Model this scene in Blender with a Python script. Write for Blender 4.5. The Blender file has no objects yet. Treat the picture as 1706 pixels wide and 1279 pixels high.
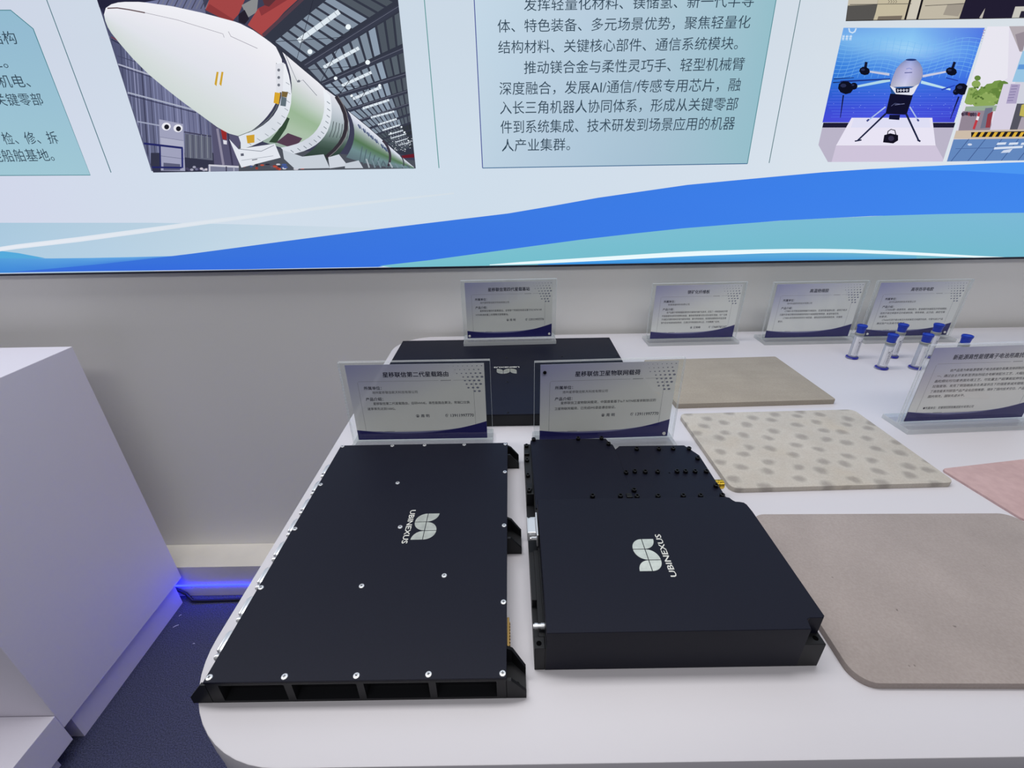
import bpy, bmesh, math, random
from mathutils import Vector, Matrix
from mathutils.geometry import tessellate_polygon

scene = bpy.context.scene
COL = scene.collection
T = 0.9187                      # height of the counter top

# ------------------------------------------------------------------ camera
cam_data = bpy.data.cameras.new('camera')
cam_data.sensor_width = 36.0
cam_data.sensor_fit = 'HORIZONTAL'
cam_data.lens = 16.043
cam_data.clip_start = 0.02
cam = bpy.data.objects.new('camera', cam_data)
COL.objects.link(cam)
pitch, roll, yaw = math.radians(26.310), math.radians(0.976), math.radians(-0.068)
fw = Vector((math.sin(yaw) * math.cos(pitch), math.cos(yaw) * math.cos(pitch), -math.sin(pitch)))
rt = Vector((math.cos(yaw), -math.sin(yaw), 0))
dn = fw.cross(rt)
r2 = rt * math.cos(roll) + dn * math.sin(roll)
d2 = dn * math.cos(roll) - rt * math.sin(roll)
cam.matrix_world = Matrix(((r2.x, -d2.x, -fw.x, 0), (r2.y, -d2.y, -fw.y, 0), (r2.z, -d2.z, -fw.z, T + 0.44), (0, 0, 0, 1)))
scene.camera = cam

# ------------------------------------------------------------------ light
world = bpy.data.worlds.new('hall')
scene.world = world
world.use_nodes = True
bg = world.node_tree.nodes['Background']
bg.inputs['Color'].default_value = (0.93, 0.94, 1.0, 1)
bg.inputs['Strength'].default_value = 0.16

def area(name, loc, target, size, power, color=(1, 1, 1)):
    l = bpy.data.lights.new(name, 'AREA')
    l.shape = 'RECTANGLE'
    l.size, l.size_y = size
    l.energy = power
    l.color = color
    o = bpy.data.objects.new(name, l)
    COL.objects.link(o)
    o.location = loc
    o.rotation_euler = (Vector(target) - Vector(loc)).to_track_quat('-Z', 'Y').to_euler()
    return o
area('ceiling_light_row', (-0.75, 0.85, 3.7), (-0.75, 0.75, 0.9), (3.6, 0.5), 53, (1.0, 0.99, 0.985))
area('ceiling_light_row', (0.2, -1.2, 3.4), (0.2, 1.2, 0.9), (2.8, 0.5), 25, (1.0, 0.985, 0.97))

scene.view_settings.view_transform = 'Standard'
scene.view_settings.look = 'None'
scene.view_settings.exposure = 0.0
scene.view_settings.gamma = 1.0
scene.view_settings.use_curve_mapping = False

# ------------------------------------------------------------------ helpers
def lin(c):
    return tuple(((v / 255) / 12.92 if v / 255 <= 0.04045 else ((v / 255 + 0.055) / 1.055) ** 2.4) for v in c)

MATS = {}
def mat(name, color=(200, 200, 200), rough=0.5, metal=0.0, spec=0.5, noise=None, bump=None, emit=None, coat=0.0):
    if name in MATS:
        return MATS[name]
    m = bpy.data.materials.new(name)
    m.use_nodes = True
    nt = m.node_tree
    b = nt.nodes['Principled BSDF']
    c = lin(color) + (1,)
    b.inputs['Base Color'].default_value = c
    b.inputs['Roughness'].default_value = rough
    b.inputs['Metallic'].default_value = metal
    b.inputs['Specular IOR Level'].default_value = spec
    b.inputs['Coat Weight'].default_value = coat
    tc = nt.nodes.new('ShaderNodeTexCoord')
    if noise:                                    # (scale, amount, detail)
        n = nt.nodes.new('ShaderNodeTexNoise')
        n.inputs['Scale'].default_value = noise[0]
        n.inputs['Detail'].default_value = noise[2] if len(noise) > 2 else 4
        nt.links.new(tc.outputs['Object'], n.inputs['Vector'])
        r = nt.nodes.new('ShaderNodeValToRGB')
        a = noise[1]
        r.color_ramp.elements[0].position = 0.3
        r.color_ramp.elements[1].position = 0.7
        r.color_ramp.elements[0].color = tuple(v * (1 - a) for v in c[:3]) + (1,)
        r.color_ramp.elements[1].color = tuple(min(1, v * (1 + a)) for v in c[:3]) + (1,)
        nt.links.new(n.outputs['Fac'], r.inputs['Fac'])
        nt.links.new(r.outputs['Color'], b.inputs['Base Color'])
    if bump:                                     # (scale, strength, distance)
        n2 = nt.nodes.new('ShaderNodeTexNoise')
        n2.inputs['Scale'].default_value = bump[0]
        n2.inputs['Detail'].default_value = 3
        nt.links.new(tc.outputs['Object'], n2.inputs['Vector'])
        bp = nt.nodes.new('ShaderNodeBump')
        bp.inputs['Strength'].default_value = bump[1]
        bp.inputs['Distance'].default_value = bump[2]
        nt.links.new(n2.outputs['Fac'], bp.inputs['Height'])
        nt.links.new(bp.outputs['Normal'], b.inputs['Normal'])
    if emit:
        b.inputs['Emission Color'].default_value = lin(emit[0]) + (1,)
        b.inputs['Emission Strength'].default_value = emit[1]
    MATS[name] = m
    return m

def attr_mat(name, emission):
    m = bpy.data.materials.new(name)
    m.use_nodes = True
    nt = m.node_tree
    a = nt.nodes.new('ShaderNodeAttribute')
    a.attribute_name = 'Col'
    b = nt.nodes['Principled BSDF']
    if emission:
        nt.nodes.remove(b)
        e = nt.nodes.new('ShaderNodeEmission')
        e.inputs['Strength'].default_value = emission
        nt.links.new(a.outputs['Color'], e.inputs['Color'])
        nt.links.new(e.outputs['Emission'], nt.nodes['Material Output'].inputs['Surface'])
    else:
        nt.links.new(a.outputs['Color'], b.inputs['Base Color'])
        b.inputs['Roughness'].default_value = 0.6
        b.inputs['Specular IOR Level'].default_value = 0.25
    MATS[name] = m
    return m

def acrylic(name, tint, gloss_rough, diffuse=0.0):
    m = bpy.data.materials.new(name)
    m.use_nodes = True
    nt = m.node_tree
    nt.nodes.remove(nt.nodes['Principled BSDF'])
    t = nt.nodes.new('ShaderNodeBsdfTransparent')
    t.inputs['Color'].default_value = lin(tint) + (1,)
    g = nt.nodes.new('ShaderNodeBsdfGlossy')
    g.inputs['Roughness'].default_value = gloss_rough
    f = nt.nodes.new('ShaderNodeFresnel')
    f.inputs['IOR'].default_value = 1.49
    mx = nt.nodes.new('ShaderNodeMixShader')
    # only the entering face mirrors; the leaving face lets the light out
    ge = nt.nodes.new('ShaderNodeNewGeometry')
    iv = nt.nodes.new('ShaderNodeMath')
    iv.operation = 'SUBTRACT'
    iv.inputs[0].default_value = 1.0
    nt.links.new(ge.outputs['Backfacing'], iv.inputs[1])
    ml = nt.nodes.new('ShaderNodeMath')
    ml.operation = 'MULTIPLY'
    nt.links.new(f.outputs['Fac'], ml.inputs[0])
    nt.links.new(iv.outputs['Value'], ml.inputs[1])
    nt.links.new(ml.outputs['Value'], mx.inputs['Fac'])
    nt.links.new(t.outputs['BSDF'], mx.inputs[1])
    nt.links.new(g.outputs['BSDF'], mx.inputs[2])
    last = mx
    if diffuse:
        d = nt.nodes.new('ShaderNodeBsdfDiffuse')
        d.inputs['Color'].default_value = (0.9, 0.92, 0.92, 1)
        tl = nt.nodes.new('ShaderNodeBsdfTranslucent')
        tl.inputs['Color'].default_value = (0.9, 0.92, 0.92, 1)
        m1 = nt.nodes.new('ShaderNodeMixShader')
        nt.links.new(d.outputs['BSDF'], m1.inputs[1])
        nt.links.new(tl.outputs['BSDF'], m1.inputs[2])
        m2 = nt.nodes.new('ShaderNodeMixShader')
        m2.inputs['Fac'].default_value = diffuse
        nt.links.new(mx.outputs['Shader'], m2.inputs[1])
        nt.links.new(m1.outputs['Shader'], m2.inputs[2])
        last = m2
    nt.links.new(last.outputs['Shader'], nt.nodes['Material Output'].inputs['Surface'])
    MATS[name] = m
    return m

class MB:
    """collects vertices and faces of one mesh"""
    def __init__(s):
        s.v, s.f, s.m, s.c = [], [], [], []
    def add(s, vs, fs, mi=0, M=None, col=None):
        o = len(s.v)
        for p in vs:
            p = Vector(p)
            s.v.append(M @ p if M else p)
            s.c.append(col)
        for q in fs:
            s.f.append([i + o for i in q])
            s.m.append(mi)
        return s
    def box(s, x0, x1, y0, y1, z0, z1, mi=0, M=None, bev=0.0):
        if bev <= 0:
            vs = [(x, y, z) for z in (z0, z1) for y in (y0, y1) for x in (x0, x1)]
            return s.add(vs, [(0, 2, 3, 1), (4, 5, 7, 6), (0, 1, 5, 4), (2, 6, 7, 3), (0, 4, 6, 2), (1, 3, 7, 5)], mi, M)
        bm = bmesh.new()
        bmesh.ops.create_cube(bm, size=1)
        for v in bm.verts:
            v.co = ((x0 + x1) / 2 + v.co.x * (x1 - x0), (y0 + y1) / 2 + v.co.y * (y1 - y0), (z0 + z1) / 2 + v.co.z * (z1 - z0))
        bmesh.ops.bevel(bm, geom=bm.edges[:], offset=bev, segments=2, profile=0.5, affect='EDGES')
        return s.bm(bm, mi, M)
    def bm(s, bm, mi=0, M=None):
        bm.verts.index_update()
        s.add([v.co.copy() for v in bm.verts], [[v.index for v in f.verts] for f in bm.faces], mi, M)
        bm.free()
        return s
    def prism(s, pts, z0, z1, mi=0, M=None, bev=0.0, top_mi=None):
        bm = bmesh.new()
        lo = [bm.verts.new((x, y, z0)) for x, y in pts]
        hi = [bm.verts.new((x, y, z1)) for x, y in pts]
        n = len(pts)
        bm.faces.new(lo[::-1])
        tf = bm.faces.new(hi)
        for i in range(n):
            bm.faces.new((lo[i], lo[(i + 1) % n], hi[(i + 1) % n], hi[i]))
        bmesh.ops.recalc_face_normals(bm, faces=bm.faces[:])
        if bev:
            bmesh.ops.bevel(bm, geom=[e for e in tf.edges], offset=bev, segments=2, profile=0.5, affect='EDGES')
        return s.bm(bm, mi, M)
    def cyl(s, p0, p1, r0, r1=None, n=16, mi=0, M=None):
        r1 = r0 if r1 is None else r1
        p0, p1 = Vector(p0), Vector(p1)
        q = (p1 - p0).to_track_quat('Z', 'Y')
        vs, fs = [], []
        for p, r in ((p0, r0), (p1, r1)):
            for k in range(n):
                a = 2 * math.pi * k / n
                vs.append(p + q @ Vector((r * math.cos(a), r * math.sin(a), 0)))
        for k in range(n):
            fs.append((k, (k + 1) % n, n + (k + 1) % n, n + k))
        fs += [list(range(n))[::-1], list(range(n, 2 * n))]
        return s.add(vs, fs, mi, M)
    def lathe(s, prof, n=24, mi=0, M=None, cap=True):
        vs, fs = [], []
        for r, z in prof:
            for k in range(n):
                a = 2 * math.pi * k / n
                vs.append((r * math.cos(a), r * math.sin(a), z))
        for i in range(len(prof) - 1):
            for k in range(n):
                k2 = (k + 1) % n
                fs.append((i * n + k, i * n + k2, (i + 1) * n + k2, (i + 1) * n + k))
        if cap:
            fs += [list(range(n))[::-1], [(len(prof) - 1) * n + k for k in range(n)]]
        return s.add(vs, fs, mi, M)
    def mesh(s, name, mats, smooth=False):
        me = bpy.data.meshes.new(name)
        me.from_pydata([tuple(v) for v in s.v], [], s.f)
        for m in (mats if isinstance(mats, (list, tuple)) else [mats]):
            me.materials.append(m)
        me.polygons.foreach_set('material_index', s.m)
        if any(c is not None for c in s.c):
            at = me.color_attributes.new('Col', 'FLOAT_COLOR', 'POINT')
            flat = []
            for c in s.c:
                flat += list(c or (1, 1, 1)) + [1]
            at.data.foreach_set('color', flat)
        if smooth:
            me.polygons.foreach_set('use_smooth', [True] * len(me.polygons))
            me.update()
            try:
                me.set_sharp_from_angle(angle=math.radians(35))
            except Exception:
                pass
        me.update()
        return me
    def obj(s, name, mats, parent=None, smooth=False, label=None):
        return link(name, s.mesh(name, mats, smooth), parent, label)

def link(name, me, parent=None, label=None, loc=None, rot=None):
    o = bpy.data.objects.new(name, me)
    COL.objects.link(o)
    o.parent = parent
    if loc: o.location = loc
    if rot: o.rotation_euler = rot
    if label: o['label'] = label
    return o

def tag(o, label, cat, group=None):
    o['label'] = label
    o['category'] = cat
    if group: o['group'] = group
    return o

def thing(name, label, cat, loc=(0, 0, 0), rz=0.0, group=None):
    o = bpy.data.objects.new(name, None)
    o.empty_display_size = 0.05
    COL.objects.link(o)
    o.location = loc
    o.rotation_euler = (0, 0, rz)
    return tag(o, label, cat, group)

def structure(o):
    o['kind'] = 'structure'
    return o

def rrect(x0, x1, y0, y1, r, n=6, radii=None):
    rs = radii or (r, r, r, r)
    pts = []
    for (cx, cy, a0), q in zip(((x0, y0, 180), (x1, y0, 270), (x1, y1, 0), (x0, y1, 90)), rs):
        sx = 1 if cx == x0 else -1
        sy = 1 if cy == y0 else -1
        if q <= 0:
            pts.append((cx, cy)); continue
        for k in range(n + 1):
            a = math.radians(a0 + 90 * k / n)
            pts.append((cx + sx * q + q * math.cos(a), cy + sy * q + q * math.sin(a)))
    return pts

# text: glyph outlines as flat meshes ---------------------------------------
_cache = {}
def glyphs(s):
    key = s
    if key not in _cache:
        cu = bpy.data.curves.new('lettering', 'FONT')
        cu.body = s
        cu.resolution_u = 2
        o = bpy.data.objects.new('lettering', cu)
        COL.objects.link(o)
        bpy.context.view_layer.update()
        me = bpy.data.meshes.new_from_object(o.evaluated_get(bpy.context.evaluated_depsgraph_get()))
        vs = [v.co.copy() for v in me.vertices]
        fs = [list(p.vertices) for p in me.polygons]
        bpy.data.objects.remove(o)
        bpy.data.curves.remove(cu)
        bpy.data.meshes.remove(me)
        x0 = min(v.x for v in vs); x1 = max(v.x for v in vs)
        y0 = min(v.y for v in vs); y1 = max(v.y for v in vs)
        _cache[key] = (vs, fs, x0, x1, y0, y1)
    return _cache[key]

def put_text(mb, s, x, zc, width=None, size=None, frame=None, col=(0.02, 0.02, 0.05), bold=0.0, align='L'):
    """writes s in the (right, up) frame; em size by size, stretched to width when given"""
    vs, fs, x0, x1, y0, y1 = glyphs(s)
    sx = (width / (x1 - x0)) if width else size
    sy = size if size else sx
    w = (x1 - x0) * sx
    ox = x if align == 'L' else (x - w / 2 if align == 'C' else x - w)
    O, R, U = frame
    nn = R.cross(U)
    # a heavier cut is printed as slightly shifted strokes
    for i, (dx, dy) in enumerate(((0, 0), (1, 0), (-1, 0), (0, 1), (0, -1)) if bold else ((0, 0),)):
        mb.add([O + R * (ox + (v.x - x0 + dx * bold) * sx) + U * (zc + (v.y - 0.36 + dy * bold * 0.7) * sy) + nn * (i * 0.000004) for v in vs], fs, 0, None, col)

# ------------------------------------------------------------------ materials
wall_m = mat('wall_paint', (232, 231, 229), 0.75, noise=(1.6, 0.015, 2), bump=(420, 0.05, 0.001))
carpet_m = mat('navy_carpet', (76, 79, 106), 0.95, spec=0.1, noise=(340, 0.55, 5), bump=(260, 0.8, 0.004))
white_m = mat('white_laminate', (210, 207, 213), 0.38, spec=0.4, noise=(3, 0.012, 2))
plinth_m = mat('white_plinth_paint', (226, 222, 234), 0.6, spec=0.3, noise=(2, 0.015, 2))
ledge_m = mat('painted_ledge', (226, 222, 214), 0.6, noise=(8, 0.05, 3))
frame_m = mat('dark_frame', (28, 32, 52), 0.4)
black_m = mat('black_anodised', (15, 17, 33), 0.45, spec=0.18, noise=(500, 0.1, 2))
black_side_m = mat('black_anodised_cast', (22, 23, 27), 0.5, spec=0.3)
black_screw_m = mat('black_steel', (14, 14, 17), 0.35, metal=0.4)
steel_m = mat('bright_steel', (226, 227, 230), 0.34, metal=0.75)
foil_m = mat('silver_foil', (226, 226, 214), 0.3, metal=0.9, noise=(120, 0.12, 4))
letter_m = mat('white_print', (214, 214, 208), 0.5)
gold_m = mat('gold_plating', (226, 190, 70), 0.25, metal=1.0)
brass_m = mat('brass_strip', (176, 142, 84), 0.4, metal=0.8)
dark_hole_m = mat('dark_hole', (4, 4, 5), 0.9, spec=0.05)
cable_m = mat('black_cable', (16, 16, 20), 0.5)
blue_cap_m = mat('blue_plastic', (14, 52, 172), 0.38, spec=0.5)
blue_dark_m = mat('dark_blue_plastic', (24, 28, 150), 0.4)
label_m = mat('white_label', (226, 226, 232), 0.6)
grey_ring_m = mat('grey_seal', (150, 152, 148), 0.6)
paper_m = mat('paper_scrap', (205, 205, 210), 0.8)
stud_m = mat('white_stud', (222, 222, 220), 0.4)
acr = acrylic('clear_acrylic', (253, 254, 254), 0.02)
acr_edge = acrylic('acrylic_edge', (246, 247, 247), 0.1, 0.6)
acr_base = acrylic('acrylic_base', (247, 248, 249), 0.05, 0.25)
clear_plastic = acrylic('clear_plastic', (232, 234, 240), 0.12, 0.3)
print_m = attr_mat('printed_ink', 0)
show_m = attr_mat('screen_pixels', 1.0)
show_m.cycles.emission_sampling = 'NONE'
led_m = mat('blue_led', (10, 20, 255), 0.4, emit=((14, 20, 255), 26.0))

# ------------------------------------------------------------------ room shell
MB().box(-4, 4.5, -3.5, 1.3, -0.03, 0).obj('floor', carpet_m)
structure(bpy.data.objects['floor'])
structure(MB().box(-4, 4.5, 1.215, 1.3, 0.0, 3.6).obj('wall_back', wall_m))
structure(MB().box(-4, 4.5, 1.113, 1.2149, 0.0, 0.1397, bev=0.0015).obj('baseboard_back', ledge_m))

# ------------------------------------------------------------------ display wall
PICTURES = [
  ('text_panel', 'pale teal panel with cut corner at the left', [
   ('g',7,4,[-13785,16560,-12635,16544,-11484,16528,-10331,16512,-13884,16411,-12649,16394,-11413,16377,-10174,16360,-13990,16252,-12667,16233,-11342,16215,-10015,16196,-14421,15605,-12953,15584,-11483,15562,-10011,15541,-14862,14942,-13247,14918,-11629,14894,-10009,14870,-15329,14238,-13558,14212,-11783,14185,-10004,14158,-15854,13449,-13907,13425,-11956,13400,-10002,13375],[(146,186,208),(146,186,208),(146,186,208),(146,186,208),(147,187,208),(147,187,208),(147,187,208),(147,187,208),(148,187,209),(148,187,209),(148,187,209),(148,187,209),(151,190,210),(151,190,210),(151,190,210),(151,190,210),(154,193,211),(154,193,211),(154,193,211),(154,193,211),(157,196,212),(157,196,212),(157,196,212),(157,196,212),(160,199,213),(160,199,213),(160,199,213),(160,199,213)]),
   ((66,128,140),[-13790,16553,-10336,16505,-10327,16519,-13781,16567]),
   ((66,128,140),[-10336,16505,-10024,16193,-10005,16199,-10327,16519]),
   ((66,128,140),[-10024,16193,-10003,13387,-9997,13373,-10005,16199]),
   ((66,128,140),[-10003,13387,-15851,13455,-15863,13437,-9997,13373]),
  ]),
  ('text_panel', 'pale teal text panel with thin frame in the middle', [
   ('g',6,9,[-673,17306,111,17296,895,17285,1681,17275,2467,17264,3253,17254,4041,17243,4829,17233,5617,17222,-666,16626,120,16617,905,16608,1691,16599,2478,16590,3265,16581,4052,16572,4841,16563,5629,16554,-657,15899,129,15892,915,15885,1702,15878,2489,15870,3277,15863,4065,15856,4853,15849,5642,15841,-648,15121,139,15116,926,15111,1714,15106,2502,15100,3290,15095,4078,15090,4867,15085,5656,15079,-639,14287,150,14284,938,14281,1727,14278,2515,14275,3304,14272,4093,14269,4882,14266,5671,14263,-628,13389,161,13388,951,13388,1740,13388,2530,13387,3319,13387,4108,13387,4897,13386,5686,13386],[(199,218,232),(196,215,230),(192,211,228),(188,208,225),(184,206,221),(180,204,217),(170,200,212),(159,195,207),(148,190,202),(197,216,231),(193,213,228),(190,210,226),(186,206,223),(181,204,220),(177,202,216),(169,198,212),(159,194,207),(148,190,202),(195,215,230),(191,211,227),(187,208,224),(183,205,222),(179,202,218),(174,199,215),(167,196,211),(158,193,207),(149,190,202),(194,213,228),(189,210,226),(185,206,223),(180,203,220),(176,200,217),(172,197,214),(165,195,210),(157,192,206),(149,190,203),(192,212,227),(187,208,224),(182,204,222),(177,201,219),(173,198,215),(169,195,212),(163,193,209),(156,192,206),(150,190,203),(190,210,226),(185,206,223),(180,202,220),(175,199,217),(170,196,214),(166,193,211),(161,192,208),(156,191,206),(150,190,203)]),
   ((68,80,150),[-682,17306,-639,13388,-618,13389,-664,17306]),
   ((72,112,150),[-629,13379,5689,13376,5684,13396,-628,13398]),
   ((84,140,150),[5696,13384,5625,17221,5609,17224,5677,13388]),
  ]),
  ('rule_line', 'thin dark upright rule between panel and rocket picture', [
   ((80,120,132),[-9521,17422,-9496,13425,-9475,13431,-9503,17426]),
  ]),
  ('rule_line', 'thin green upright rule beside rocket picture', [
   ((92,150,150),[-1716,17320,-1677,13404,-1657,13405,-1699,17320]),
  ]),
  ('rule_line', 'thin dark upright rule beside drone picture', [
   ((92,124,132),[6112,17217,6194,13393,6213,13389,6128,17215]),
  ]),
  ('wave_band', 'pale blue wave band along the lower edge', [
   ('g',14,3,[-15366,12384,-15740,11780,-16131,11148,-14299,12367,-14644,11763,-15004,11129,-13231,12350,-13546,11745,-13876,11110,-12162,12333,-12447,11728,-12746,11093,-11091,12316,-11346,11712,-11613,11085,-10019,12299,-10244,11696,-10479,11085,-8946,12283,-9139,11687,-9341,11085,-7876,12250,-8012,11816,-8152,11366,-6807,12211,-6898,11903,-6992,11587,-5735,12168,-5793,11959,-5852,11747,-4660,12123,-4693,11997,-4727,11869,-3582,12079,-3598,12030,-3614,11982,-2499,12037,-2506,12013,-2513,11988,-1414,11995,-1414,11995,-1414,11995],[(160,195,219),(163,198,222),(166,202,226),(164,197,220),(167,200,223),(170,204,227),(168,199,221),(171,202,224),(173,205,227),(172,202,222),(175,204,225),(177,207,228),(177,204,223),(179,206,226),(181,209,228),(181,206,224),(183,208,227),(184,210,229),(185,208,225),(187,210,227),(188,212,229),(189,211,227),(190,212,228),(192,214,230),(193,213,228),(194,214,229),(196,216,230),(197,215,229),(198,216,230),(199,217,231),(202,217,230),(202,218,231),(203,219,231),(206,220,231),(206,220,231),(207,221,232),(210,222,232),(210,222,232),(210,222,232),(214,224,233),(214,224,233),(214,224,233)]),
   ((86,170,220),[-15622,11970,-13045,11665,-12610,11605,-11977,11465,-13154,11452,-15915,11498]),
   ('g',8,3,[-15896,11528,-16013,11339,-16131,11148,-14874,11512,-14982,11322,-15091,11130,-13850,11496,-13950,11306,-14050,11113,-12827,11477,-12914,11295,-13002,11109,-11803,11456,-11870,11301,-11936,11144,-10772,11451,-10811,11349,-10851,11247,-9736,11456,-9755,11403,-9774,11349,-8700,11465,-8703,11457,-8705,11449],[(70,150,215),(66,145,215),(62,140,215),(76,154,217),(69,146,216),(63,139,216),(81,157,219),(73,147,218),(64,137,216),(87,161,221),(76,148,219),(65,136,217),(93,164,224),(80,149,221),(67,134,218),(99,168,226),(83,150,222),(68,133,219),(104,171,228),(87,151,224),(69,131,219),(110,175,230),(90,152,225),(70,130,220)]),
  ]),
  ('ribbon_line', 'thin white ribbon crossing the pale wave band', [
   ('g',10,3,[-15989,11377,-16013,11339,-16036,11301,-14252,11608,-14277,11560,-14302,11512,-12552,11818,-12576,11761,-12601,11704,-10893,11974,-10915,11914,-10937,11852,-9250,12145,-9268,12088,-9285,12031,-7629,12318,-7641,12267,-7654,12217,-6031,12477,-6039,12434,-6048,12390,-4454,12615,-4459,12578,-4465,12540,-2895,12744,-2898,12715,-2900,12686,-1352,12861,-1353,12844,-1354,12827],[(225,232,242),(238,240,247),(225,232,242),(224,231,241),(235,238,245),(224,231,241),(222,230,240),(232,236,244),(222,230,240),(221,229,239),(229,234,242),(221,229,239),(219,228,238),(226,232,240),(219,228,238),(218,227,236),(224,231,239),(218,227,236),(216,226,235),(221,229,237),(216,226,235),(215,225,234),(218,227,235),(215,225,234),(213,224,233),(215,225,234),(213,224,233),(212,223,232),(212,223,232),(212,223,232)]),
  ]),
  ('wave_band', 'large royal blue wave sweeping up to the right', [
   ('g',26,4,[-13005,11126,-12954,11122,-12903,11119,-12852,11115,-11786,11209,-11749,11178,-11713,11146,-11676,11115,-10572,11297,-10549,11236,-10525,11174,-10502,11113,-9363,11401,-9351,11303,-9340,11205,-9328,11106,-8160,11519,-8158,11381,-8156,11242,-8154,11101,-6966,11649,-6971,11467,-6975,11283,-6980,11096,-5784,11780,-5790,11557,-5797,11330,-5803,11100,-4614,11905,-4618,11642,-4623,11374,-4628,11101,-3455,12026,-3454,11724,-3454,11416,-3453,11100,-2307,12139,-2297,11843,-2286,11540,-2275,11230,-1169,12250,-1149,11959,-1129,11663,-1109,11359,-41,12359,-13,12075,17,11785,47,11488,1068,12518,1107,12226,1148,11927,1189,11621,2160,12685,2212,12381,2266,12070,2321,11751,3248,12815,3313,12501,3380,12179,3448,11849,4325,12943,4404,12619,4484,12286,4567,11945,5407,13022,5497,12694,5590,12359,5686,12014,6482,13098,6585,12768,6690,12429,6799,12081,7551,13171,7670,12829,7792,12478,7917,12117,8623,13222,8756,12875,8892,12519,9032,12152,9698,13257,9845,12903,9997,12538,10154,12163,10772,13284,10935,12924,11102,12554,11274,12173,11845,13311,12024,12942,12209,12562,12400,12171,12922,13323,13118,12948,13320,12562,13528,12164,14005,13324,14216,12946,14434,12555,14659,12153,15087,13326,15314,12943,15549,12549,15791,12141],[(58,112,216),(56,109,217),(54,107,217),(52,104,218),(58,113,217),(56,110,218),(54,108,218),(53,105,219),(58,114,218),(57,111,219),(55,109,219),(53,107,220),(58,115,219),(57,113,219),(55,110,220),(54,108,221),(59,116,220),(57,114,220),(56,112,221),(55,110,222),(59,116,221),(58,115,221),(56,113,222),(55,111,222),(59,117,222),(58,116,222),(57,114,223),(56,113,223),(59,118,223),(58,117,223),(57,115,224),(56,114,224),(59,119,224),(59,118,224),(58,117,225),(57,116,225),(59,120,225),(59,119,225),(58,118,225),(58,117,226),(60,121,226),(59,120,226),(59,119,226),(58,118,227),(60,122,227),(60,121,227),(59,120,227),(59,120,228),(60,123,228),(60,122,228),(60,122,228),(60,121,229),(60,123,228),(60,123,229),(60,123,229),(60,123,229),(60,124,229),(60,124,230),(61,124,230),(61,124,230),(60,125,230),(61,125,231),(61,125,231),(62,126,231),(61,126,231),(61,126,232),(62,127,232),(62,127,232),(61,127,232),(61,127,233),(62,128,233),(63,128,233),(61,128,233),(62,129,233),(63,129,234),(64,130,234),(61,129,234),(62,130,234),(63,130,235),(64,131,235),(61,130,235),(62,131,235),(64,132,235),(65,133,236),(61,130,236),(63,132,236),(64,133,236),(65,134,236),(62,131,237),(63,133,237),(65,134,237),(66,136,237),(62,132,238),(63,134,238),(65,135,238),(67,137,238),(62,133,239),(64,135,239),(66,137,239),(67,139,239),(62,134,240),(64,136,240),(66,138,240),(68,140,240)]),
   ((76,150,242),[8617,13215,10478,13279,12313,13316,12845,13031,12441,13051,10893,13154]),
  ]),
  ('wave_band', 'teal wave under the royal blue wave', [
   ('g',16,4,[-3409,11130,-3293,11113,-3177,11095,-3060,11085,-2078,11254,-1973,11189,-1867,11122,-1761,11085,-763,11406,-662,11295,-561,11182,-459,11085,538,11558,638,11398,739,11236,841,11085,1823,11704,1928,11495,2034,11283,2142,11085,3100,11826,3212,11579,3326,11327,3442,11085,4367,11936,4489,11655,4614,11368,4741,11085,5633,12014,5766,11707,5902,11392,6042,11085,6893,12084,7039,11753,7189,11413,7342,11085,8157,12124,8315,11778,8477,11421,8644,11085,9419,12157,9590,11797,9766,11427,9947,11085,10686,12173,10868,11805,11056,11427,11250,11085,11956,12176,12148,11807,12346,11427,12550,11085,13233,12167,13434,11798,13641,11418,13854,11085,14511,12154,14725,11779,14945,11393,15171,11085,15791,12141,16017,11760,16251,11367,16491,11085],[(122,194,206),(120,193,205),(118,191,205),(116,190,204),(122,193,207),(120,192,206),(118,191,205),(116,190,204),(122,193,207),(120,192,206),(118,190,205),(116,189,204),(122,192,208),(120,191,207),(118,190,206),(116,189,204),(123,191,209),(120,190,207),(118,189,206),(116,188,205),(123,191,209),(120,190,208),(118,189,206),(116,188,205),(123,190,210),(121,189,208),(118,188,207),(116,188,205),(123,189,211),(121,189,209),(118,188,207),(116,187,205),(123,189,211),(121,188,209),(118,187,207),(116,187,205),(123,188,212),(121,187,210),(118,187,207),(116,186,205),(123,187,213),(121,187,210),(118,186,208),(116,186,205),(123,187,213),(121,186,211),(118,186,208),(116,186,205),(124,186,214),(121,186,211),(119,185,208),(116,185,206),(124,185,215),(121,185,212),(119,185,209),(116,185,206),(124,185,215),(121,185,212),(119,184,209),(116,184,206),(124,184,216),(121,184,213),(119,184,209),(116,184,206)]),
   ('g',8,3,[718,11101,719,11085,719,11085,2123,11161,2126,11112,2130,11085,3520,11220,3531,11141,3541,11085,4916,11257,4934,11160,4951,11085,6311,11282,6337,11171,6362,11085,7712,11275,7743,11165,7774,11085,9128,11226,9157,11135,9187,11085,10558,11147,10580,11089,10602,11085],[(74,160,234),(61,148,228),(48,136,222),(79,163,231),(66,151,226),(53,140,221),(84,166,227),(71,155,223),(58,144,220),(89,169,224),(76,158,221),(63,148,219),(95,171,220),(82,162,219),(69,152,217),(100,174,217),(87,165,217),(74,156,216),(105,177,213),(92,169,214),(79,160,215),(110,180,210),(97,172,212),(84,164,214)]),
  ]),
  ('ribbon_line', 'white ribbon arching over the teal wave', [
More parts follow.
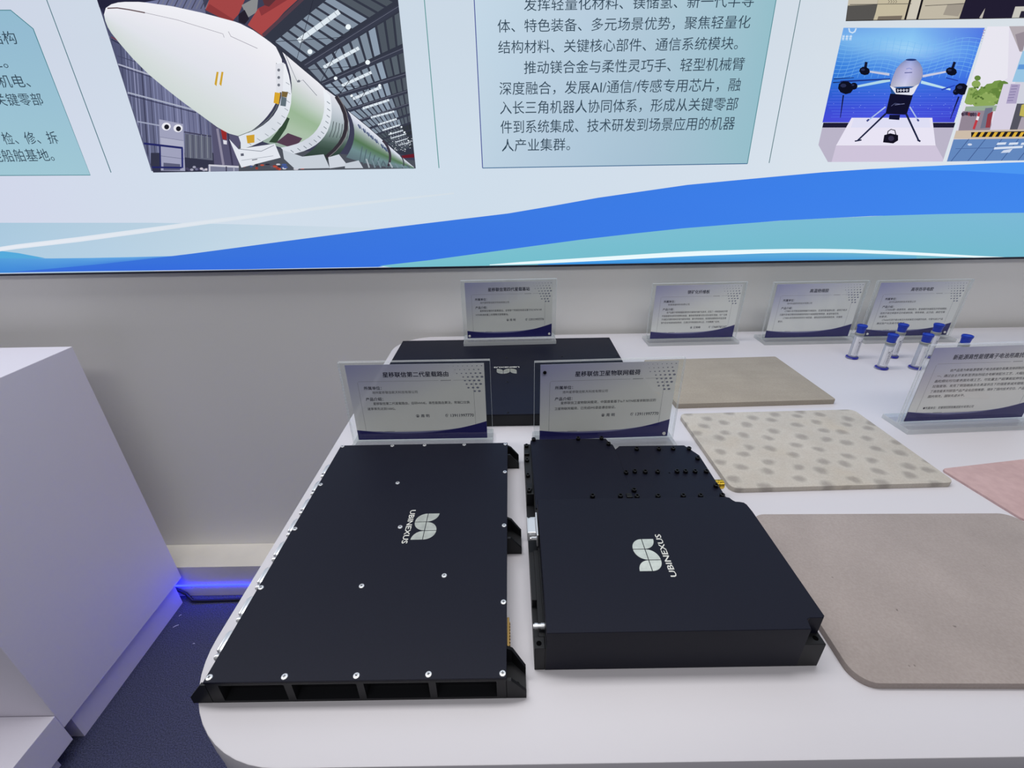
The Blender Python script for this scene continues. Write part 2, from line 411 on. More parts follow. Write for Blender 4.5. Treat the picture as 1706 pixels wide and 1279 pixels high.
   ('g',18,2,[-544,11114,-545,11098,243,11167,245,11106,1030,11203,1034,11127,1813,11239,1821,11148,2595,11275,2606,11171,3374,11311,3390,11200,4152,11346,4171,11228,4929,11371,4952,11251,5709,11378,5733,11266,6489,11386,6513,11282,7270,11385,7295,11287,8054,11372,8081,11278,8844,11346,8871,11257,9641,11298,9669,11217,10443,11248,10469,11174,11248,11192,11274,11126,12058,11134,12080,11085,12874,11085,12885,11085],[(232,248,252),(236,250,254),(232,248,252),(236,250,254),(232,248,252),(236,250,254),(232,248,252),(236,250,254),(232,248,252),(236,250,254),(232,248,252),(236,250,254),(232,248,252),(236,250,254),(232,248,252),(236,250,254),(232,248,252),(236,250,254),(232,248,252),(236,250,254),(232,248,252),(236,250,254),(232,248,252),(236,250,254),(232,248,252),(236,250,254),(232,248,252),(236,250,254),(232,248,252),(236,250,254),(232,248,252),(236,250,254),(232,248,252),(236,250,254),(232,248,252),(236,250,254)]),
  ]),
  ('rocket_picture', 'picture of a large white rocket lying in a hall', [
   ((62,64,86),[-8457,17410,-8473,13412,-2219,13404,-2248,17327]),
   ('g',8,5,[-8453,17039,-7906,17031,-7359,17024,-6811,17017,-6264,17009,-8460,16591,-7916,16583,-7372,16576,-6827,16568,-6282,16561,-8467,16123,-7926,16116,-7385,16108,-6844,16101,-6302,16093,-8475,15635,-7937,15628,-7399,15620,-6861,15612,-6322,15605,-8483,15125,-7948,15117,-7414,15109,-6879,15101,-6343,15094,-8491,14590,-7960,14582,-7429,14574,-6897,14567,-6366,14559,-8500,14030,-7972,14022,-7445,14014,-6917,14006,-6389,13998,-8509,13443,-7985,13435,-7462,13426,-6938,13418,-6414,13410],[(70,74,104),(91,96,130),(112,118,156),(108,113,148),(104,108,140),(74,78,107),(93,98,132),(113,119,156),(107,112,146),(101,105,136),(77,81,111),(96,101,133),(114,120,156),(106,110,144),(98,101,131),(81,85,114),(98,103,135),(115,121,156),(105,109,142),(95,98,127),(85,89,118),(101,105,137),(117,121,156),(105,108,139),(93,94,123),(89,93,121),(103,107,139),(118,122,156),(104,107,137),(90,91,119),(92,96,125),(106,110,140),(119,123,156),(103,105,135),(87,87,114),(96,100,128),(108,112,142),(120,124,156),(102,104,133),(84,84,110)]),
   ((134,140,176),[-8462,16050,-8463,16009,-8449,16050]),
   ((84,88,122),[-8384,16048,-8463,15795,-8464,15731,-8364,16049]),
   ((84,88,122),[-8318,16047,-8464,15578,-8465,15495,-8292,16048]),
   ((70,74,104),[-8242,16046,-8465,15321,-8466,15236,-8216,16047]),
   ((134,140,176),[-8143,16045,-8467,14981,-8467,14933,-8129,16045]),
   ((134,140,176),[-8076,16044,-8467,14743,-8468,14701,-8064,16044]),
   ((146,150,184),[-7993,16043,-8469,14444,-8469,14373,-7973,16043]),
   ((146,150,184),[-7923,16042,-8470,14184,-8470,14127,-7908,16042]),
   ((60,62,88),[-7830,16040,-8471,13828,-8471,13730,-7804,16041]),
   ((134,140,176),[-7772,16039,-8472,13604,-8472,13523,-7751,16040]),
   ((60,62,88),[-7667,16038,-8405,13428,-8389,13428,-7653,16039]),
   ((134,140,176),[-7602,16037,-8332,13426,-8312,13427,-7584,16038]),
   ((134,140,176),[-7528,16036,-8249,13425,-8233,13426,-7513,16037]),
   ((70,74,104),[-7431,16035,-8141,13424,-8128,13424,-7420,16035]),
   ((134,140,176),[-7361,16034,-8062,13422,-8040,13423,-7341,16035]),
   ((134,140,176),[-7278,16033,-7969,13421,-7955,13422,-7265,16033]),
   ((70,74,104),[-7201,16031,-7883,13419,-7863,13420,-7183,16032]),
   ((146,150,184),[-7133,16031,-7807,13418,-7789,13419,-7117,16031]),
   ((60,62,88),[-7050,16029,-7714,13417,-7696,13418,-7034,16030]),
   ((134,140,176),[-6964,16028,-7618,13415,-7604,13416,-6952,16029]),
   ((84,88,122),[-6899,16027,-7545,13414,-7528,13415,-6884,16028]),
   ((84,88,122),[-6805,16026,-7441,13413,-7427,13413,-6793,16027]),
   ((134,140,176),[-6720,16025,-7346,13411,-7325,13412,-6702,16026]),
   ((70,74,104),[-6668,16024,-7287,13411,-7271,13411,-7257,13411,-6642,16025]),
   ((134,140,176),[-6558,16023,-7163,13410,-7151,13410,-6547,16023]),
   ((84,88,122),[-6503,16021,-7101,13410,-7074,13410,-6478,16023]),
   ((60,62,88),[-6420,16020,-7008,13410,-6983,13410,-6397,16021]),
   ((60,62,88),[-6345,16020,-6924,13410,-6909,13410,-6331,16020]),
   ((84,88,122),[-6257,16018,-6825,13410,-6809,13410,-6242,16019]),
   ((84,88,122),[-6174,16017,-6733,13410,-6715,13410,-6158,16018]),
   ((70,74,104),[-6112,16016,-6662,13410,-6642,13410,-6093,16017]),
   ((134,140,176),[-6028,16015,-6569,13410,-6537,13410,-6000,16016]),
   ((36,36,60),[-8461,16536,-8460,16654,-7197,16637,-8287,16503,-8412,16353]),
   ((70,70,88),[-7173,16640,-7321,16493,-7306,16485,-7158,16633]),
   ((120,122,140),[-7080,16639,-7227,16491,-7211,16484,-7065,16631]),
   ((70,70,88),[-6986,16637,-7132,16490,-7117,16483,-6971,16630]),
   ((120,122,140),[-6892,16636,-7038,16489,-7023,16482,-6877,16629]),
   ((70,70,88),[-6799,16635,-6944,16488,-6928,16480,-6783,16628]),
   ((120,122,140),[-6705,16633,-6849,16486,-6834,16479,-6690,16626]),
   ((70,70,88),[-6611,16632,-6755,16485,-6739,16478,-6596,16625]),
   ((120,122,140),[-6518,16631,-6661,16484,-6645,16476,-6502,16624]),
   ((70,70,88),[-6424,16630,-6566,16482,-6551,16475,-6408,16622]),
   ((120,122,140),[-6330,16628,-6472,16481,-6456,16474,-6315,16621]),
   ((70,70,88),[-6236,16627,-6377,16480,-6362,16472,-6221,16620]),
   ((120,122,140),[-6143,16626,-6283,16478,-6267,16471,-6127,16619]),
   ((44,44,72),[-8445,16492,-8225,15843,-8160,15870,-8381,16517]),
   ((110,58,72),[-8425,16022,-8160,15873,-8140,15892,-8405,16040]),
   ((50,52,78),[-8440,15983,-8148,15820,-8128,15838,-8421,16001]),
   ((176,180,200),[-8464,15546,-8464,15538,-7806,15323,-7789,15346,-8452,15562]),
   ((60,62,90),[-8465,15504,-8465,15502,-7815,15294,-7804,15308,-8455,15517]),
   ((170,176,196),[-8465,15015,-7056,14651,-7039,14678,-8447,15041]),
   ((54,56,84),[-8467,14983,-8467,14973,-7067,14612,-7056,14629,-8461,14991]),
   ((160,166,190),[-8466,14456,-7979,14367,-7964,14393,-8451,14482]),
   ((66,66,90),[-7469,14232,-6871,14131,-6858,14157,-7455,14258]),
   ((70,72,100),[-8423,15693,-8073,15580,-8063,15592,-8413,15705]),
   ((52,54,74),[-8472,13582,-8381,13830,-6119,13795,-6224,13409,-8454,13412,-8473,13412]),
   ((86,84,112),[-6788,14393,-6009,14199,-6223,13410,-6984,13520]),
   ((140,136,158),[-6706,14297,-6789,13545,-6731,13553,-6649,14304]),
   ((60,58,84),[-6483,14203,-6567,13543,-6524,13548,-6440,14208]),
   ((98,102,120),[-7452,14220,-6872,14119,-6981,13649,-7618,13723]),
   ((70,72,92),[-7418,14189,-7564,13706,-7548,13706,-7403,14189]),
   ((140,146,156),[-7352,14188,-7496,13705,-7481,13705,-7337,14188]),
   ((70,72,92),[-7286,14187,-7429,13704,-7413,13704,-7270,14187]),
   ((140,146,156),[-7220,14186,-7361,13703,-7346,13703,-7204,14186]),
   ((70,72,92),[-7153,14185,-7294,13702,-7278,13702,-7138,14185]),
   ((140,146,156),[-7087,14184,-7226,13701,-7211,13701,-7072,14184]),
   ((70,72,92),[-7021,14183,-7159,13700,-7143,13700,-7006,14183]),
   ((140,146,156),[-6955,14182,-7091,13698,-7076,13699,-6940,14182]),
   ((70,72,92),[-6889,14181,-7024,13697,-7008,13698,-6874,14181]),
   ((160,162,188),[-7944,14506,-7427,14402,-7704,13433,-8276,13449]),
   ((174,176,198),[-8032,14152,-7528,14067,-7571,13896,-8078,13982]),
   ((120,122,150),[-8056,14148,-7537,14063,-7532,14072,-8050,14157]),
   ((110,112,140),[-8177,13758,-7642,13686,-7637,13696,-8172,13768]),
   ((92,94,120),[-8154,13619,-7773,13581,-7817,13451,-8211,13457]),
   ((235,235,242),[-7725,14358,-7748,14324,-7786,14297,-7833,14282,-7880,14283,-7916,14299,-7936,14327,-7934,14361,-7911,14395,-7873,14422,-7826,14437,-7780,14436,-7743,14420,-7724,14393]),
   ((30,30,40),[-7765,14350,-7778,14328,-7800,14311,-7827,14301,-7852,14302,-7872,14312,-7882,14330,-7880,14352,-7867,14373,-7844,14390,-7818,14400,-7792,14399,-7773,14389,-7763,14372]),
   ((235,235,242),[-7468,14318,-7490,14284,-7528,14257,-7575,14242,-7622,14243,-7659,14259,-7678,14287,-7677,14321,-7655,14355,-7616,14382,-7569,14397,-7523,14396,-7487,14380,-7467,14353]),
   ((30,30,40),[-7507,14310,-7520,14288,-7542,14270,-7569,14261,-7595,14261,-7614,14272,-7625,14289,-7623,14311,-7610,14333,-7588,14350,-7561,14360,-7536,14359,-7516,14349,-7506,14332]),
   ((36,40,100),[-8470,14022,-8470,14004,-7609,13898,-7589,13940,-8458,14046]),
   ((40,46,110),[-7631,13928,-7768,13499,-7725,13499,-7589,13928]),
   ((36,40,100),[-8464,13507,-7769,13487,-7755,13525,-8449,13545]),
   ((40,44,100),[-8123,13983,-8279,13507,-8245,13507,-8090,13983]),
   ((70,68,96),[-7601,13483,-7631,13458,-7673,13459,-7686,13484,-7657,13508,-7614,13507]),
   ((70,68,96),[-7552,13455,-7582,13431,-7625,13431,-7638,13456,-7608,13481,-7566,13480]),
   ((160,160,180),[-7494,13458,-7523,13434,-7566,13435,-7579,13460,-7550,13484,-7507,13483]),
   ((160,160,180),[-7418,13513,-7448,13489,-7490,13490,-7504,13514,-7474,13538,-7432,13538]),
   ((110,110,140),[-7375,13468,-7404,13444,-7447,13445,-7461,13470,-7431,13494,-7389,13493]),
   ((70,68,96),[-7315,13476,-7344,13452,-7387,13452,-7400,13477,-7371,13501,-7329,13501]),
   ((200,196,206),[-7257,13476,-7286,13452,-7329,13453,-7343,13478,-7314,13502,-7271,13501]),
   ((160,160,180),[-7208,13449,-7237,13424,-7280,13425,-7294,13450,-7265,13474,-7222,13474]),
   ((200,196,206),[-7148,13458,-7177,13434,-7219,13435,-7233,13460,-7204,13484,-7161,13483]),
   ((70,68,96),[-7089,13461,-7118,13437,-7161,13438,-7174,13463,-7145,13487,-7103,13486]),
   ((122,126,150),[-7162,13410,-7116,13561,-6340,13510,-6368,13409]),
   ((205,206,216),[-7112,13529,-6350,13478,-6337,13516,-7098,13567]),
   ((200,200,212),[-7104,13538,-7143,13410,-7109,13410,-7070,13537]),
   ((60,60,84),[-6712,13516,-6743,13410,-6715,13410,-6684,13515]),
   ((170,172,190),[-6537,13500,-6563,13410,-6534,13410,-6508,13500]),
   ((150,44,44),[-6599,14305,-6470,14273,-6529,14068,-6619,14085]),
   ((220,220,230),[-6613,14069,-6527,14052,-6550,13975,-6624,13985]),
   ((52,56,70),[-5467,16107,-4171,16743,-2244,16716,-2220,13633,-2653,13743]),
   ((136,150,167),[-4959,15899,-4830,15971,-4331,15606,-4483,15535]),
   ((124,137,152),[-4783,15997,-4655,16068,-4126,15702,-4277,15631]),
   ((124,137,152),[-4609,16093,-4482,16164,-3922,15797,-4072,15727]),
   ((130,144,160),[-4437,16189,-4311,16258,-3721,15891,-3869,15822]),
   ((132,146,162),[-4266,16283,-4141,16353,-3521,15984,-3668,15916]),
   ((125,138,153),[-4096,16377,-3972,16446,-3323,16077,-3468,16009]),
   ((131,144,160),[-3928,16470,-3805,16538,-3126,16169,-3271,16101]),
   ((136,150,167),[-3762,16563,-3640,16630,-2931,16260,-3075,16193]),
   ((81,89,99),[-3596,16654,-3476,16721,-2738,16350,-2880,16284]),
   ((77,85,95),[-3433,16745,-3313,16811,-2547,16440,-2687,16374]),
   ((77,85,94),[-3270,16835,-3152,16901,-2357,16529,-2496,16463]),
   ((56,60,76),[-4397,15410,-2241,16389,-2242,16489,-4442,15494]),
   ((108,112,128),[-4413,15470,-2242,16454,-2242,16462,-4417,15477]),
   ((120,132,147),[-4355,15424,-4201,15491,-3992,15216,-4127,15169]),
   ((125,139,154),[-4146,15516,-3994,15583,-3811,15279,-3944,15232]),
   ((133,147,163),[-3940,15607,-3789,15673,-3630,15341,-3763,15295]),
   ((139,154,171),[-3735,15697,-3586,15763,-3451,15404,-3583,15358]),
   ((130,144,159),[-3532,15786,-3384,15852,-3272,15466,-3403,15420]),
   ((126,139,154),[-3331,15875,-3183,15940,-3094,15527,-3225,15482]),
   ((127,141,156),[-3131,15963,-2985,16028,-2918,15588,-3048,15543]),
   ((142,157,175),[-2932,16051,-2787,16115,-2742,15649,-2871,15605]),
   ((79,87,97),[-2736,16138,-2592,16201,-2568,15710,-2696,15665]),
   ((76,84,93),[-2541,16224,-2398,16287,-2394,15770,-2522,15726]),
   ((83,92,102),[-2347,16309,-2241,16356,-2237,15825,-2348,15786]),
   ((56,60,76),[-4094,15072,-2236,15677,-2237,15764,-4119,15154]),
   ((108,112,128),[-4101,15131,-2236,15737,-2236,15746,-4103,15139]),
   ((144,160,177),[-4050,15092,-3922,15133,-3735,14947,-3849,14918]),
   ((136,150,167),[-3876,15148,-3749,15188,-3581,14986,-3694,14957]),
   ((142,157,174),[-3703,15202,-3576,15243,-3427,15024,-3540,14996]),
   ((138,152,169),[-3530,15257,-3404,15297,-3274,15063,-3387,15034]),
   ((120,133,147),[-3359,15311,-3233,15351,-3122,15101,-3234,15073]),
   ((129,143,158),[-3188,15365,-3062,15405,-2970,15139,-3082,15111]),
   ((130,144,160),[-3018,15419,-2893,15458,-2818,15178,-2930,15150]),
   ((143,159,176),[-2848,15473,-2724,15512,-2667,15216,-2779,15188]),
   ((83,92,102),[-2680,15526,-2557,15565,-2517,15254,-2628,15226]),
   ((89,99,109),[-2512,15579,-2389,15618,-2367,15291,-2477,15263]),
   ((76,84,94),[-2346,15632,-2236,15666,-2233,15325,-2328,15301]),
   ((56,60,76),[-3824,14843,-2232,15221,-2233,15297,-3837,14917]),
   ((108,112,128),[-3825,14899,-2233,15276,-2233,15285,-3827,14908]),
   ((127,140,155),[-3786,14852,-3677,14878,-3537,14668,-3636,14644]),
   ((131,145,161),[-3638,14887,-3529,14913,-3404,14702,-3502,14677]),
   ((143,158,175),[-3490,14922,-3381,14948,-3270,14735,-3368,14710]),
   ((127,141,156),[-3342,14958,-3234,14983,-3137,14768,-3235,14743]),
   ((130,144,159),[-3195,14993,-3087,15018,-3004,14801,-3102,14777]),
   ((124,138,153),[-3049,15028,-2941,15053,-2872,14834,-2969,14809]),
   ((140,155,172),[-2903,15063,-2795,15088,-2740,14866,-2837,14842]),
   ((140,155,172),[-2757,15097,-2650,15123,-2609,14899,-2706,14875]),
   ((79,88,97),[-2612,15132,-2505,15157,-2478,14932,-2574,14908]),
   ((80,89,98),[-2467,15167,-2361,15192,-2347,14964,-2443,14940]),
   ((82,90,100),[-2322,15201,-2232,15223,-2231,14993,-2312,14973]),
   ((56,60,76),[-3618,14568,-2230,14916,-2231,14982,-3631,14632]),
   ((108,112,128),[-3620,14619,-2230,14967,-2231,14976,-3621,14628]),
   ((141,156,174),[-3577,14580,-3482,14604,-3306,14455,-3387,14434]),
   ((126,140,155),[-3448,14613,-3354,14637,-3196,14484,-3277,14463]),
   ((135,150,166),[-3320,14645,-3226,14669,-3086,14513,-3167,14492]),
   ((124,137,152),[-3193,14677,-3099,14701,-2976,14542,-3057,14521]),
   ((129,143,159),[-3065,14709,-2972,14733,-2867,14571,-2948,14550]),
   ((135,149,166),[-2938,14742,-2845,14765,-2758,14599,-2838,14578]),
   ((139,154,171),[-2812,14773,-2719,14797,-2650,14628,-2730,14607]),
   ((126,139,155),[-2685,14805,-2593,14829,-2541,14657,-2621,14636]),
   ((88,97,108),[-2559,14837,-2467,14860,-2433,14685,-2513,14664]),
   ((88,97,108),[-2434,14869,-2342,14892,-2325,14714,-2405,14693]),
   ((85,94,104),[-2309,14900,-2230,14920,-2229,14739,-2297,14721]),
   ((56,60,76),[-3359,14376,-2228,14677,-2229,14732,-3371,14428]),
   ((108,112,128),[-3360,14421,-2229,14722,-2229,14732,-3362,14431]),
   ((131,145,161),[-3329,14387,-3252,14408,-3127,14292,-3194,14273]),
   ((131,145,161),[-3224,14415,-3147,14436,-3035,14317,-3103,14298]),
   ((129,143,159),[-3120,14443,-3043,14464,-2944,14342,-3011,14324]),
   ((129,143,158),[-3016,14471,-2939,14492,-2853,14368,-2920,14349]),
   ((140,155,172),[-2912,14499,-2835,14519,-2762,14393,-2829,14374]),
   ((124,138,153),[-2808,14527,-2732,14547,-2671,14418,-2738,14400]),
   ((123,136,151),[-2705,14554,-2629,14575,-2580,14443,-2647,14425]),
   ((135,149,166),[-2601,14582,-2526,14602,-2490,14468,-2556,14450]),
   ((78,86,96),[-2498,14610,-2423,14630,-2400,14493,-2466,14475]),
   ((80,89,98),[-2396,14637,-2320,14657,-2310,14518,-2376,14500]),
   ((86,95,106),[-2293,14664,-2228,14682,-2227,14541,-2286,14525]),
   ((56,60,76),[-3176,14228,-2227,14493,-2227,14535,-3186,14268]),
   ((129,143,158),[-3152,14236,-3088,14254,-2994,14159,-3051,14144]),
   ((125,138,153),[-3065,14261,-3000,14279,-2916,14181,-2973,14165]),
   ((120,133,148),[-2977,14285,-2913,14303,-2838,14202,-2895,14186]),
   ((144,159,177),[-2890,14309,-2826,14327,-2760,14223,-2817,14207]),
   ((123,136,151),[-2803,14334,-2739,14352,-2683,14244,-2740,14229]),
   ((135,149,166),[-2716,14358,-2652,14376,-2605,14265,-2662,14250]),
   ((140,155,172),[-2629,14382,-2565,14400,-2528,14286,-2585,14271]),
   ((134,148,164),[-2542,14406,-2479,14424,-2451,14307,-2508,14292]),
   ((86,96,106),[-2456,14430,-2392,14448,-2374,14328,-2431,14313]),
   ((89,98,109),[-2370,14454,-2306,14472,-2297,14349,-2354,14334]),
   ((81,89,99),[-2284,14478,-2227,14494,-2226,14369,-2277,14355]),
   ((56,60,76),[-3039,14110,-2226,14330,-2226,14359,-3045,14137]),
   ((71,79,87),[-3017,14115,-2962,14130,-2875,14057,-2924,14044]),
   ((80,90,99),[-2942,14135,-2887,14150,-2809,14074,-2858,14062]),
   ((71,80,88),[-2867,14155,-2812,14170,-2743,14091,-2792,14079]),
   ((78,87,97),[-2793,14175,-2738,14190,-2677,14108,-2726,14096]),
   ((74,82,91),[-2718,14195,-2664,14210,-2611,14125,-2660,14113]),
   ((82,91,101),[-2644,14215,-2589,14230,-2545,14142,-2594,14130]),
   ((70,79,87),[-2570,14235,-2515,14250,-2480,14159,-2528,14147]),
   ((71,79,87),[-2496,14255,-2441,14270,-2414,14176,-2462,14163]),
   ((52,58,64),[-2422,14275,-2368,14290,-2349,14193,-2397,14180]),
   ((52,58,64),[-2348,14295,-2294,14310,-2283,14210,-2331,14197]),
   ((46,51,57),[-2274,14315,-2226,14328,-2225,14225,-2266,14214]),
   ((56,60,76),[-2913,14021,-2225,14197,-2225,14213,-2917,14037]),
   ((75,84,93),[-2895,14022,-2848,14033,-2784,13973,-2826,13963]),
   ((71,79,87),[-2832,14038,-2785,14050,-2726,13987,-2768,13977]),
   ((85,94,104),[-2768,14054,-2721,14066,-2669,14002,-2711,13991]),
   ((77,86,95),[-2705,14070,-2658,14082,-2611,14016,-2654,14005]),
   ((73,81,90),[-2641,14086,-2595,14098,-2554,14030,-2596,14020]),
   ((85,95,105),[-2578,14102,-2531,14114,-2497,14044,-2539,14034]),
   ((76,85,93),[-2515,14118,-2468,14130,-2440,14058,-2482,14048]),
   ((81,91,100),[-2452,14134,-2405,14146,-2383,14073,-2425,14062]),
   ((51,57,63),[-2389,14150,-2342,14162,-2326,14087,-2368,14076]),
   ((47,53,58),[-2326,14166,-2279,14178,-2269,14101,-2311,14090]),
   ((44,49,54),[-2263,14182,-2225,14192,-2224,14112,-2254,14105]),
   ((56,60,76),[-2819,13943,-2224,14089,-2224,14104,-2822,13957]),
   ((84,94,103),[-2803,13944,-2763,13954,-2708,13905,-2745,13896]),
   ((82,92,101),[-2748,13957,-2707,13967,-2658,13917,-2695,13908]),
   ((75,84,93),[-2692,13971,-2652,13981,-2608,13929,-2645,13920]),
   ((85,95,105),[-2637,13985,-2596,13995,-2558,13941,-2595,13932]),
   ((76,85,94),[-2582,13998,-2541,14008,-2508,13952,-2545,13944]),
   ((81,90,99),[-2526,14012,-2486,14022,-2458,13964,-2495,13956]),
   ((77,85,94),[-2471,14025,-2431,14035,-2408,13976,-2445,13967]),
   ((79,89,98),[-2416,14039,-2376,14049,-2359,13988,-2395,13979]),
   ((52,58,64),[-2361,14052,-2321,14062,-2309,14000,-2345,13991]),
   ((49,55,61),[-2306,14066,-2266,14076,-2259,14011,-2296,14003]),
   ((52,58,64),[-2251,14079,-2224,14086,-2223,14020,-2246,14014]),
   ((56,60,76),[-2739,13879,-2223,14000,-2223,14015,-2742,13893]),
   ((77,86,95),[-2727,13880,-2691,13888,-2648,13840,-2681,13832]),
   ((71,80,88),[-2678,13891,-2643,13899,-2604,13850,-2636,13842]),
   ((78,87,97),[-2630,13902,-2594,13911,-2559,13860,-2592,13853]),
   ((75,84,93),[-2581,13914,-2546,13922,-2515,13870,-2547,13863]),
   ((72,81,89),[-2533,13925,-2497,13933,-2470,13880,-2503,13873]),
   ((81,90,99),[-2485,13936,-2449,13945,-2426,13890,-2458,13883]),
   ((75,83,92),[-2436,13948,-2401,13956,-2381,13901,-2414,13893]),
   ((83,93,102),[-2388,13959,-2353,13967,-2337,13911,-2370,13903]),
   ((46,51,56),[-2340,13970,-2305,13978,-2293,13921,-2325,13913]),
   ((53,59,65),[-2292,13981,-2257,13990,-2248,13931,-2281,13923]),
   ((43,48,53),[-2244,13993,-2223,13997,-2223,13937,-2237,13934]),
   ((56,60,76),[-2677,13815,-2222,13918,-2223,13933,-2679,13829]),
   ((72,81,89),[-2665,13818,-2633,13825,-2588,13787,-2617,13781]),
   ((80,89,98),[-2621,13827,-2590,13834,-2549,13795,-2578,13789]),
   ((72,80,88),[-2578,13837,-2546,13844,-2510,13803,-2539,13797]),
   ((71,80,88),[-2535,13846,-2503,13853,-2471,13811,-2500,13805]),
   ((82,91,101),[-2492,13856,-2460,13863,-2432,13818,-2461,13813]),
   ((79,88,97),[-2449,13866,-2417,13873,-2393,13826,-2421,13821]),
   ((78,87,96),[-2406,13875,-2374,13882,-2354,13834,-2382,13828]),
   ((78,87,96),[-2363,13885,-2331,13892,-2315,13842,-2343,13836]),
   ((47,53,58),[-2320,13894,-2288,13901,-2276,13850,-2304,13844]),
   ((46,51,57),[-2277,13904,-2246,13911,-2237,13857,-2265,13852]),
   ((45,51,56),[-2234,13914,-2222,13916,-2222,13860,-2226,13859]),
   ((56,60,76),[-2612,13766,-2222,13842,-2222,13857,-2614,13781]),
   ((222,232,240),[-4429,15860,-3463,16351,-3513,16421,-4477,15933]),
   ((120,126,140),[-4400,15968,-4340,15888,-4332,15892,-4392,15972]),
   ((120,126,140),[-4237,16050,-4176,15971,-4168,15976,-4229,16055]),
   ((120,126,140),[-4075,16132,-4014,16054,-4006,16058,-4067,16137]),
   ((120,126,140),[-3914,16214,-3853,16136,-3845,16140,-3906,16218]),
   ((120,126,140),[-3755,16294,-3693,16217,-3685,16221,-3747,16299]),
   ((120,126,140),[-3596,16375,-3534,16298,-3527,16302,-3589,16379]),
   ((222,232,240),[-3988,15395,-3164,15731,-3192,15787,-4015,15453]),
   ((120,126,140),[-3962,15483,-3899,15400,-3891,15404,-3954,15488]),
   ((120,126,140),[-3824,15539,-3760,15456,-3752,15461,-3816,15544]),
   ((120,126,140),[-3686,15595,-3622,15513,-3614,15517,-3678,15600]),
   ((120,126,140),[-3549,15651,-3484,15569,-3477,15574,-3541,15656]),
   ((120,126,140),[-3412,15707,-3348,15625,-3340,15629,-3404,15711]),
   ((120,126,140),[-3277,15762,-3212,15680,-3204,15685,-3269,15766]),
   ((222,232,240),[-3656,15058,-2967,15295,-2986,15346,-3674,15109]),
   ((120,126,140),[-3638,15136,-3573,15050,-3565,15054,-3630,15140]),
   ((120,126,140),[-3523,15175,-3457,15090,-3449,15094,-3515,15180]),
   ((120,126,140),[-3408,15215,-3342,15129,-3334,15134,-3400,15219]),
   ((120,126,140),[-3293,15254,-3227,15169,-3219,15174,-3285,15259]),
   ((120,126,140),[-3179,15293,-3112,15209,-3104,15213,-3171,15298]),
   ((120,126,140),[-3065,15332,-2998,15248,-2990,15253,-3057,15337]),
   ((222,232,240),[-3457,14807,-2798,15019,-2815,15067,-3473,14856]),
   ((120,126,140),[-3442,14882,-3375,14794,-3367,14799,-3434,14887]),
   ((120,126,140),[-3332,14917,-3264,14830,-3256,14835,-3323,14922]),
   ((120,126,140),[-3222,14952,-3154,14865,-3146,14870,-3213,14957]),
   ((120,126,140),[-3112,14988,-3044,14901,-3036,14905,-3104,14992]),
   ((120,126,140),[-3002,15023,-2934,14936,-2926,14941,-2994,15027]),
   ((120,126,140),[-2893,15058,-2825,14971,-2817,14976,-2885,15062]),
   ((222,232,240),[-3270,14623,-2655,14778,-2665,14820,-3279,14666]),
   ((120,126,140),[-3255,14691,-3187,14601,-3179,14606,-3247,14696]),
   ((120,126,140),[-3153,14717,-3084,14627,-3076,14632,-3145,14722]),
   ((120,126,140),[-3050,14742,-2981,14653,-2973,14658,-3042,14747]),
   ((120,126,140),[-2948,14768,-2879,14679,-2871,14684,-2940,14773]),
   ((120,126,140),[-2846,14794,-2777,14705,-2769,14710,-2838,14799]),
   ((120,126,140),[-2744,14819,-2675,14731,-2667,14736,-2736,14824]),
   ((222,232,240),[-3117,14446,-2570,14560,-2576,14596,-3123,14483]),
   ((120,126,140),[-3107,14508,-3038,14417,-3030,14422,-3099,14513]),
   ((120,126,140),[-3016,14527,-2946,14436,-2938,14441,-3008,14532]),
   ((120,126,140),[-2925,14545,-2855,14455,-2847,14460,-2917,14551]),
   ((120,126,140),[-2834,14564,-2764,14474,-2755,14479,-2826,14569]),
   ((120,126,140),[-2743,14583,-2672,14493,-2664,14498,-2735,14588]),
   ((120,126,140),[-2652,14602,-2581,14512,-2573,14517,-2644,14607]),
   ((222,232,240),[-2975,14304,-2533,14412,-2541,14446,-2982,14338]),
   ((120,126,140),[-2975,14364,-2905,14272,-2896,14277,-2967,14369]),
   ((120,126,140),[-2901,14382,-2831,14290,-2823,14295,-2893,14387]),
   ((120,126,140),[-2828,14400,-2757,14308,-2749,14314,-2819,14405]),
   ((120,126,140),[-2754,14418,-2683,14326,-2675,14332,-2746,14423]),
   ((120,126,140),[-2681,14436,-2610,14344,-2602,14350,-2673,14441]),
   ((120,126,140),[-2608,14454,-2536,14362,-2528,14368,-2600,14459]),
   ((222,232,240),[-2887,14192,-2480,14292,-2486,14322,-2893,14222]),
   ((120,126,140),[-2890,14250,-2819,14157,-2811,14162,-2882,14255]),
   ((120,126,140),[-2822,14267,-2751,14174,-2742,14179,-2814,14272]),
   ((120,126,140),[-2754,14283,-2683,14191,-2674,14196,-2746,14288]),
   ((120,126,140),[-2686,14300,-2615,14208,-2606,14213,-2678,14305]),
   ((120,126,140),[-2619,14317,-2547,14224,-2539,14230,-2610,14322]),
   ((120,126,140),[-2551,14333,-2479,14241,-2471,14246,-2543,14338]),
   ((222,232,240),[-2760,14108,-2417,14188,-2422,14212,-2765,14131]),
   ((120,126,140),[-2768,14161,-2696,14067,-2688,14073,-2759,14166]),
   ((120,126,140),[-2711,14174,-2639,14081,-2630,14086,-2702,14179]),
   ((120,126,140),[-2653,14188,-2581,14094,-2573,14100,-2645,14193]),
   ((120,126,140),[-2596,14201,-2524,14108,-2516,14113,-2588,14206]),
   ((120,126,140),[-2539,14214,-2467,14121,-2459,14127,-2531,14220]),
   ((120,126,140),[-2482,14228,-2410,14135,-2402,14140,-2474,14233]),
   ((222,232,240),[-2718,14031,-2356,14118,-2360,14139,-2722,14052]),
   ((120,126,140),[-2724,14084,-2652,13990,-2644,13995,-2716,14089]),
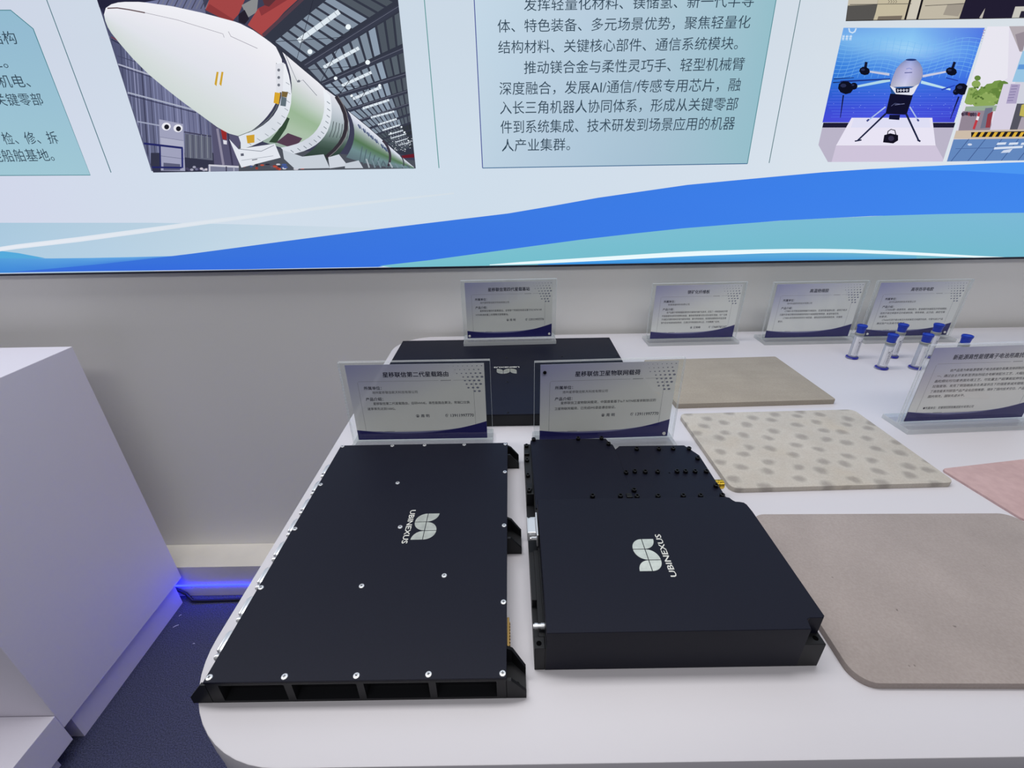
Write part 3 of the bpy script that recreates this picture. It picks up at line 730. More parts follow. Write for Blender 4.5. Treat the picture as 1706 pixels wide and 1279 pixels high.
   ((120,126,140),[-2664,14098,-2591,14004,-2583,14010,-2655,14103]),
   ((120,126,140),[-2603,14113,-2531,14019,-2523,14024,-2595,14118]),
   ((120,126,140),[-2543,14127,-2470,14033,-2462,14039,-2535,14132]),
   ((120,126,140),[-2483,14142,-2410,14048,-2402,14053,-2475,14147]),
   ((120,126,140),[-2423,14156,-2350,14063,-2342,14068,-2415,14161]),
   ((222,232,240),[-2623,13953,-2332,14024,-2336,14041,-2626,13971]),
   ((120,126,140),[-2635,14003,-2562,13909,-2554,13914,-2627,14009]),
   ((120,126,140),[-2586,14015,-2514,13920,-2505,13926,-2578,14020]),
   ((120,126,140),[-2538,14027,-2465,13932,-2457,13938,-2530,14032]),
   ((120,126,140),[-2490,14038,-2417,13944,-2408,13949,-2481,14044]),
   ((120,126,140),[-2441,14050,-2368,13956,-2360,13961,-2433,14055]),
   ((120,126,140),[-2393,14062,-2320,13967,-2312,13973,-2385,14067]),
   ((222,232,240),[-2561,13891,-2271,13949,-2274,13965,-2563,13907]),
   ((120,126,140),[-2573,13939,-2499,13844,-2491,13849,-2564,13944]),
   ((120,126,140),[-2524,13949,-2451,13854,-2443,13859,-2516,13954]),
   ((120,126,140),[-2476,13958,-2403,13863,-2394,13869,-2468,13964]),
   ((120,126,140),[-2428,13968,-2354,13873,-2346,13878,-2420,13973]),
   ((120,126,140),[-2380,13978,-2306,13883,-2298,13888,-2371,13983]),
   ((120,126,140),[-2332,13987,-2258,13893,-2249,13898,-2323,13993]),
   ((40,42,56),[-3989,16594,-4565,15564,-4555,15562,-3979,16591]),
   ((40,42,56),[-5007,15886,-3471,15944,-3470,15953,-5005,15896]),
   ((40,42,56),[-3601,15794,-4117,15172,-4107,15167,-3591,15789]),
   ((40,42,56),[-4402,15378,-3264,15430,-3263,15440,-4400,15388]),
   ((40,42,56),[-3319,15329,-3801,14883,-3792,14877,-3311,15322]),
   ((40,42,56),[-4001,15049,-3089,15065,-3088,15075,-3999,15060]),
   ((40,42,56),[-3097,15044,-3385,14731,-3376,14725,-3088,15039]),
   ((240,248,252),[-3284,16123,-3300,16095,-3333,16079,-3369,16079,-3395,16097,-3401,16125,-3385,16152,-3353,16169,-3317,16168,-3291,16151]),
   ((240,248,252),[-4185,15706,-4201,15680,-4232,15664,-4266,15665,-4289,15682,-4294,15708,-4278,15734,-4248,15750,-4214,15749,-4190,15733]),
   ((240,248,252),[-2976,15500,-2990,15474,-3019,15459,-3051,15459,-3075,15476,-3081,15501,-3067,15526,-3038,15542,-3006,15541,-2982,15525]),
   ((240,248,252),[-3737,15220,-3749,15201,-3771,15189,-3795,15189,-3813,15202,-3817,15221,-3806,15241,-3784,15252,-3759,15252,-3741,15240]),
   ((240,248,252),[-3452,14889,-3460,14874,-3477,14864,-3496,14865,-3510,14874,-3513,14890,-3505,14905,-3488,14915,-3469,14914,-3455,14905]),
   ((240,248,252),[-2797,15074,-2805,15058,-2822,15049,-2842,15049,-2857,15059,-2861,15075,-2852,15091,-2835,15100,-2815,15100,-2801,15090]),
   ((240,248,252),[-2367,14159,-2373,14148,-2385,14141,-2398,14141,-2409,14149,-2412,14160,-2406,14171,-2394,14178,-2380,14178,-2370,14171]),
   ((240,248,252),[-2686,14149,-2691,14139,-2702,14133,-2714,14133,-2723,14139,-2725,14149,-2720,14159,-2710,14165,-2698,14165,-2689,14159]),
   ((240,248,252),[-2304,13989,-2308,13979,-2318,13974,-2329,13974,-2337,13980,-2340,13989,-2335,13999,-2326,14004,-2314,14004,-2306,13998]),
   ((240,248,252),[-2426,14267,-2431,14257,-2442,14250,-2455,14250,-2464,14257,-2467,14268,-2462,14278,-2451,14285,-2438,14284,-2428,14278]),
   ((190,196,204),[-2645,13817,-2656,13808,-2673,13812,-2672,13823,-2654,13827]),
   ((190,196,204),[-2700,14071,-2712,14062,-2728,14066,-2727,14077,-2709,14081]),
   ((190,196,204),[-2272,13912,-2284,13903,-2301,13907,-2300,13918,-2282,13922]),
   ((190,196,204),[-2280,13837,-2292,13828,-2309,13832,-2307,13844,-2290,13847]),
   ((190,196,204),[-2455,13791,-2467,13782,-2484,13786,-2482,13798,-2464,13801]),
   ((190,196,204),[-2467,13947,-2478,13938,-2495,13942,-2494,13953,-2476,13957]),
   ((190,196,204),[-2410,13962,-2422,13952,-2439,13956,-2437,13968,-2420,13971]),
   ((190,196,204),[-2599,13900,-2610,13891,-2627,13895,-2626,13907,-2608,13910]),
   ((190,196,204),[-2227,13975,-2238,13966,-2255,13970,-2254,13981,-2236,13985]),
   ((190,196,204),[-2509,13896,-2521,13887,-2538,13891,-2536,13903,-2519,13906]),
   ((190,196,204),[-2390,13889,-2402,13880,-2419,13884,-2417,13896,-2400,13899]),
   ((190,196,204),[-2595,13793,-2607,13783,-2624,13787,-2623,13799,-2605,13802]),
   ((190,196,204),[-2633,13839,-2645,13830,-2662,13834,-2660,13845,-2643,13849]),
   ((190,196,204),[-2400,13807,-2412,13798,-2429,13802,-2427,13814,-2410,13817]),
   ((190,196,204),[-2687,13886,-2699,13877,-2716,13881,-2714,13893,-2696,13896]),
   ((190,196,204),[-2267,13979,-2278,13970,-2295,13973,-2294,13985,-2276,13988]),
   ((190,196,204),[-2523,14031,-2535,14022,-2551,14026,-2550,14037,-2532,14040]),
   ((190,196,204),[-2287,13894,-2298,13884,-2315,13888,-2314,13900,-2296,13903]),
   ((190,196,204),[-2470,13849,-2482,13840,-2499,13844,-2497,13855,-2480,13859]),
   ((190,196,204),[-2669,13976,-2681,13967,-2698,13970,-2696,13982,-2679,13985]),
   ((190,196,204),[-2303,14051,-2315,14042,-2332,14046,-2330,14057,-2313,14061]),
   ((190,196,204),[-2649,13778,-2660,13769,-2677,13773,-2676,13785,-2658,13788]),
   ((190,196,204),[-2411,13773,-2423,13764,-2440,13767,-2438,13779,-2421,13783]),
   ((190,196,204),[-2698,13798,-2710,13789,-2727,13793,-2726,13805,-2708,13808]),
   ((190,196,204),[-2223,14030,-2223,14025,-2232,14018,-2249,14022,-2248,14033,-2230,14037]),
   ((190,196,204),[-2497,13808,-2509,13798,-2526,13802,-2525,13814,-2507,13817]),
   ((190,196,204),[-2621,13841,-2633,13832,-2649,13836,-2648,13847,-2630,13851]),
   ((190,196,204),[-2406,13817,-2418,13808,-2435,13812,-2433,13823,-2416,13827]),
   ((190,196,204),[-2394,13808,-2405,13799,-2422,13802,-2421,13814,-2403,13818]),
   ((190,196,204),[-2601,13934,-2613,13925,-2630,13929,-2628,13940,-2611,13944]),
   ((190,196,204),[-2605,13972,-2616,13963,-2633,13967,-2632,13978,-2614,13982]),
   ((190,196,204),[-2352,13915,-2364,13906,-2381,13910,-2379,13922,-2362,13925]),
   ((190,196,204),[-2456,13944,-2467,13934,-2484,13938,-2483,13950,-2465,13953]),
   ((190,196,204),[-2323,13925,-2335,13915,-2351,13919,-2350,13931,-2332,13934]),
   ((190,196,204),[-2234,13983,-2246,13974,-2262,13978,-2261,13990,-2243,13993]),
   ((190,196,204),[-2506,13902,-2518,13892,-2535,13896,-2533,13908,-2516,13911]),
   ((190,196,204),[-2611,13806,-2623,13797,-2639,13801,-2638,13812,-2620,13816]),
   ((190,196,204),[-2495,13910,-2507,13901,-2524,13905,-2522,13916,-2504,13920]),
   ((190,196,204),[-2308,13956,-2320,13947,-2336,13951,-2335,13962,-2317,13966]),
   ((190,196,204),[-2509,14076,-2521,14067,-2537,14071,-2536,14082,-2518,14086]),
   ((104,30,44),[-2554,13677,-2221,13716,-2220,13638,-2489,13628]),
   ((162,70,70),[-6256,16446,-5890,16909,-5143,16899,-5587,16367,-5744,16258]),
   ((140,58,60),[-6256,16446,-6138,16543,-5713,16278,-5781,16218]),
   ((138,140,142),[-5483,16514,-5098,16657,-5198,16397,-5413,16306]),
   ((38,34,46),[-5588,16365,-5440,16438,-5387,16286,-5506,16198,-5623,16238]),
   ((168,72,72),[-5446,16184,-5150,16459,-4568,16650,-4208,16645,-4629,16389,-5176,15986]),
   ((138,56,60),[-5150,16459,-4568,16650,-4485,16600,-5119,16333]),
   ((90,50,56),[-5036,16656,-4661,16651,-4923,16481,-5011,16507]),
   ((84,62,74),[-5153,15975,-4146,16598,-4187,16642,-5193,16022]),
   ((78,82,92),[-6414,13409,-6261,13955,-2220,13578,-2219,13404]),
   ((96,90,110),[-5512,13494,-5552,13473,-5622,13474,-5652,13496,-5611,13517,-5542,13516]),
   ((44,40,56),[-5413,13509,-5433,13492,-5466,13493,-5478,13510,-5457,13526,-5425,13526]),
   ((44,40,56),[-5344,13489,-5374,13475,-5428,13476,-5452,13491,-5422,13505,-5367,13504]),
   ((70,90,150),[-6175,13541,-6196,13523,-6226,13523,-6236,13542,-6216,13560,-6186,13560]),
   ((70,90,150),[-5272,13480,-5311,13464,-5380,13465,-5411,13482,-5372,13499,-5303,13498]),
   ((150,60,52),[-5935,13467,-5960,13441,-5997,13442,-6009,13468,-5984,13494,-5946,13493]),
   ((200,200,210),[-6058,13547,-6097,13531,-6168,13532,-6199,13549,-6159,13566,-6088,13565]),
   ((200,200,210),[-5259,13459,-5294,13433,-5350,13434,-5372,13461,-5338,13486,-5281,13485]),
   ((70,90,150),[-5228,13478,-5262,13455,-5321,13456,-5344,13480,-5310,13502,-5252,13501]),
   ((70,90,150),[-6053,13507,-6076,13490,-6114,13491,-6128,13509,-6104,13526,-6067,13525]),
   ((190,80,60),[-6143,13537,-6180,13520,-6246,13521,-6274,13539,-6237,13555,-6171,13554]),
   ((150,60,52),[-5495,13511,-5521,13496,-5567,13497,-5586,13513,-5559,13528,-5514,13527]),
   ((44,40,56),[-5630,13545,-5667,13531,-5732,13532,-5762,13547,-5726,13560,-5660,13559]),
   ((44,40,56),[-6127,13542,-6158,13529,-6212,13530,-6236,13544,-6205,13557,-6150,13556]),
   ((190,80,60),[-5463,13491,-5496,13476,-5555,13477,-5581,13493,-5548,13508,-5488,13507]),
   ((190,80,60),[-4824,13455,-4864,13430,-4932,13431,-4960,13457,-4920,13483,-4853,13482]),
   ((190,80,60),[-5774,13530,-5803,13515,-5854,13516,-5876,13532,-5846,13547,-5795,13547]),
   ((190,80,60),[-5398,13441,-5424,13419,-5466,13419,-5481,13442,-5455,13464,-5413,13463]),
   ((200,200,210),[-5388,13540,-5419,13523,-5475,13524,-5498,13541,-5467,13558,-5411,13557]),
   ((150,60,52),[-5428,13455,-5458,13431,-5507,13432,-5525,13457,-5495,13481,-5446,13480]),
   ((200,200,210),[-4981,13436,-5019,13414,-5086,13415,-5114,13438,-5076,13460,-5009,13459]),
   ((150,60,52),[-6207,13520,-6239,13494,-6287,13495,-6304,13522,-6273,13547,-6224,13546]),
   ((200,200,210),[-5998,13548,-6030,13525,-6080,13525,-6099,13550,-6067,13574,-6017,13573]),
   ((44,40,56),[-5918,13529,-5940,13506,-5971,13506,-5981,13530,-5959,13554,-5927,13553]),
   ((70,90,150),[-5237,13528,-5278,13505,-5348,13506,-5377,13531,-5336,13554,-5266,13553]),
   ((150,60,52),[-5064,13531,-5087,13514,-5125,13515,-5140,13532,-5117,13549,-5079,13548]),
   ('g',12,11,[-3613,14602,-3573,14509,-3546,14415,-3532,14322,-3531,14228,-3544,14135,-3571,14041,-3611,13947,-3666,13853,-3735,13760,-3818,13666,-3492,14503,-3455,14415,-3429,14327,-3416,14239,-3416,14151,-3428,14063,-3453,13975,-3491,13887,-3543,13800,-3607,13712,-3685,13624,-3371,14403,-3336,14321,-3312,14238,-3300,14156,-3300,14073,-3312,13991,-3335,13909,-3371,13827,-3419,13746,-3479,13664,-3551,13583,-3248,14303,-3216,14225,-3194,14148,-3183,14072,-3183,13995,-3194,13919,-3216,13843,-3250,13767,-3294,13691,-3350,13616,-3417,13541,-3127,14198,-3098,14128,-3079,14059,-3069,13990,-3069,13921,-3078,13852,-3098,13784,-3127,13716,-3167,13648,-3217,13580,-3277,13513,-3007,14091,-2981,14030,-2964,13969,-2955,13908,-2954,13847,-2962,13787,-2979,13727,-3005,13667,-3039,13607,-3082,13548,-3134,13489,-2886,13984,-2863,13931,-2848,13878,-2840,13825,-2839,13773,-2846,13721,-2860,13669,-2881,13618,-2910,13566,-2947,13515,-2991,13465,-2765,13874,-2746,13830,-2732,13786,-2725,13743,-2724,13699,-2729,13656,-2740,13613,-2758,13570,-2781,13528,-2811,13486,-2847,13444,-2642,13764,-2627,13729,-2616,13694,-2610,13660,-2608,13626,-2612,13591,-2620,13557,-2634,13524,-2652,13490,-2675,13457,-2703,13423,-2515,13655,-2504,13630,-2496,13606,-2491,13581,-2490,13557,-2493,13532,-2498,13508,-2508,13484,-2520,13460,-2537,13436,-2556,13412,-2386,13547,-2380,13532,-2375,13518,-2372,13503,-2371,13489,-2372,13475,-2376,13461,-2381,13447,-2388,13433,-2397,13419,-2409,13405,-2256,13437,-2254,13433,-2253,13429,-2252,13425,-2252,13421,-2252,13417,-2252,13414,-2254,13410,-2256,13406,-2258,13402,-2261,13398],[(226,230,240),(216,221,233),(206,212,226),(178,189,193),(150,166,160),(117,142,122),(84,118,84),(98,129,114),(112,140,144),(104,128,134),(96,116,124),(226,230,240),(216,221,233),(206,212,226),(178,189,193),(150,166,160),(117,142,122),(84,118,84),(98,129,114),(112,140,144),(104,128,134),(96,116,124),(226,230,240),(216,221,233),(206,212,226),(178,189,193),(150,166,160),(117,142,122),(84,118,84),(98,129,114),(112,140,144),(104,128,134),(96,116,124),(226,230,240),(216,221,233),(206,212,226),(178,189,193),(150,166,160),(117,142,122),(84,118,84),(98,129,114),(112,140,144),(104,128,134),(96,116,124),(226,230,240),(216,221,233),(206,212,226),(178,189,193),(150,166,160),(117,142,122),(84,118,84),(98,129,114),(112,140,144),(104,128,134),(96,116,124),(226,230,240),(216,221,233),(206,212,226),(178,189,193),(150,166,160),(117,142,122),(84,118,84),(98,129,114),(112,140,144),(104,128,134),(96,116,124),(226,230,240),(216,221,233),(206,212,226),(178,189,193),(150,166,160),(117,142,122),(84,118,84),(98,129,114),(112,140,144),(104,128,134),(96,116,124),(226,230,240),(216,221,233),(206,212,226),(178,189,193),(150,166,160),(117,142,122),(84,118,84),(98,129,114),(112,140,144),(104,128,134),(96,116,124),(226,230,240),(216,221,233),(206,212,226),(178,189,193),(150,166,160),(117,142,122),(84,118,84),(98,129,114),(112,140,144),(104,128,134),(96,116,124),(226,230,240),(216,221,233),(206,212,226),(178,189,193),(150,166,160),(117,142,122),(84,118,84),(98,129,114),(112,140,144),(104,128,134),(96,116,124),(226,230,240),(216,221,233),(206,212,226),(178,189,193),(150,166,160),(117,142,122),(84,118,84),(98,129,114),(112,140,144),(104,128,134),(96,116,124),(226,230,240),(216,221,233),(206,212,226),(178,189,193),(150,166,160),(117,142,122),(84,118,84),(98,129,114),(112,140,144),(104,128,134),(96,116,124)]),
   ((70,84,120),[-3440,14329,-3407,14244,-3378,14255,-3411,14340]),
   ((70,84,120),[-3393,14320,-3367,14223,-3353,14227,-3379,14324]),
   ((70,84,120),[-3343,14245,-3310,14159,-3280,14170,-3314,14256]),
   ((70,84,120),[-3296,14235,-3270,14138,-3256,14142,-3282,14240]),
   ((70,84,120),[-3258,14170,-3224,14084,-3195,14096,-3229,14182]),
   ((70,84,120),[-3210,14161,-3184,14063,-3170,14067,-3197,14165]),
   ((70,84,120),[-3184,14106,-3150,14020,-3121,14031,-3155,14118]),
   ((70,84,120),[-3137,14097,-3110,13998,-3096,14002,-3123,14101]),
   ((70,84,120),[-3098,14031,-3063,13944,-3034,13956,-3069,14043]),
   ((70,84,120),[-3050,14022,-3023,13923,-3009,13927,-3037,14026]),
   ((70,84,120),[-2974,13923,-2938,13835,-2909,13847,-2944,13934]),
   ((70,84,120),[-2926,13914,-2898,13813,-2884,13818,-2912,13918]),
   ((70,84,120),[-2899,13858,-2863,13769,-2834,13781,-2869,13869]),
   ((70,84,120),[-2851,13848,-2822,13747,-2808,13752,-2837,13852]),
   ((64,58,70),[-2930,13986,-2881,13928,-2833,13957,-2884,14018]),
   ((64,58,70),[-2881,13928,-2846,13869,-2794,13893,-2833,13957]),
   ((64,58,70),[-2846,13869,-2822,13808,-2767,13825,-2794,13893]),
   ((64,58,70),[-2822,13808,-2810,13746,-2753,13755,-2767,13825]),
   ((64,58,70),[-2810,13746,-2809,13680,-2752,13682,-2753,13755]),
   ((64,58,70),[-2809,13680,-2820,13613,-2765,13607,-2752,13682]),
   ((64,58,70),[-2820,13613,-2844,13542,-2790,13529,-2765,13607]),
   ((64,58,70),[-2844,13542,-2880,13467,-2828,13451,-2790,13529]),
   ((64,70,80),[-2553,13676,-2529,13647,-2504,13661,-2529,13692]),
   ((64,70,80),[-2529,13647,-2511,13617,-2485,13629,-2504,13661]),
   ((64,70,80),[-2511,13617,-2500,13587,-2472,13595,-2485,13629]),
   ((64,70,80),[-2500,13587,-2494,13556,-2466,13560,-2472,13595]),
   ((64,70,80),[-2494,13556,-2494,13524,-2466,13524,-2466,13560]),
   ((64,70,80),[-2494,13524,-2500,13490,-2472,13487,-2466,13524]),
   ((64,70,80),[-2500,13490,-2512,13456,-2485,13449,-2472,13487]),
   ((64,70,80),[-2512,13456,-2530,13419,-2504,13411,-2485,13449]),
   ((84,104,112),[-3411,13887,-3538,13536,-3518,13532,-3391,13884]),
   ((84,104,112),[-3322,13829,-3441,13519,-3421,13515,-3301,13825]),
   ((84,104,112),[-3232,13770,-3344,13502,-3324,13498,-3212,13765]),
   ((84,104,112),[-3142,13711,-3246,13486,-3227,13480,-3122,13706]),
   ((84,104,112),[-3051,13652,-3149,13469,-3129,13463,-3032,13645]),
   ((84,104,112),[-2960,13593,-3051,13453,-3032,13445,-2941,13585]),
   ('g',6,11,[-4024,15011,-4000,14851,-4000,14695,-4022,14546,-4067,14402,-4136,14265,-4230,14134,-4347,14010,-4490,13893,-4657,13784,-4850,13681,-3952,14959,-3923,14805,-3915,14655,-3931,14510,-3969,14370,-4030,14236,-4116,14108,-4225,13985,-4359,13869,-4517,13759,-4699,13655,-3880,14907,-3844,14758,-3831,14614,-3839,14474,-3870,14339,-3924,14208,-4001,14082,-4102,13961,-4227,13845,-4375,13734,-4548,13629,-3807,14854,-3766,14712,-3746,14573,-3748,14438,-3772,14307,-3818,14179,-3887,14055,-3979,13936,-4095,13820,-4234,13709,-4397,13602,-3760,14783,-3715,14654,-3689,14528,-3684,14405,-3699,14284,-3735,14166,-3792,14050,-3871,13938,-3971,13828,-4093,13722,-4238,13619,-3717,14709,-3667,14595,-3636,14483,-3623,14372,-3629,14263,-3655,14156,-3699,14050,-3764,13946,-3848,13843,-3953,13743,-4078,13644],[(226,228,236),(214,218,227),(202,209,218),(187,196,205),(168,181,186),(150,166,168),(115,133,130),(80,100,93),(59,79,70),(52,70,63),(46,60,56),(226,228,236),(214,218,227),(202,209,218),(187,196,205),(168,181,186),(150,166,168),(115,133,130),(80,100,93),(59,79,70),(52,70,63),(46,60,56),(226,228,236),(214,218,227),(202,209,218),(187,196,205),(168,181,186),(150,166,168),(115,133,130),(80,100,93),(59,79,70),(52,70,63),(46,60,56),(226,228,236),(214,218,227),(202,209,218),(187,196,205),(168,181,186),(150,166,168),(115,133,130),(80,100,93),(59,79,70),(52,70,63),(46,60,56),(226,228,236),(214,218,227),(202,209,218),(187,196,205),(168,181,186),(150,166,168),(115,133,130),(80,100,93),(59,79,70),(52,70,63),(46,60,56),(226,228,236),(214,218,227),(202,209,218),(187,196,205),(168,181,186),(150,166,168),(115,133,130),(80,100,93),(59,79,70),(52,70,63),(46,60,56)]),
   ((70,80,84),[-3977,14402,-4038,14243,-4025,14239,-3962,14400]),
   ((70,80,84),[-4038,14243,-4136,14091,-4122,14086,-4025,14239]),
   ((70,80,84),[-3914,14383,-3968,14230,-3954,14226,-3899,14381]),
   ((70,80,84),[-3968,14230,-4056,14083,-4043,14078,-3954,14226]),
   ((70,80,84),[-3851,14364,-3897,14217,-3883,14214,-3836,14362]),
   ((70,80,84),[-3897,14217,-3977,14074,-3963,14070,-3883,14214]),
   ((70,80,84),[-3788,14345,-3827,14203,-3812,14201,-3773,14344]),
   ((70,80,84),[-3827,14203,-3897,14065,-3883,14061,-3812,14201]),
   ((70,80,84),[-3725,14326,-3756,14190,-3741,14188,-3710,14325]),
   ((70,80,84),[-3756,14190,-3818,14056,-3803,14053,-3741,14188]),
   ((70,80,84),[-3662,14307,-3685,14176,-3670,14175,-3647,14306]),
   ((70,80,84),[-3685,14176,-3738,14048,-3723,14045,-3670,14175]),
   ((54,50,58),[-3861,14865,-3778,14700,-3694,14732,-3779,14901]),
   ((54,50,58),[-3778,14700,-3735,14543,-3647,14562,-3694,14732]),
   ((54,50,58),[-3735,14543,-3731,14392,-3641,14396,-3647,14562]),
   ((54,50,58),[-3731,14392,-3764,14247,-3678,14232,-3641,14396]),
   ((54,50,58),[-3764,14247,-3837,14106,-3759,14074,-3678,14232]),
   ((54,50,58),[-3837,14106,-3950,13969,-3884,13922,-3759,14074]),
   ((54,50,58),[-3950,13969,-4106,13836,-4053,13777,-3884,13922]),
   ((54,50,58),[-4106,13836,-4309,13705,-4261,13641,-4053,13777]),
   ((120,116,120),[-3787,14879,-3701,14713,-3686,14719,-3772,14886]),
   ((120,116,120),[-3701,14713,-3655,14552,-3638,14556,-3686,14719]),
   ((120,116,120),[-3655,14552,-3647,14395,-3631,14396,-3638,14556]),
   ((120,116,120),[-3647,14395,-3680,14243,-3665,14240,-3631,14396]),
   ((120,116,120),[-3680,14243,-3755,14095,-3740,14089,-3665,14240]),
   ((120,116,120),[-3755,14095,-3871,13951,-3858,13943,-3740,14089]),
   ((120,116,120),[-3871,13951,-4030,13812,-4020,13802,-3858,13943]),
   ((120,116,120),[-4030,13812,-4233,13678,-4224,13666,-4020,13802]),
   ('g',10,13,[-4824,15704,-4778,15549,-4753,15397,-4747,15247,-4763,15099,-4800,14954,-4859,14811,-4939,14671,-5042,14535,-5168,14401,-5317,14270,-5489,14143,-5684,14019,-4735,15628,-4691,15476,-4667,15327,-4663,15179,-4679,15035,-4716,14893,-4774,14753,-4854,14617,-4955,14484,-5078,14354,-5224,14228,-5392,14105,-5583,13985,-4645,15552,-4604,15402,-4581,15256,-4579,15111,-4595,14970,-4632,14831,-4690,14696,-4768,14563,-4867,14434,-4988,14308,-5130,14185,-5294,14066,-5481,13951,-4554,15475,-4515,15328,-4495,15184,-4493,15043,-4511,14905,-4548,14770,-4605,14637,-4682,14508,-4779,14383,-4897,14261,-5036,14142,-5197,14028,-5378,13917,-4463,15397,-4427,15254,-4408,15113,-4408,14975,-4426,14840,-4463,14709,-4519,14580,-4595,14455,-4690,14334,-4806,14216,-4942,14102,-5098,13991,-5274,13885,-4370,15320,-4337,15180,-4320,15044,-4321,14910,-4340,14779,-4377,14652,-4432,14528,-4506,14408,-4599,14291,-4712,14178,-4843,14069,-4994,13964,-5165,13863,-4277,15242,-4246,15106,-4231,14974,-4234,14844,-4253,14718,-4290,14595,-4345,14476,-4417,14360,-4508,14248,-4617,14140,-4744,14036,-4890,13937,-5055,13841,-4183,15164,-4155,15032,-4142,14904,-4146,14778,-4166,14657,-4203,14538,-4257,14424,-4328,14313,-4416,14206,-4522,14103,-4645,14004,-4786,13909,-4945,13819,-4094,15080,-4070,14955,-4061,14834,-4067,14715,-4088,14601,-4125,14490,-4178,14383,-4246,14279,-4330,14180,-4431,14085,-4548,13993,-4681,13907,-4831,13825,-4015,14989,-3996,14873,-3991,14762,-4000,14653,-4022,14549,-4058,14448,-4109,14351,-4173,14258,-4252,14169,-4345,14084,-4453,14004,-4576,13927,-4713,13856],[(236,236,242),(230,231,237),(224,226,232),(216,220,222),(205,213,210),(192,206,196),(173,194,173),(154,182,150),(159,185,156),(170,192,168),(172,192,173),(161,181,167),(150,170,160),(236,236,242),(230,231,237),(224,226,232),(216,220,222),(205,213,210),(192,206,196),(173,194,173),(154,182,150),(159,185,156),(170,192,168),(172,192,173),(161,181,167),(150,170,160),(236,236,242),(230,231,237),(224,226,232),(216,220,222),(205,213,210),(192,206,196),(173,194,173),(154,182,150),(159,185,156),(170,192,168),(172,192,173),(161,181,167),(150,170,160),(236,236,242),(230,231,237),(224,226,232),(216,220,222),(205,213,210),(192,206,196),(173,194,173),(154,182,150),(159,185,156),(170,192,168),(172,192,173),(161,181,167),(150,170,160),(236,236,242),(230,231,237),(224,226,232),(216,220,222),(205,213,210),(192,206,196),(173,194,173),(154,182,150),(159,185,156),(170,192,168),(172,192,173),(161,181,167),(150,170,160),(236,236,242),(230,231,237),(224,226,232),(216,220,222),(205,213,210),(192,206,196),(173,194,173),(154,182,150),(159,185,156),(170,192,168),(172,192,173),(161,181,167),(150,170,160),(236,236,242),(230,231,237),(224,226,232),(216,220,222),(205,213,210),(192,206,196),(173,194,173),(154,182,150),(159,185,156),(170,192,168),(172,192,173),(161,181,167),(150,170,160),(236,236,242),(230,231,237),(224,226,232),(216,220,222),(205,213,210),(192,206,196),(173,194,173),(154,182,150),(159,185,156),(170,192,168),(172,192,173),(161,181,167),(150,170,160),(236,236,242),(230,231,237),(224,226,232),(216,220,222),(205,213,210),(192,206,196),(173,194,173),(154,182,150),(159,185,156),(170,192,168),(172,192,173),(161,181,167),(150,170,160),(236,236,242),(230,231,237),(224,226,232),(216,220,222),(205,213,210),(192,206,196),(173,194,173),(154,182,150),(159,185,156),(170,192,168),(172,192,173),(161,181,167),(150,170,160)]),
   ((52,74,56),[-5092,14541,-4953,14471,-5085,14276,-5370,13988,-5542,14006,-5265,14249]),
   ((84,62,80),[-5375,13998,-5061,14184,-4753,14072,-4984,13857]),
   ((130,134,146),[-4775,15659,-4696,15376,-4685,15380,-4763,15662]),
   ((130,134,146),[-4696,15376,-4626,15152,-4617,15159,-4685,15380]),
   ((130,134,146),[-4626,15152,-4497,15194,-4488,15202,-4617,15159]),
   ((130,134,146),[-4497,15194,-4253,14898,-4242,14904,-4488,15202]),
   ((110,114,126),[-4555,15177,-4569,15159,-4595,15153,-4618,15160,-4624,15178,-4610,15195,-4584,15202,-4562,15194]),
   ('g',2,13,[-4088,15024,-4094,14868,-4116,14723,-4155,14588,-4212,14463,-4286,14350,-4377,14248,-4486,14157,-4613,14079,-4758,14013,-4920,13959,-5099,13918,-5296,13889,-3952,14897,-3956,14739,-3977,14590,-4015,14453,-4070,14326,-4144,14210,-4236,14106,-4345,14013,-4473,13933,-4618,13865,-4782,13809,-4964,13767,-5163,13737],[(236,240,246),(232,237,244),(229,234,241),(226,231,238),(222,228,236),(218,224,232),(214,220,229),(210,216,226),(206,212,222),(208,214,224),(211,217,227),(214,220,230),(216,222,232),(236,240,246),(232,237,244),(229,234,241),(226,231,238),(222,228,236),(218,224,232),(214,220,229),(210,216,226),(206,212,222),(208,214,224),(211,217,227),(214,220,230),(216,222,232)]),
   ((120,130,140),[-4052,14783,-3993,14736,-3982,14746,-4041,14793]),
   ((120,130,140),[-4073,14648,-4014,14600,-4003,14610,-4062,14658]),
   ((120,130,140),[-4108,14522,-4049,14473,-4038,14483,-4097,14532]),
   ((120,130,140),[-4158,14404,-4099,14356,-4087,14366,-4147,14414]),
   ((120,130,140),[-4222,14297,-4163,14248,-4151,14258,-4211,14307]),
   ((120,130,140),[-4301,14199,-4241,14149,-4230,14160,-4289,14209]),
   ((120,130,140),[-4394,14111,-4335,14061,-4323,14072,-4383,14122]),
   ((120,130,140),[-4503,14034,-4443,13984,-4431,13994,-4491,14044]),
   ((120,130,140),[-4626,13967,-4566,13917,-4555,13927,-4614,13978]),
   ((120,130,140),[-4764,13911,-4704,13860,-4692,13871,-4752,13922]),
   ((120,130,140),[-4916,13866,-4857,13815,-4845,13826,-4904,13876]),
   ((120,130,140),[-5083,13832,-5024,13781,-5012,13791,-5071,13842]),
   ((198,206,216),[-5263,13845,-4835,13696,-4327,13736,-4241,13445,-5070,13442,-5273,13655]),
   ((206,212,222),[-4233,13671,-3972,13731,-3801,13487,-4242,13439]),
   ((196,204,214),[-3864,13537,-3531,13596,-3450,13433,-3882,13433]),
   ((170,180,188),[-3364,13621,-3322,13433,-3288,13442,-3331,13630]),
   ((120,140,150),[-3231,13599,-3185,13430,-3151,13441,-3198,13609]),
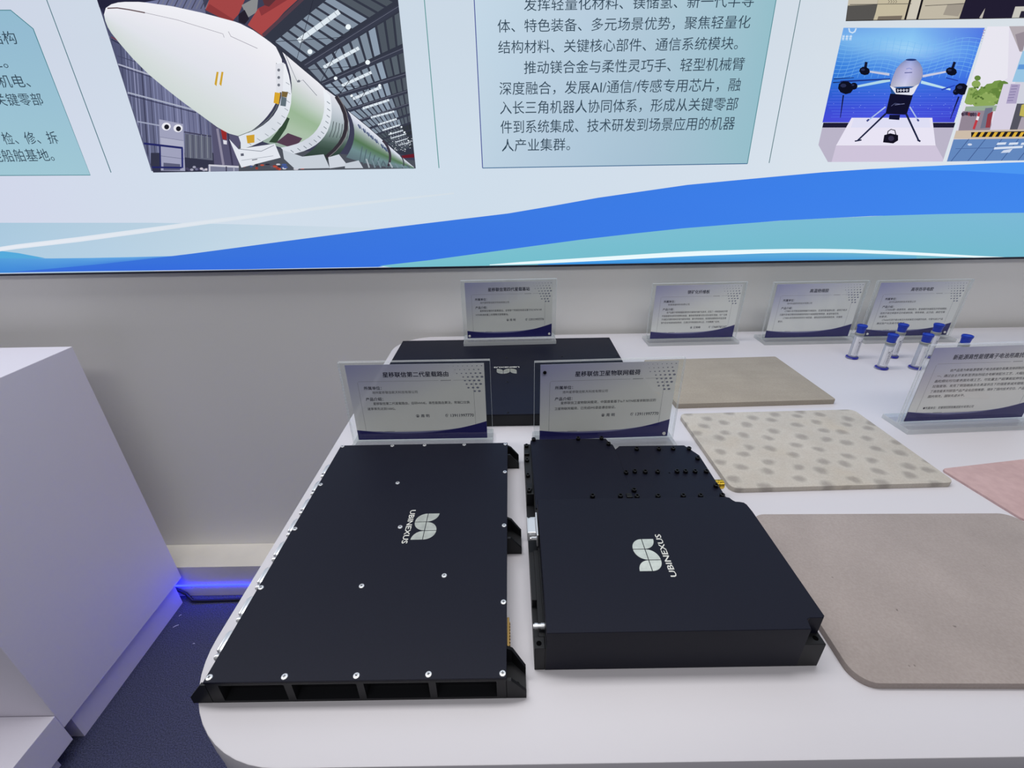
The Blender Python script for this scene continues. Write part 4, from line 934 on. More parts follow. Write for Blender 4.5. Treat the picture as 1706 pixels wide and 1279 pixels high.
   ((120,140,150),[-3098,13577,-3048,13427,-3015,13439,-3065,13589]),
   ((90,106,116),[-2965,13555,-2911,13424,-2878,13438,-2932,13568]),
   ((170,180,188),[-2831,13533,-2774,13421,-2742,13437,-2799,13548]),
   ((120,140,150),[-2696,13510,-2636,13418,-2606,13436,-2666,13527]),
   ((120,140,150),[-2561,13487,-2498,13415,-2470,13435,-2534,13507]),
   ((90,106,116),[-2426,13464,-2360,13411,-2335,13435,-2401,13488]),
   ('g',30,15,[-8374,16395,-8374,16395,-8374,16395,-8374,16395,-8374,16395,-8374,16395,-8374,16395,-8374,16395,-8374,16395,-8374,16395,-8374,16395,-8374,16395,-8374,16395,-8374,16395,-8374,16395,-8293,16503,-8299,16488,-8305,16473,-8311,16458,-8317,16442,-8324,16427,-8330,16412,-8337,16397,-8344,16381,-8351,16366,-8358,16351,-8366,16335,-8374,16320,-8382,16305,-8390,16289,-8153,16562,-8165,16536,-8178,16509,-8191,16482,-8205,16455,-8220,16428,-8235,16401,-8251,16374,-8268,16348,-8285,16321,-8303,16294,-8321,16268,-8340,16241,-8360,16214,-8381,16188,-8003,16589,-8020,16553,-8038,16517,-8057,16481,-8077,16445,-8099,16409,-8122,16374,-8146,16338,-8171,16303,-8198,16267,-8225,16232,-8254,16197,-8285,16163,-8316,16128,-8349,16093,-7858,16597,-7877,16553,-7898,16509,-7921,16465,-7946,16422,-7972,16379,-8001,16336,-8031,16294,-8064,16252,-8098,16210,-8134,16168,-8172,16127,-8213,16086,-8255,16046,-8299,16005,-7714,16595,-7735,16543,-7759,16492,-7785,16441,-7813,16390,-7844,16341,-7878,16291,-7915,16243,-7954,16194,-7997,16147,-8041,16099,-8089,16053,-8139,16007,-8192,15961,-8248,15917,-7571,16593,-7592,16533,-7617,16474,-7645,16416,-7677,16358,-7712,16302,-7751,16246,-7794,16191,-7840,16137,-7889,16083,-7943,16031,-8000,15979,-8060,15928,-8125,15878,-8193,15830,-7433,16581,-7453,16514,-7479,16447,-7508,16382,-7542,16318,-7581,16255,-7624,16194,-7672,16133,-7724,16074,-7781,16015,-7842,15958,-7908,15902,-7979,15848,-8055,15795,-8135,15743,-7297,16563,-7316,16488,-7341,16415,-7372,16343,-7408,16273,-7449,16204,-7496,16136,-7549,16070,-7607,16006,-7671,15943,-7741,15882,-7816,15823,-7898,15765,-7985,15709,-8077,15655,-7160,16545,-7178,16463,-7202,16383,-7232,16304,-7269,16228,-7313,16153,-7363,16080,-7420,16009,-7484,15940,-7554,15873,-7632,15808,-7716,15746,-7808,15686,-7906,15627,-8011,15572,-7023,16528,-7038,16438,-7060,16350,-7090,16265,-7128,16181,-7173,16101,-7227,16022,-7288,15946,-7357,15873,-7434,15802,-7520,15734,-7613,15668,-7715,15605,-7825,15545,-7943,15488,-6888,16508,-6902,16411,-6924,16317,-6955,16225,-6994,16136,-7042,16049,-7099,15965,-7164,15885,-7238,15807,-7322,15732,-7414,15660,-7515,15591,-7626,15525,-7745,15463,-7874,15404,-6756,16481,-6771,16379,-6795,16280,-6828,16183,-6870,16089,-6921,15998,-6981,15910,-7051,15825,-7129,15743,-7218,15664,-7315,15589,-7422,15517,-7539,15448,-7665,15383,-7801,15322,-6623,16455,-6639,16348,-6665,16244,-6700,16143,-6744,16044,-6797,15949,-6861,15857,-6934,15768,-7016,15683,-7109,15601,-7211,15522,-7323,15447,-7445,15376,-7578,15308,-7720,15244,-6490,16428,-6508,16317,-6534,16208,-6571,16102,-6617,16000,-6674,15900,-6740,15804,-6816,15711,-6902,15622,-6999,15537,-7106,15455,-7223,15377,-7351,15303,-7489,15232,-7638,15166,-6357,16402,-6375,16285,-6404,16172,-6442,16061,-6490,15954,-6549,15851,-6618,15751,-6698,15654,-6788,15561,-6889,15472,-7001,15387,-7123,15306,-7256,15229,-7400,15156,-7555,15088,-6226,16371,-6245,16250,-6275,16132,-6314,16018,-6365,15907,-6426,15800,-6498,15696,-6580,15596,-6674,15500,-6779,15408,-6895,15320,-7022,15236,-7160,15156,-7309,15081,-7470,15010,-6095,16339,-6115,16214,-6146,16092,-6187,15974,-6239,15859,-6302,15748,-6377,15641,-6462,15537,-6559,15438,-6668,15343,-6787,15252,-6919,15165,-7062,15083,-7217,15006,-7383,14933,-5964,16307,-5985,16178,-6016,16052,-6059,15930,-6113,15811,-6178,15696,-6255,15585,-6344,15478,-6444,15376,-6556,15278,-6680,15184,-6816,15095,-6963,15010,-7123,14931,-7295,14856,-5832,16275,-5854,16142,-5886,16012,-5930,15886,-5986,15763,-6053,15645,-6133,15530,-6224,15420,-6327,15314,-6443,15213,-6570,15117,-6710,15025,-6863,14938,-7028,14856,-7205,14780,-5700,16243,-5722,16106,-5756,15972,-5801,15842,-5858,15716,-5927,15594,-6009,15476,-6102,15363,-6208,15254,-6327,15150,-6458,15051,-6603,14957,-6759,14868,-6929,14784,-7111,14705,-5576,16201,-5598,16060,-5633,15924,-5679,15791,-5737,15662,-5808,15537,-5891,15417,-5986,15301,-6095,15190,-6216,15084,-6350,14982,-6497,14886,-6657,14796,-6831,14710,-7017,14630,-5461,16145,-5484,16002,-5519,15863,-5566,15728,-5625,15598,-5697,15471,-5781,15349,-5878,15232,-5988,15119,-6111,15012,-6247,14910,-6396,14813,-6558,14721,-6734,14635,-6922,14555,-5346,16089,-5369,15944,-5405,15803,-5453,15666,-5513,15533,-5586,15405,-5671,15281,-5769,15162,-5881,15048,-6006,14940,-6143,14836,-6294,14738,-6459,14645,-6637,14559,-6828,14478,-5242,16020,-5266,15874,-5301,15732,-5350,15594,-5410,15460,-5484,15331,-5570,15207,-5669,15087,-5781,14973,-5906,14863,-6045,14759,-6197,14661,-6362,14568,-6540,14482,-6732,14401,-5137,15951,-5161,15804,-5197,15661,-5246,15522,-5307,15387,-5381,15257,-5468,15132,-5567,15012,-5680,14897,-5806,14787,-5945,14683,-6098,14584,-6264,14491,-6443,14404,-6636,14324,-5036,15878,-5060,15731,-5096,15589,-5145,15450,-5205,15316,-5279,15186,-5365,15062,-5464,14942,-5576,14828,-5701,14719,-5839,14615,-5990,14517,-6155,14425,-6333,14339,-6525,14259,-4942,15799,-4966,15653,-5002,15511,-5049,15373,-5109,15240,-5182,15112,-5267,14988,-5365,14870,-5475,14756,-5599,14648,-5736,14546,-5885,14449,-6048,14358,-6224,14274,-6413,14195,-4902,15689,-4923,15550,-4956,15415,-5000,15284,-5055,15157,-5123,15035,-5202,14917,-5294,14804,-5398,14696,-5514,14593,-5642,14495,-5783,14402,-5936,14315,-6102,14234,-6280,14159,-4867,15576,-4886,15444,-4915,15317,-4955,15192,-5005,15072,-5068,14957,-5141,14845,-5226,14738,-5322,14635,-5430,14538,-5549,14445,-5680,14357,-5823,14274,-5978,14197,-6144,14125],[(240,240,246),(238,238,244),(236,236,242),(234,234,241),(232,232,240),(230,231,239),(228,230,237),(226,228,236),(225,227,235),(222,226,232),(219,224,228),(217,222,225),(214,221,221),(211,219,218),(208,217,214),(240,240,246),(238,238,244),(236,236,242),(234,234,241),(232,232,240),(230,231,239),(228,230,237),(226,228,236),(225,227,235),(222,226,232),(219,224,228),(217,222,225),(214,221,221),(211,219,218),(208,217,214),(240,240,246),(238,238,244),(236,236,242),(234,234,241),(232,232,240),(230,231,239),(228,230,237),(226,228,236),(225,227,235),(222,226,232),(219,224,228),(217,222,225),(214,221,221),(211,219,218),(208,217,214),(240,240,246),(238,238,244),(236,236,242),(234,234,241),(232,232,240),(230,231,239),(228,230,237),(226,228,236),(225,227,235),(222,226,232),(219,224,228),(217,222,225),(214,221,221),(211,219,218),(208,217,214),(240,240,246),(238,238,244),(236,236,242),(234,234,241),(232,232,240),(230,231,239),(228,230,237),(226,228,236),(225,227,235),(222,226,232),(219,224,228),(217,222,225),(214,221,221),(211,219,218),(208,217,214),(240,240,246),(238,238,244),(236,236,242),(234,234,241),(232,232,240),(230,231,239),(228,230,237),(226,228,236),(225,227,235),(222,226,232),(219,224,228),(217,222,225),(214,221,221),(211,219,218),(208,217,214),(240,240,246),(238,238,244),(236,236,242),(234,234,241),(232,232,240),(230,231,239),(228,230,237),(226,228,236),(225,227,235),(222,226,232),(219,224,228),(217,222,225),(214,221,221),(211,219,218),(208,217,214),(240,240,246),(238,238,244),(236,236,242),(234,234,241),(232,232,240),(230,231,239),(228,230,237),(226,228,236),(225,227,235),(222,226,232),(219,224,228),(217,222,225),(214,221,221),(211,219,218),(208,217,214),(240,240,246),(238,238,244),(236,236,242),(234,234,241),(232,232,240),(230,231,239),(228,230,237),(226,228,236),(225,227,235),(222,226,232),(219,224,228),(217,222,225),(214,221,221),(211,219,218),(208,217,214),(240,240,246),(238,238,244),(236,236,242),(234,234,241),(232,232,240),(230,231,239),(228,230,237),(226,228,236),(225,227,235),(222,226,232),(219,224,228),(217,222,225),(214,221,221),(211,219,218),(208,217,214),(240,240,246),(238,238,244),(236,236,242),(234,234,241),(232,232,240),(230,231,239),(228,230,237),(226,228,236),(225,227,235),(222,226,232),(219,224,228),(217,222,225),(214,221,221),(211,219,218),(208,217,214),(240,240,246),(238,238,244),(236,236,242),(234,234,241),(232,232,240),(230,231,239),(228,230,237),(226,228,236),(225,227,235),(222,226,232),(219,224,228),(217,222,225),(214,221,221),(211,219,218),(208,217,214),(240,240,246),(238,238,244),(236,236,242),(234,234,241),(232,232,240),(230,231,239),(228,230,237),(226,228,236),(225,227,235),(222,226,232),(219,224,228),(217,222,225),(214,221,221),(211,219,218),(208,217,214),(240,240,246),(238,238,244),(236,236,242),(234,234,241),(232,232,240),(230,231,239),(228,230,237),(226,228,236),(225,227,235),(222,226,232),(219,224,228),(217,222,225),(214,221,221),(211,219,218),(208,217,214),(240,240,246),(238,238,244),(236,236,242),(234,234,241),(232,232,240),(230,231,239),(228,230,237),(226,228,236),(225,227,235),(222,226,232),(219,224,228),(217,222,225),(214,221,221),(211,219,218),(208,217,214),(240,240,246),(238,238,244),(236,236,242),(234,234,241),(232,232,240),(230,231,239),(228,230,237),(226,228,236),(225,227,235),(222,226,232),(219,224,228),(217,222,225),(214,221,221),(211,219,218),(208,217,214),(240,240,246),(238,238,244),(236,236,242),(234,234,241),(232,232,240),(230,231,239),(228,230,237),(226,228,236),(225,227,235),(222,226,232),(219,224,228),(217,222,225),(214,221,221),(211,219,218),(208,217,214),(240,240,246),(238,238,244),(236,236,242),(234,234,241),(232,232,240),(230,231,239),(228,230,237),(226,228,236),(225,227,235),(222,226,232),(219,224,228),(217,222,225),(214,221,221),(211,219,218),(208,217,214),(240,240,246),(238,238,244),(236,236,242),(234,234,241),(232,232,240),(230,231,239),(228,230,237),(226,228,236),(225,227,235),(222,226,232),(219,224,228),(217,222,225),(214,221,221),(211,219,218),(208,217,214),(240,240,246),(238,238,244),(236,236,242),(234,234,241),(232,232,240),(230,231,239),(228,230,237),(226,228,236),(225,227,235),(222,226,232),(219,224,228),(217,222,225),(214,221,221),(211,219,218),(208,217,214),(240,240,246),(238,238,244),(236,236,242),(234,234,241),(232,232,240),(230,231,239),(228,230,237),(226,228,236),(225,227,235),(222,226,232),(219,224,228),(217,222,225),(214,221,221),(211,219,218),(208,217,214),(240,240,246),(238,238,244),(236,236,242),(234,234,241),(232,232,240),(230,231,239),(228,230,237),(226,228,236),(225,227,235),(222,226,232),(219,224,228),(217,222,225),(214,221,221),(211,219,218),(208,217,214),(240,240,246),(238,238,244),(236,236,242),(234,234,241),(232,232,240),(230,231,239),(228,230,237),(226,228,236),(225,227,235),(222,226,232),(219,224,228),(217,222,225),(214,221,221),(211,219,218),(208,217,214),(240,240,246),(238,238,244),(236,236,242),(234,234,241),(232,232,240),(230,231,239),(228,230,237),(226,228,236),(225,227,235),(222,226,232),(219,224,228),(217,222,225),(214,221,221),(211,219,218),(208,217,214),(240,240,246),(238,238,244),(236,236,242),(234,234,241),(232,232,240),(230,231,239),(228,230,237),(226,228,236),(225,227,235),(222,226,232),(219,224,228),(217,222,225),(214,221,221),(211,219,218),(208,217,214),(240,240,246),(238,238,244),(236,236,242),(234,234,241),(232,232,240),(230,231,239),(228,230,237),(226,228,236),(225,227,235),(222,226,232),(219,224,228),(217,222,225),(214,221,221),(211,219,218),(208,217,214),(240,240,246),(238,238,244),(236,236,242),(234,234,241),(232,232,240),(230,231,239),(228,230,237),(226,228,236),(225,227,235),(222,226,232),(219,224,228),(217,222,225),(214,221,221),(211,219,218),(208,217,214),(240,240,246),(238,238,244),(236,236,242),(234,234,241),(232,232,240),(230,231,239),(228,230,237),(226,228,236),(225,227,235),(222,226,232),(219,224,228),(217,222,225),(214,221,221),(211,219,218),(208,217,214),(240,240,246),(238,238,244),(236,236,242),(234,234,241),(232,232,240),(230,231,239),(228,230,237),(226,228,236),(225,227,235),(222,226,232),(219,224,228),(217,222,225),(214,221,221),(211,219,218),(208,217,214),(240,240,246),(238,238,244),(236,236,242),(234,234,241),(232,232,240),(230,231,239),(228,230,237),(226,228,236),(225,227,235),(222,226,232),(219,224,228),(217,222,225),(214,221,221),(211,219,218),(208,217,214)]),
   ('g',3,13,[-4998,15524,-4975,15356,-4974,15196,-4994,15045,-5037,14903,-5102,14771,-5191,14649,-5302,14536,-5437,14435,-5595,14344,-5777,14264,-5982,14195,-6210,14138,-4890,15532,-4862,15350,-4857,15176,-4877,15011,-4921,14856,-4989,14711,-5084,14576,-5204,14452,-5349,14340,-5521,14238,-5719,14149,-5943,14072,-6193,14006,-4809,15489,-4783,15293,-4781,15106,-4805,14929,-4855,14763,-4931,14608,-5035,14464,-5165,14332,-5323,14213,-5508,14106,-5721,14013,-5962,13932,-6230,13866],[(238,240,246),(236,238,244),(233,236,243),(230,234,242),(228,232,240),(224,229,237),(221,226,234),(218,223,231),(214,220,228),(216,222,230),(218,224,232),(220,226,234),(222,228,236),(238,240,246),(236,238,244),(233,236,243),(230,234,242),(228,232,240),(224,229,237),(221,226,234),(218,223,231),(214,220,228),(216,222,230),(218,224,232),(220,226,234),(222,228,236),(238,240,246),(236,238,244),(233,236,243),(230,234,242),(228,232,240),(224,229,237),(221,226,234),(218,223,231),(214,220,228),(216,222,230),(218,224,232),(220,226,234),(222,228,236)]),
   ((150,158,168),[-4880,15155,-4811,15109,-4801,15118,-4870,15164]),
   ((150,158,168),[-4903,14982,-4833,14935,-4824,14945,-4893,14991]),
   ((150,158,168),[-4952,14819,-4881,14772,-4872,14781,-4942,14828]),
   ((150,158,168),[-5026,14667,-4956,14619,-4946,14629,-5016,14677]),
   ((150,158,168),[-5127,14526,-5056,14478,-5046,14487,-5117,14536]),
   ((150,158,168),[-5255,14397,-5184,14348,-5174,14358,-5245,14406]),
   ((150,158,168),[-5409,14279,-5338,14230,-5328,14240,-5399,14289]),
   ((150,158,168),[-5591,14174,-5520,14124,-5510,14134,-5581,14184]),
   ((150,158,168),[-5800,14082,-5729,14032,-5719,14042,-5789,14092]),
   ((150,158,168),[-6035,14003,-5965,13952,-5955,13962,-6025,14013]),
   ((110,120,116),[-5007,15512,-4995,15271,-4981,15272,-4994,15514]),
   ((110,120,116),[-4995,15271,-5027,15048,-5014,15048,-4981,15272]),
   ((110,120,116),[-5027,15048,-5105,14844,-5093,14842,-5014,15048]),
   ((110,120,116),[-5105,14844,-5230,14661,-5219,14655,-5093,14842]),
   ((110,120,116),[-5230,14661,-5403,14498,-5394,14490,-5219,14655]),
   ((110,120,116),[-5403,14498,-5623,14357,-5618,14347,-5394,14490]),
   ((110,120,116),[-5623,14357,-5893,14239,-5890,14228,-5618,14347]),
   ((110,120,116),[-5893,14239,-6211,14144,-6209,14132,-5890,14228]),
   ((222,224,232),[-5022,15493,-4834,15518,-4988,14978,-5132,14971]),
   ((110,114,126),[-4947,15385,-4961,15365,-4985,15357,-5005,15366,-5010,15386,-4996,15406,-4971,15414,-4951,15405]),
   ((110,114,126),[-4979,15249,-4993,15229,-5018,15221,-5038,15230,-5042,15250,-5028,15270,-5004,15278,-4983,15270]),
   ((110,114,126),[-5012,15112,-5026,15091,-5051,15083,-5071,15092,-5076,15113,-5061,15133,-5037,15141,-5016,15132]),
   ((214,166,48),[-5163,14980,-5043,14961,-5131,14748,-5240,14779]),
   ((206,160,50),[-6025,14147,-5831,14165,-5875,14002,-6040,13989]),
   ((120,100,60),[-5001,14995,-4867,14976,-4925,14873,-5034,14898]),
   ((96,110,120),[-5034,14898,-4926,14867,-4984,14705,-5103,14724]),
   ((226,230,238),[-6436,14082,-6283,13877,-5409,13973,-5345,13682,-6320,13487,-6367,13704]),
   ((130,136,150),[-6286,13871,-5767,13815,-5765,13828,-6281,13883]),
   ((130,136,150),[-5767,13815,-5433,13937,-5436,13948,-5765,13828]),
   ((150,156,168),[-6279,13634,-5507,13718,-5506,13727,-6278,13643]),
   ((90,94,110),[-6256,13781,-6184,13787,-6191,13733,-6264,13728]),
   ((70,74,90),[-6028,13633,-5898,13650,-5897,13666,-6027,13649]),
   ((98,78,84),[-8261,16487,-8060,16491,-8051,16510,-8254,16507]),
   ((98,78,84),[-8060,16491,-7824,16458,-7812,16477,-8051,16510]),
   ((98,78,84),[-7824,16458,-7517,16403,-7505,16423,-7812,16477]),
   ((150,146,160),[-7513,16410,-6878,16280,-6873,16287,-7509,16417]),
   ((150,146,160),[-6878,16280,-6002,16032,-5997,16039,-6873,16287]),
   ((150,146,160),[-6004,16035,-5997,15972,-5988,15975,-5995,16037]),
   ((146,142,156),[-5878,16074,-5849,15989,-5842,15996,-5868,16077]),
   ((146,142,156),[-5849,15989,-5341,15771,-5335,15779,-5842,15996]),
   ((206,164,54),[-6334,15374,-6292,15368,-6417,15109,-6449,15147]),
   ((206,164,54),[-6228,15373,-6187,15367,-6310,15108,-6342,15145]),
   ((240,236,220),[-6297,15341,-6393,15133,-6380,15131,-6285,15340]),
  ]),
  ('drone_picture', 'picture of a white quadcopter drone on a pedestal', [
   ('g',8,5,[7179,15970,7935,15959,8692,15949,9449,15938,10207,15928,7184,15777,7941,15767,8699,15756,9457,15745,10215,15735,7190,15592,7947,15581,8705,15570,9464,15560,10223,15549,7198,15349,7956,15338,8714,15327,9473,15316,10233,15305,7206,15073,7965,15062,8724,15051,9484,15040,10244,15029,7215,14789,7974,14778,8734,14767,9495,14756,10256,14745,7224,14499,7984,14488,8745,14477,9506,14466,10268,14454,7232,14217,7993,14205,8755,14194,9517,14183,10280,14171],[(110,165,232),(119,176,236),(128,186,240),(105,153,233),(82,120,226),(120,180,236),(130,190,240),(140,200,244),(110,162,236),(80,124,228),(96,160,228),(128,185,237),(160,210,246),(120,175,240),(80,140,234),(62,132,222),(81,146,229),(100,160,236),(85,144,234),(70,128,232),(50,118,214),(57,122,220),(64,126,226),(63,119,226),(62,112,226),(48,96,210),(54,100,216),(60,104,222),(59,98,219),(58,92,216),(58,78,212),(62,81,217),(66,84,222),(64,80,217),(62,76,212),(70,74,216),(75,80,221),(80,86,226),(73,78,216),(66,70,206)]),
   ((130,192,242),[7188,15675,7194,15674,7194,15680,7187,15681]),
   ((130,192,242),[7194,15674,7349,15647,7348,15653,7194,15680]),
   ((130,192,242),[7349,15647,7499,15637,7497,15643,7348,15653]),
   ((130,192,242),[7499,15637,7643,15645,7640,15651,7497,15643]),
   ((130,192,242),[7643,15645,7781,15669,7778,15675,7640,15651]),
   ((130,192,242),[7781,15669,7917,15700,7913,15706,7778,15675]),
   ((130,192,242),[7917,15700,8053,15728,8050,15734,7913,15706]),
   ((130,192,242),[8053,15728,8193,15744,8190,15750,8050,15734]),
   ((130,192,242),[8193,15744,8339,15742,8337,15748,8190,15750]),
   ((130,192,242),[8339,15742,8492,15722,8490,15727,8337,15748]),
   ((130,192,242),[8492,15722,8639,15717,8638,15723,8490,15727]),
   ((130,192,242),[8639,15717,8797,15682,8797,15688,8638,15723]),
   ((130,192,242),[8797,15682,8955,15652,8954,15658,8797,15688]),
   ((130,192,242),[8955,15652,9107,15637,9105,15643,8954,15658]),
   ((130,192,242),[9107,15637,9253,15641,9250,15646,9105,15643]),
   ((130,192,242),[9253,15641,9391,15661,9387,15667,9250,15646]),
   ((130,192,242),[9391,15661,9524,15693,9520,15699,9387,15667]),
   ((130,192,242),[9524,15693,9656,15726,9652,15732,9520,15699]),
   ((130,192,242),[9656,15726,9791,15751,9788,15757,9652,15732]),
   ((130,192,242),[9791,15751,9933,15759,9930,15765,9788,15757]),
   ((130,192,242),[9933,15759,10082,15749,10080,15755,9930,15765]),
   ((130,192,242),[10082,15749,10215,15727,10215,15732,10080,15755]),
   ((130,192,242),[7190,15601,7218,15595,7218,15601,7190,15607]),
   ((130,192,242),[7218,15595,7372,15573,7371,15579,7218,15601]),
   ((130,192,242),[7372,15573,7520,15569,7518,15575,7371,15579]),
   ((130,192,242),[7520,15569,7663,15583,7660,15589,7518,15575]),
   ((130,192,242),[7663,15583,7801,15611,7797,15617,7660,15589]),
   ((130,192,242),[7801,15611,7937,15642,7933,15648,7797,15617]),
   ((130,192,242),[7937,15642,8074,15667,8071,15673,7933,15648]),
   ((130,192,242),[8074,15667,8216,15678,8214,15683,8071,15673]),
   ((130,192,242),[8216,15678,8364,15669,8363,15675,8214,15683]),
   ((130,192,242),[8364,15669,8520,15644,8518,15649,8363,15675]),
   ((130,192,242),[8520,15644,8668,15637,8667,15642,8518,15649]),
   ((130,192,242),[8668,15637,8827,15602,8827,15608,8667,15642]),
   ((130,192,242),[8827,15602,8984,15576,8983,15582,8827,15608]),
   ((130,192,242),[8984,15576,9135,15567,9132,15573,8983,15582]),
   ((130,192,242),[9135,15567,9278,15576,9275,15582,9132,15573]),
   ((130,192,242),[9278,15576,9415,15602,9411,15608,9275,15582]),
   ((130,192,242),[9415,15602,9548,15636,9544,15641,9411,15608]),
   ((130,192,242),[9548,15636,9681,15667,9677,15673,9544,15641]),
   ((130,192,242),[9681,15667,9818,15687,9815,15693,9677,15673]),
   ((130,192,242),[9818,15687,9962,15689,9960,15695,9815,15693]),
   ((130,192,242),[9962,15689,10115,15673,10113,15679,9960,15695]),
   ((130,192,242),[10115,15673,10218,15654,10218,15659,10113,15679]),
   ((130,192,242),[7192,15527,7242,15517,7241,15523,7192,15533]),
   ((130,192,242),[7242,15517,7394,15501,7393,15507,7241,15523]),
   ((130,192,242),[7394,15501,7541,15503,7539,15509,7393,15507]),
   ((130,192,242),[7541,15503,7683,15523,7679,15528,7539,15509]),
   ((130,192,242),[7683,15523,7820,15553,7816,15558,7679,15528]),
   ((130,192,242),[7820,15553,7956,15583,7953,15589,7816,15558]),
   ((130,192,242),[7956,15583,8095,15604,8093,15610,7953,15589]),
   ((130,192,242),[8095,15604,8240,15609,8238,15614,8093,15610]),
   ((130,192,242),[8240,15609,8391,15594,8390,15600,8238,15614]),
   ((130,192,242),[8391,15594,8548,15564,8547,15570,8390,15600]),
   ((130,192,242),[8548,15564,8698,15555,8697,15561,8547,15570]),
   ((130,192,242),[8698,15555,8857,15522,8857,15528,8697,15561]),
   ((130,192,242),[8857,15522,9013,15501,9011,15507,8857,15528]),
   ((130,192,242),[9013,15501,9162,15498,9159,15504,9011,15507]),
   ((130,192,242),[9162,15498,9303,15514,9299,15519,9159,15504]),
   ((130,192,242),[9303,15514,9439,15543,9434,15549,9299,15519]),
   ((130,192,242),[9439,15543,9572,15577,9567,15583,9434,15549]),
   ((130,192,242),[9572,15577,9706,15606,9702,15612,9567,15583]),
   ((130,192,242),[9706,15606,9846,15621,9843,15627,9702,15612]),
   ((130,192,242),[9846,15621,9993,15617,9991,15623,9843,15627]),
   ((130,192,242),[9993,15617,10148,15595,10147,15601,9991,15623]),
   ((130,192,242),[10148,15595,10222,15580,10221,15586,10147,15601]),
   ((130,192,242),[7194,15453,7265,15441,7264,15446,7194,15459]),
   ((130,192,242),[7265,15441,7416,15430,7415,15436,7264,15446]),
   ((130,192,242),[7416,15430,7562,15438,7559,15444,7415,15436]),
   ((130,192,242),[7562,15438,7702,15463,7698,15468,7559,15444]),
   ((130,192,242),[7702,15463,7839,15494,7835,15500,7698,15468]),
   ((130,192,242),[7839,15494,7977,15523,7973,15529,7835,15500]),
   ((130,192,242),[7977,15523,8118,15539,8115,15545,7973,15529]),
   ((130,192,242),[8118,15539,8265,15537,8263,15543,8115,15545]),
   ((130,192,242),[8265,15537,8418,15517,8418,15523,8263,15543]),
   ((130,192,242),[8418,15517,8578,15483,8577,15489,8418,15523]),
   ((130,192,242),[8578,15483,8728,15474,8727,15480,8577,15489]),
   ((130,192,242),[8728,15474,8887,15444,8886,15449,8727,15480]),
   ((130,192,242),[8887,15444,9041,15428,9039,15434,8886,15449]),
   ((130,192,242),[9041,15428,9188,15431,9185,15437,9039,15434]),
   ((130,192,242),[9188,15431,9328,15452,9324,15458,9185,15437]),
   ((130,192,242),[9328,15452,9462,15484,9458,15490,9324,15458]),
   ((130,192,242),[9462,15484,9596,15518,9591,15524,9458,15490]),
   ((130,192,242),[9596,15518,9732,15543,9728,15549,9591,15524]),
   ((130,192,242),[9732,15543,9874,15552,9872,15558,9728,15549]),
   ((130,192,242),[9874,15552,10025,15542,10023,15548,9872,15558]),
   ((130,192,242),[10025,15542,10183,15516,10182,15522,10023,15548]),
   ((130,192,242),[10183,15516,10225,15507,10224,15512,10182,15522]),
   ((130,192,242),[7197,15379,7288,15365,7287,15371,7197,15385]),
   ((130,192,242),[7288,15365,7438,15361,7436,15367,7287,15371]),
   ((130,192,242),[7438,15361,7582,15375,7579,15381,7436,15367]),
   ((130,192,242),[7582,15375,7721,15403,7718,15409,7579,15381]),
   ((130,192,242),[7721,15403,7859,15435,7855,15441,7718,15409]),
   ((130,192,242),[7859,15435,7997,15461,7994,15466,7855,15441]),
   ((130,192,242),[7997,15461,8141,15471,8138,15477,7994,15466]),
   ((130,192,242),[8141,15471,8290,15463,8289,15469,8138,15477]),
   ((130,192,242),[8290,15463,8446,15438,8446,15443,8289,15469]),
   ((130,192,242),[8446,15438,8607,15401,8607,15406,8446,15443]),
   ((130,192,242),[8607,15401,8758,15392,8757,15398,8607,15406]),
   ((130,192,242),[8758,15392,8916,15366,8915,15372,8757,15398]),
   ((130,192,242),[8916,15366,9069,15356,9066,15362,8915,15372]),
   ((130,192,242),[9069,15356,9213,15365,9210,15371,9066,15362]),
   ((130,192,242),[9213,15365,9352,15391,9348,15397,9210,15371]),
   ((130,192,242),[9352,15391,9486,15425,9482,15431,9348,15397]),
   ((130,192,242),[9486,15425,9620,15458,9616,15464,9482,15431]),
   ((130,192,242),[9620,15458,9759,15478,9755,15484,9616,15464]),
   ((130,192,242),[9759,15478,9904,15481,9902,15487,9755,15484]),
   ((130,192,242),[9904,15481,10058,15465,10056,15471,9902,15487]),
   ((130,192,242),[10058,15465,10218,15435,10217,15440,10056,15471]),
   ((130,192,242),[10218,15435,10228,15432,10227,15438,10217,15440]),
   ((130,192,242),[7199,15304,7311,15291,7309,15297,7199,15310]),
   ((130,192,242),[7311,15291,7459,15293,7456,15299,7309,15297]),
   ((130,192,242),[7459,15293,7602,15313,7598,15319,7456,15299]),
   ((130,192,242),[7602,15313,7740,15344,7737,15349,7598,15319]),
   ((130,192,242),[7740,15344,7878,15375,7875,15381,7737,15349]),
   ((130,192,242),[7878,15375,8019,15396,8016,15402,7875,15381]),
   ((130,192,242),[8019,15396,8164,15401,8162,15407,8016,15402]),
   ((130,192,242),[8164,15401,8317,15387,8316,15393,8162,15407]),
   ((130,192,242),[8317,15387,8475,15356,8475,15362,8316,15393]),
   ((130,192,242),[8475,15356,8637,15318,8637,15324,8475,15362]),
   ((130,192,242),[8637,15318,8788,15311,8787,15317,8637,15324]),
   ((130,192,242),[8788,15311,8945,15289,8943,15295,8787,15317]),
   ((130,192,242),[8945,15289,9095,15286,9093,15292,8943,15295]),
   ((130,192,242),[9095,15286,9238,15301,9235,15307,9093,15292]),
   ((130,192,242),[9238,15301,9375,15331,9371,15337,9235,15307]),
   ((130,192,242),[9375,15331,9510,15366,9505,15372,9371,15337]),
   ((130,192,242),[9510,15366,9645,15396,9642,15402,9505,15372]),
   ((130,192,242),[9645,15396,9786,15411,9783,15417,9642,15402]),
   ((130,192,242),[9786,15411,9935,15407,9933,15413,9783,15417]),
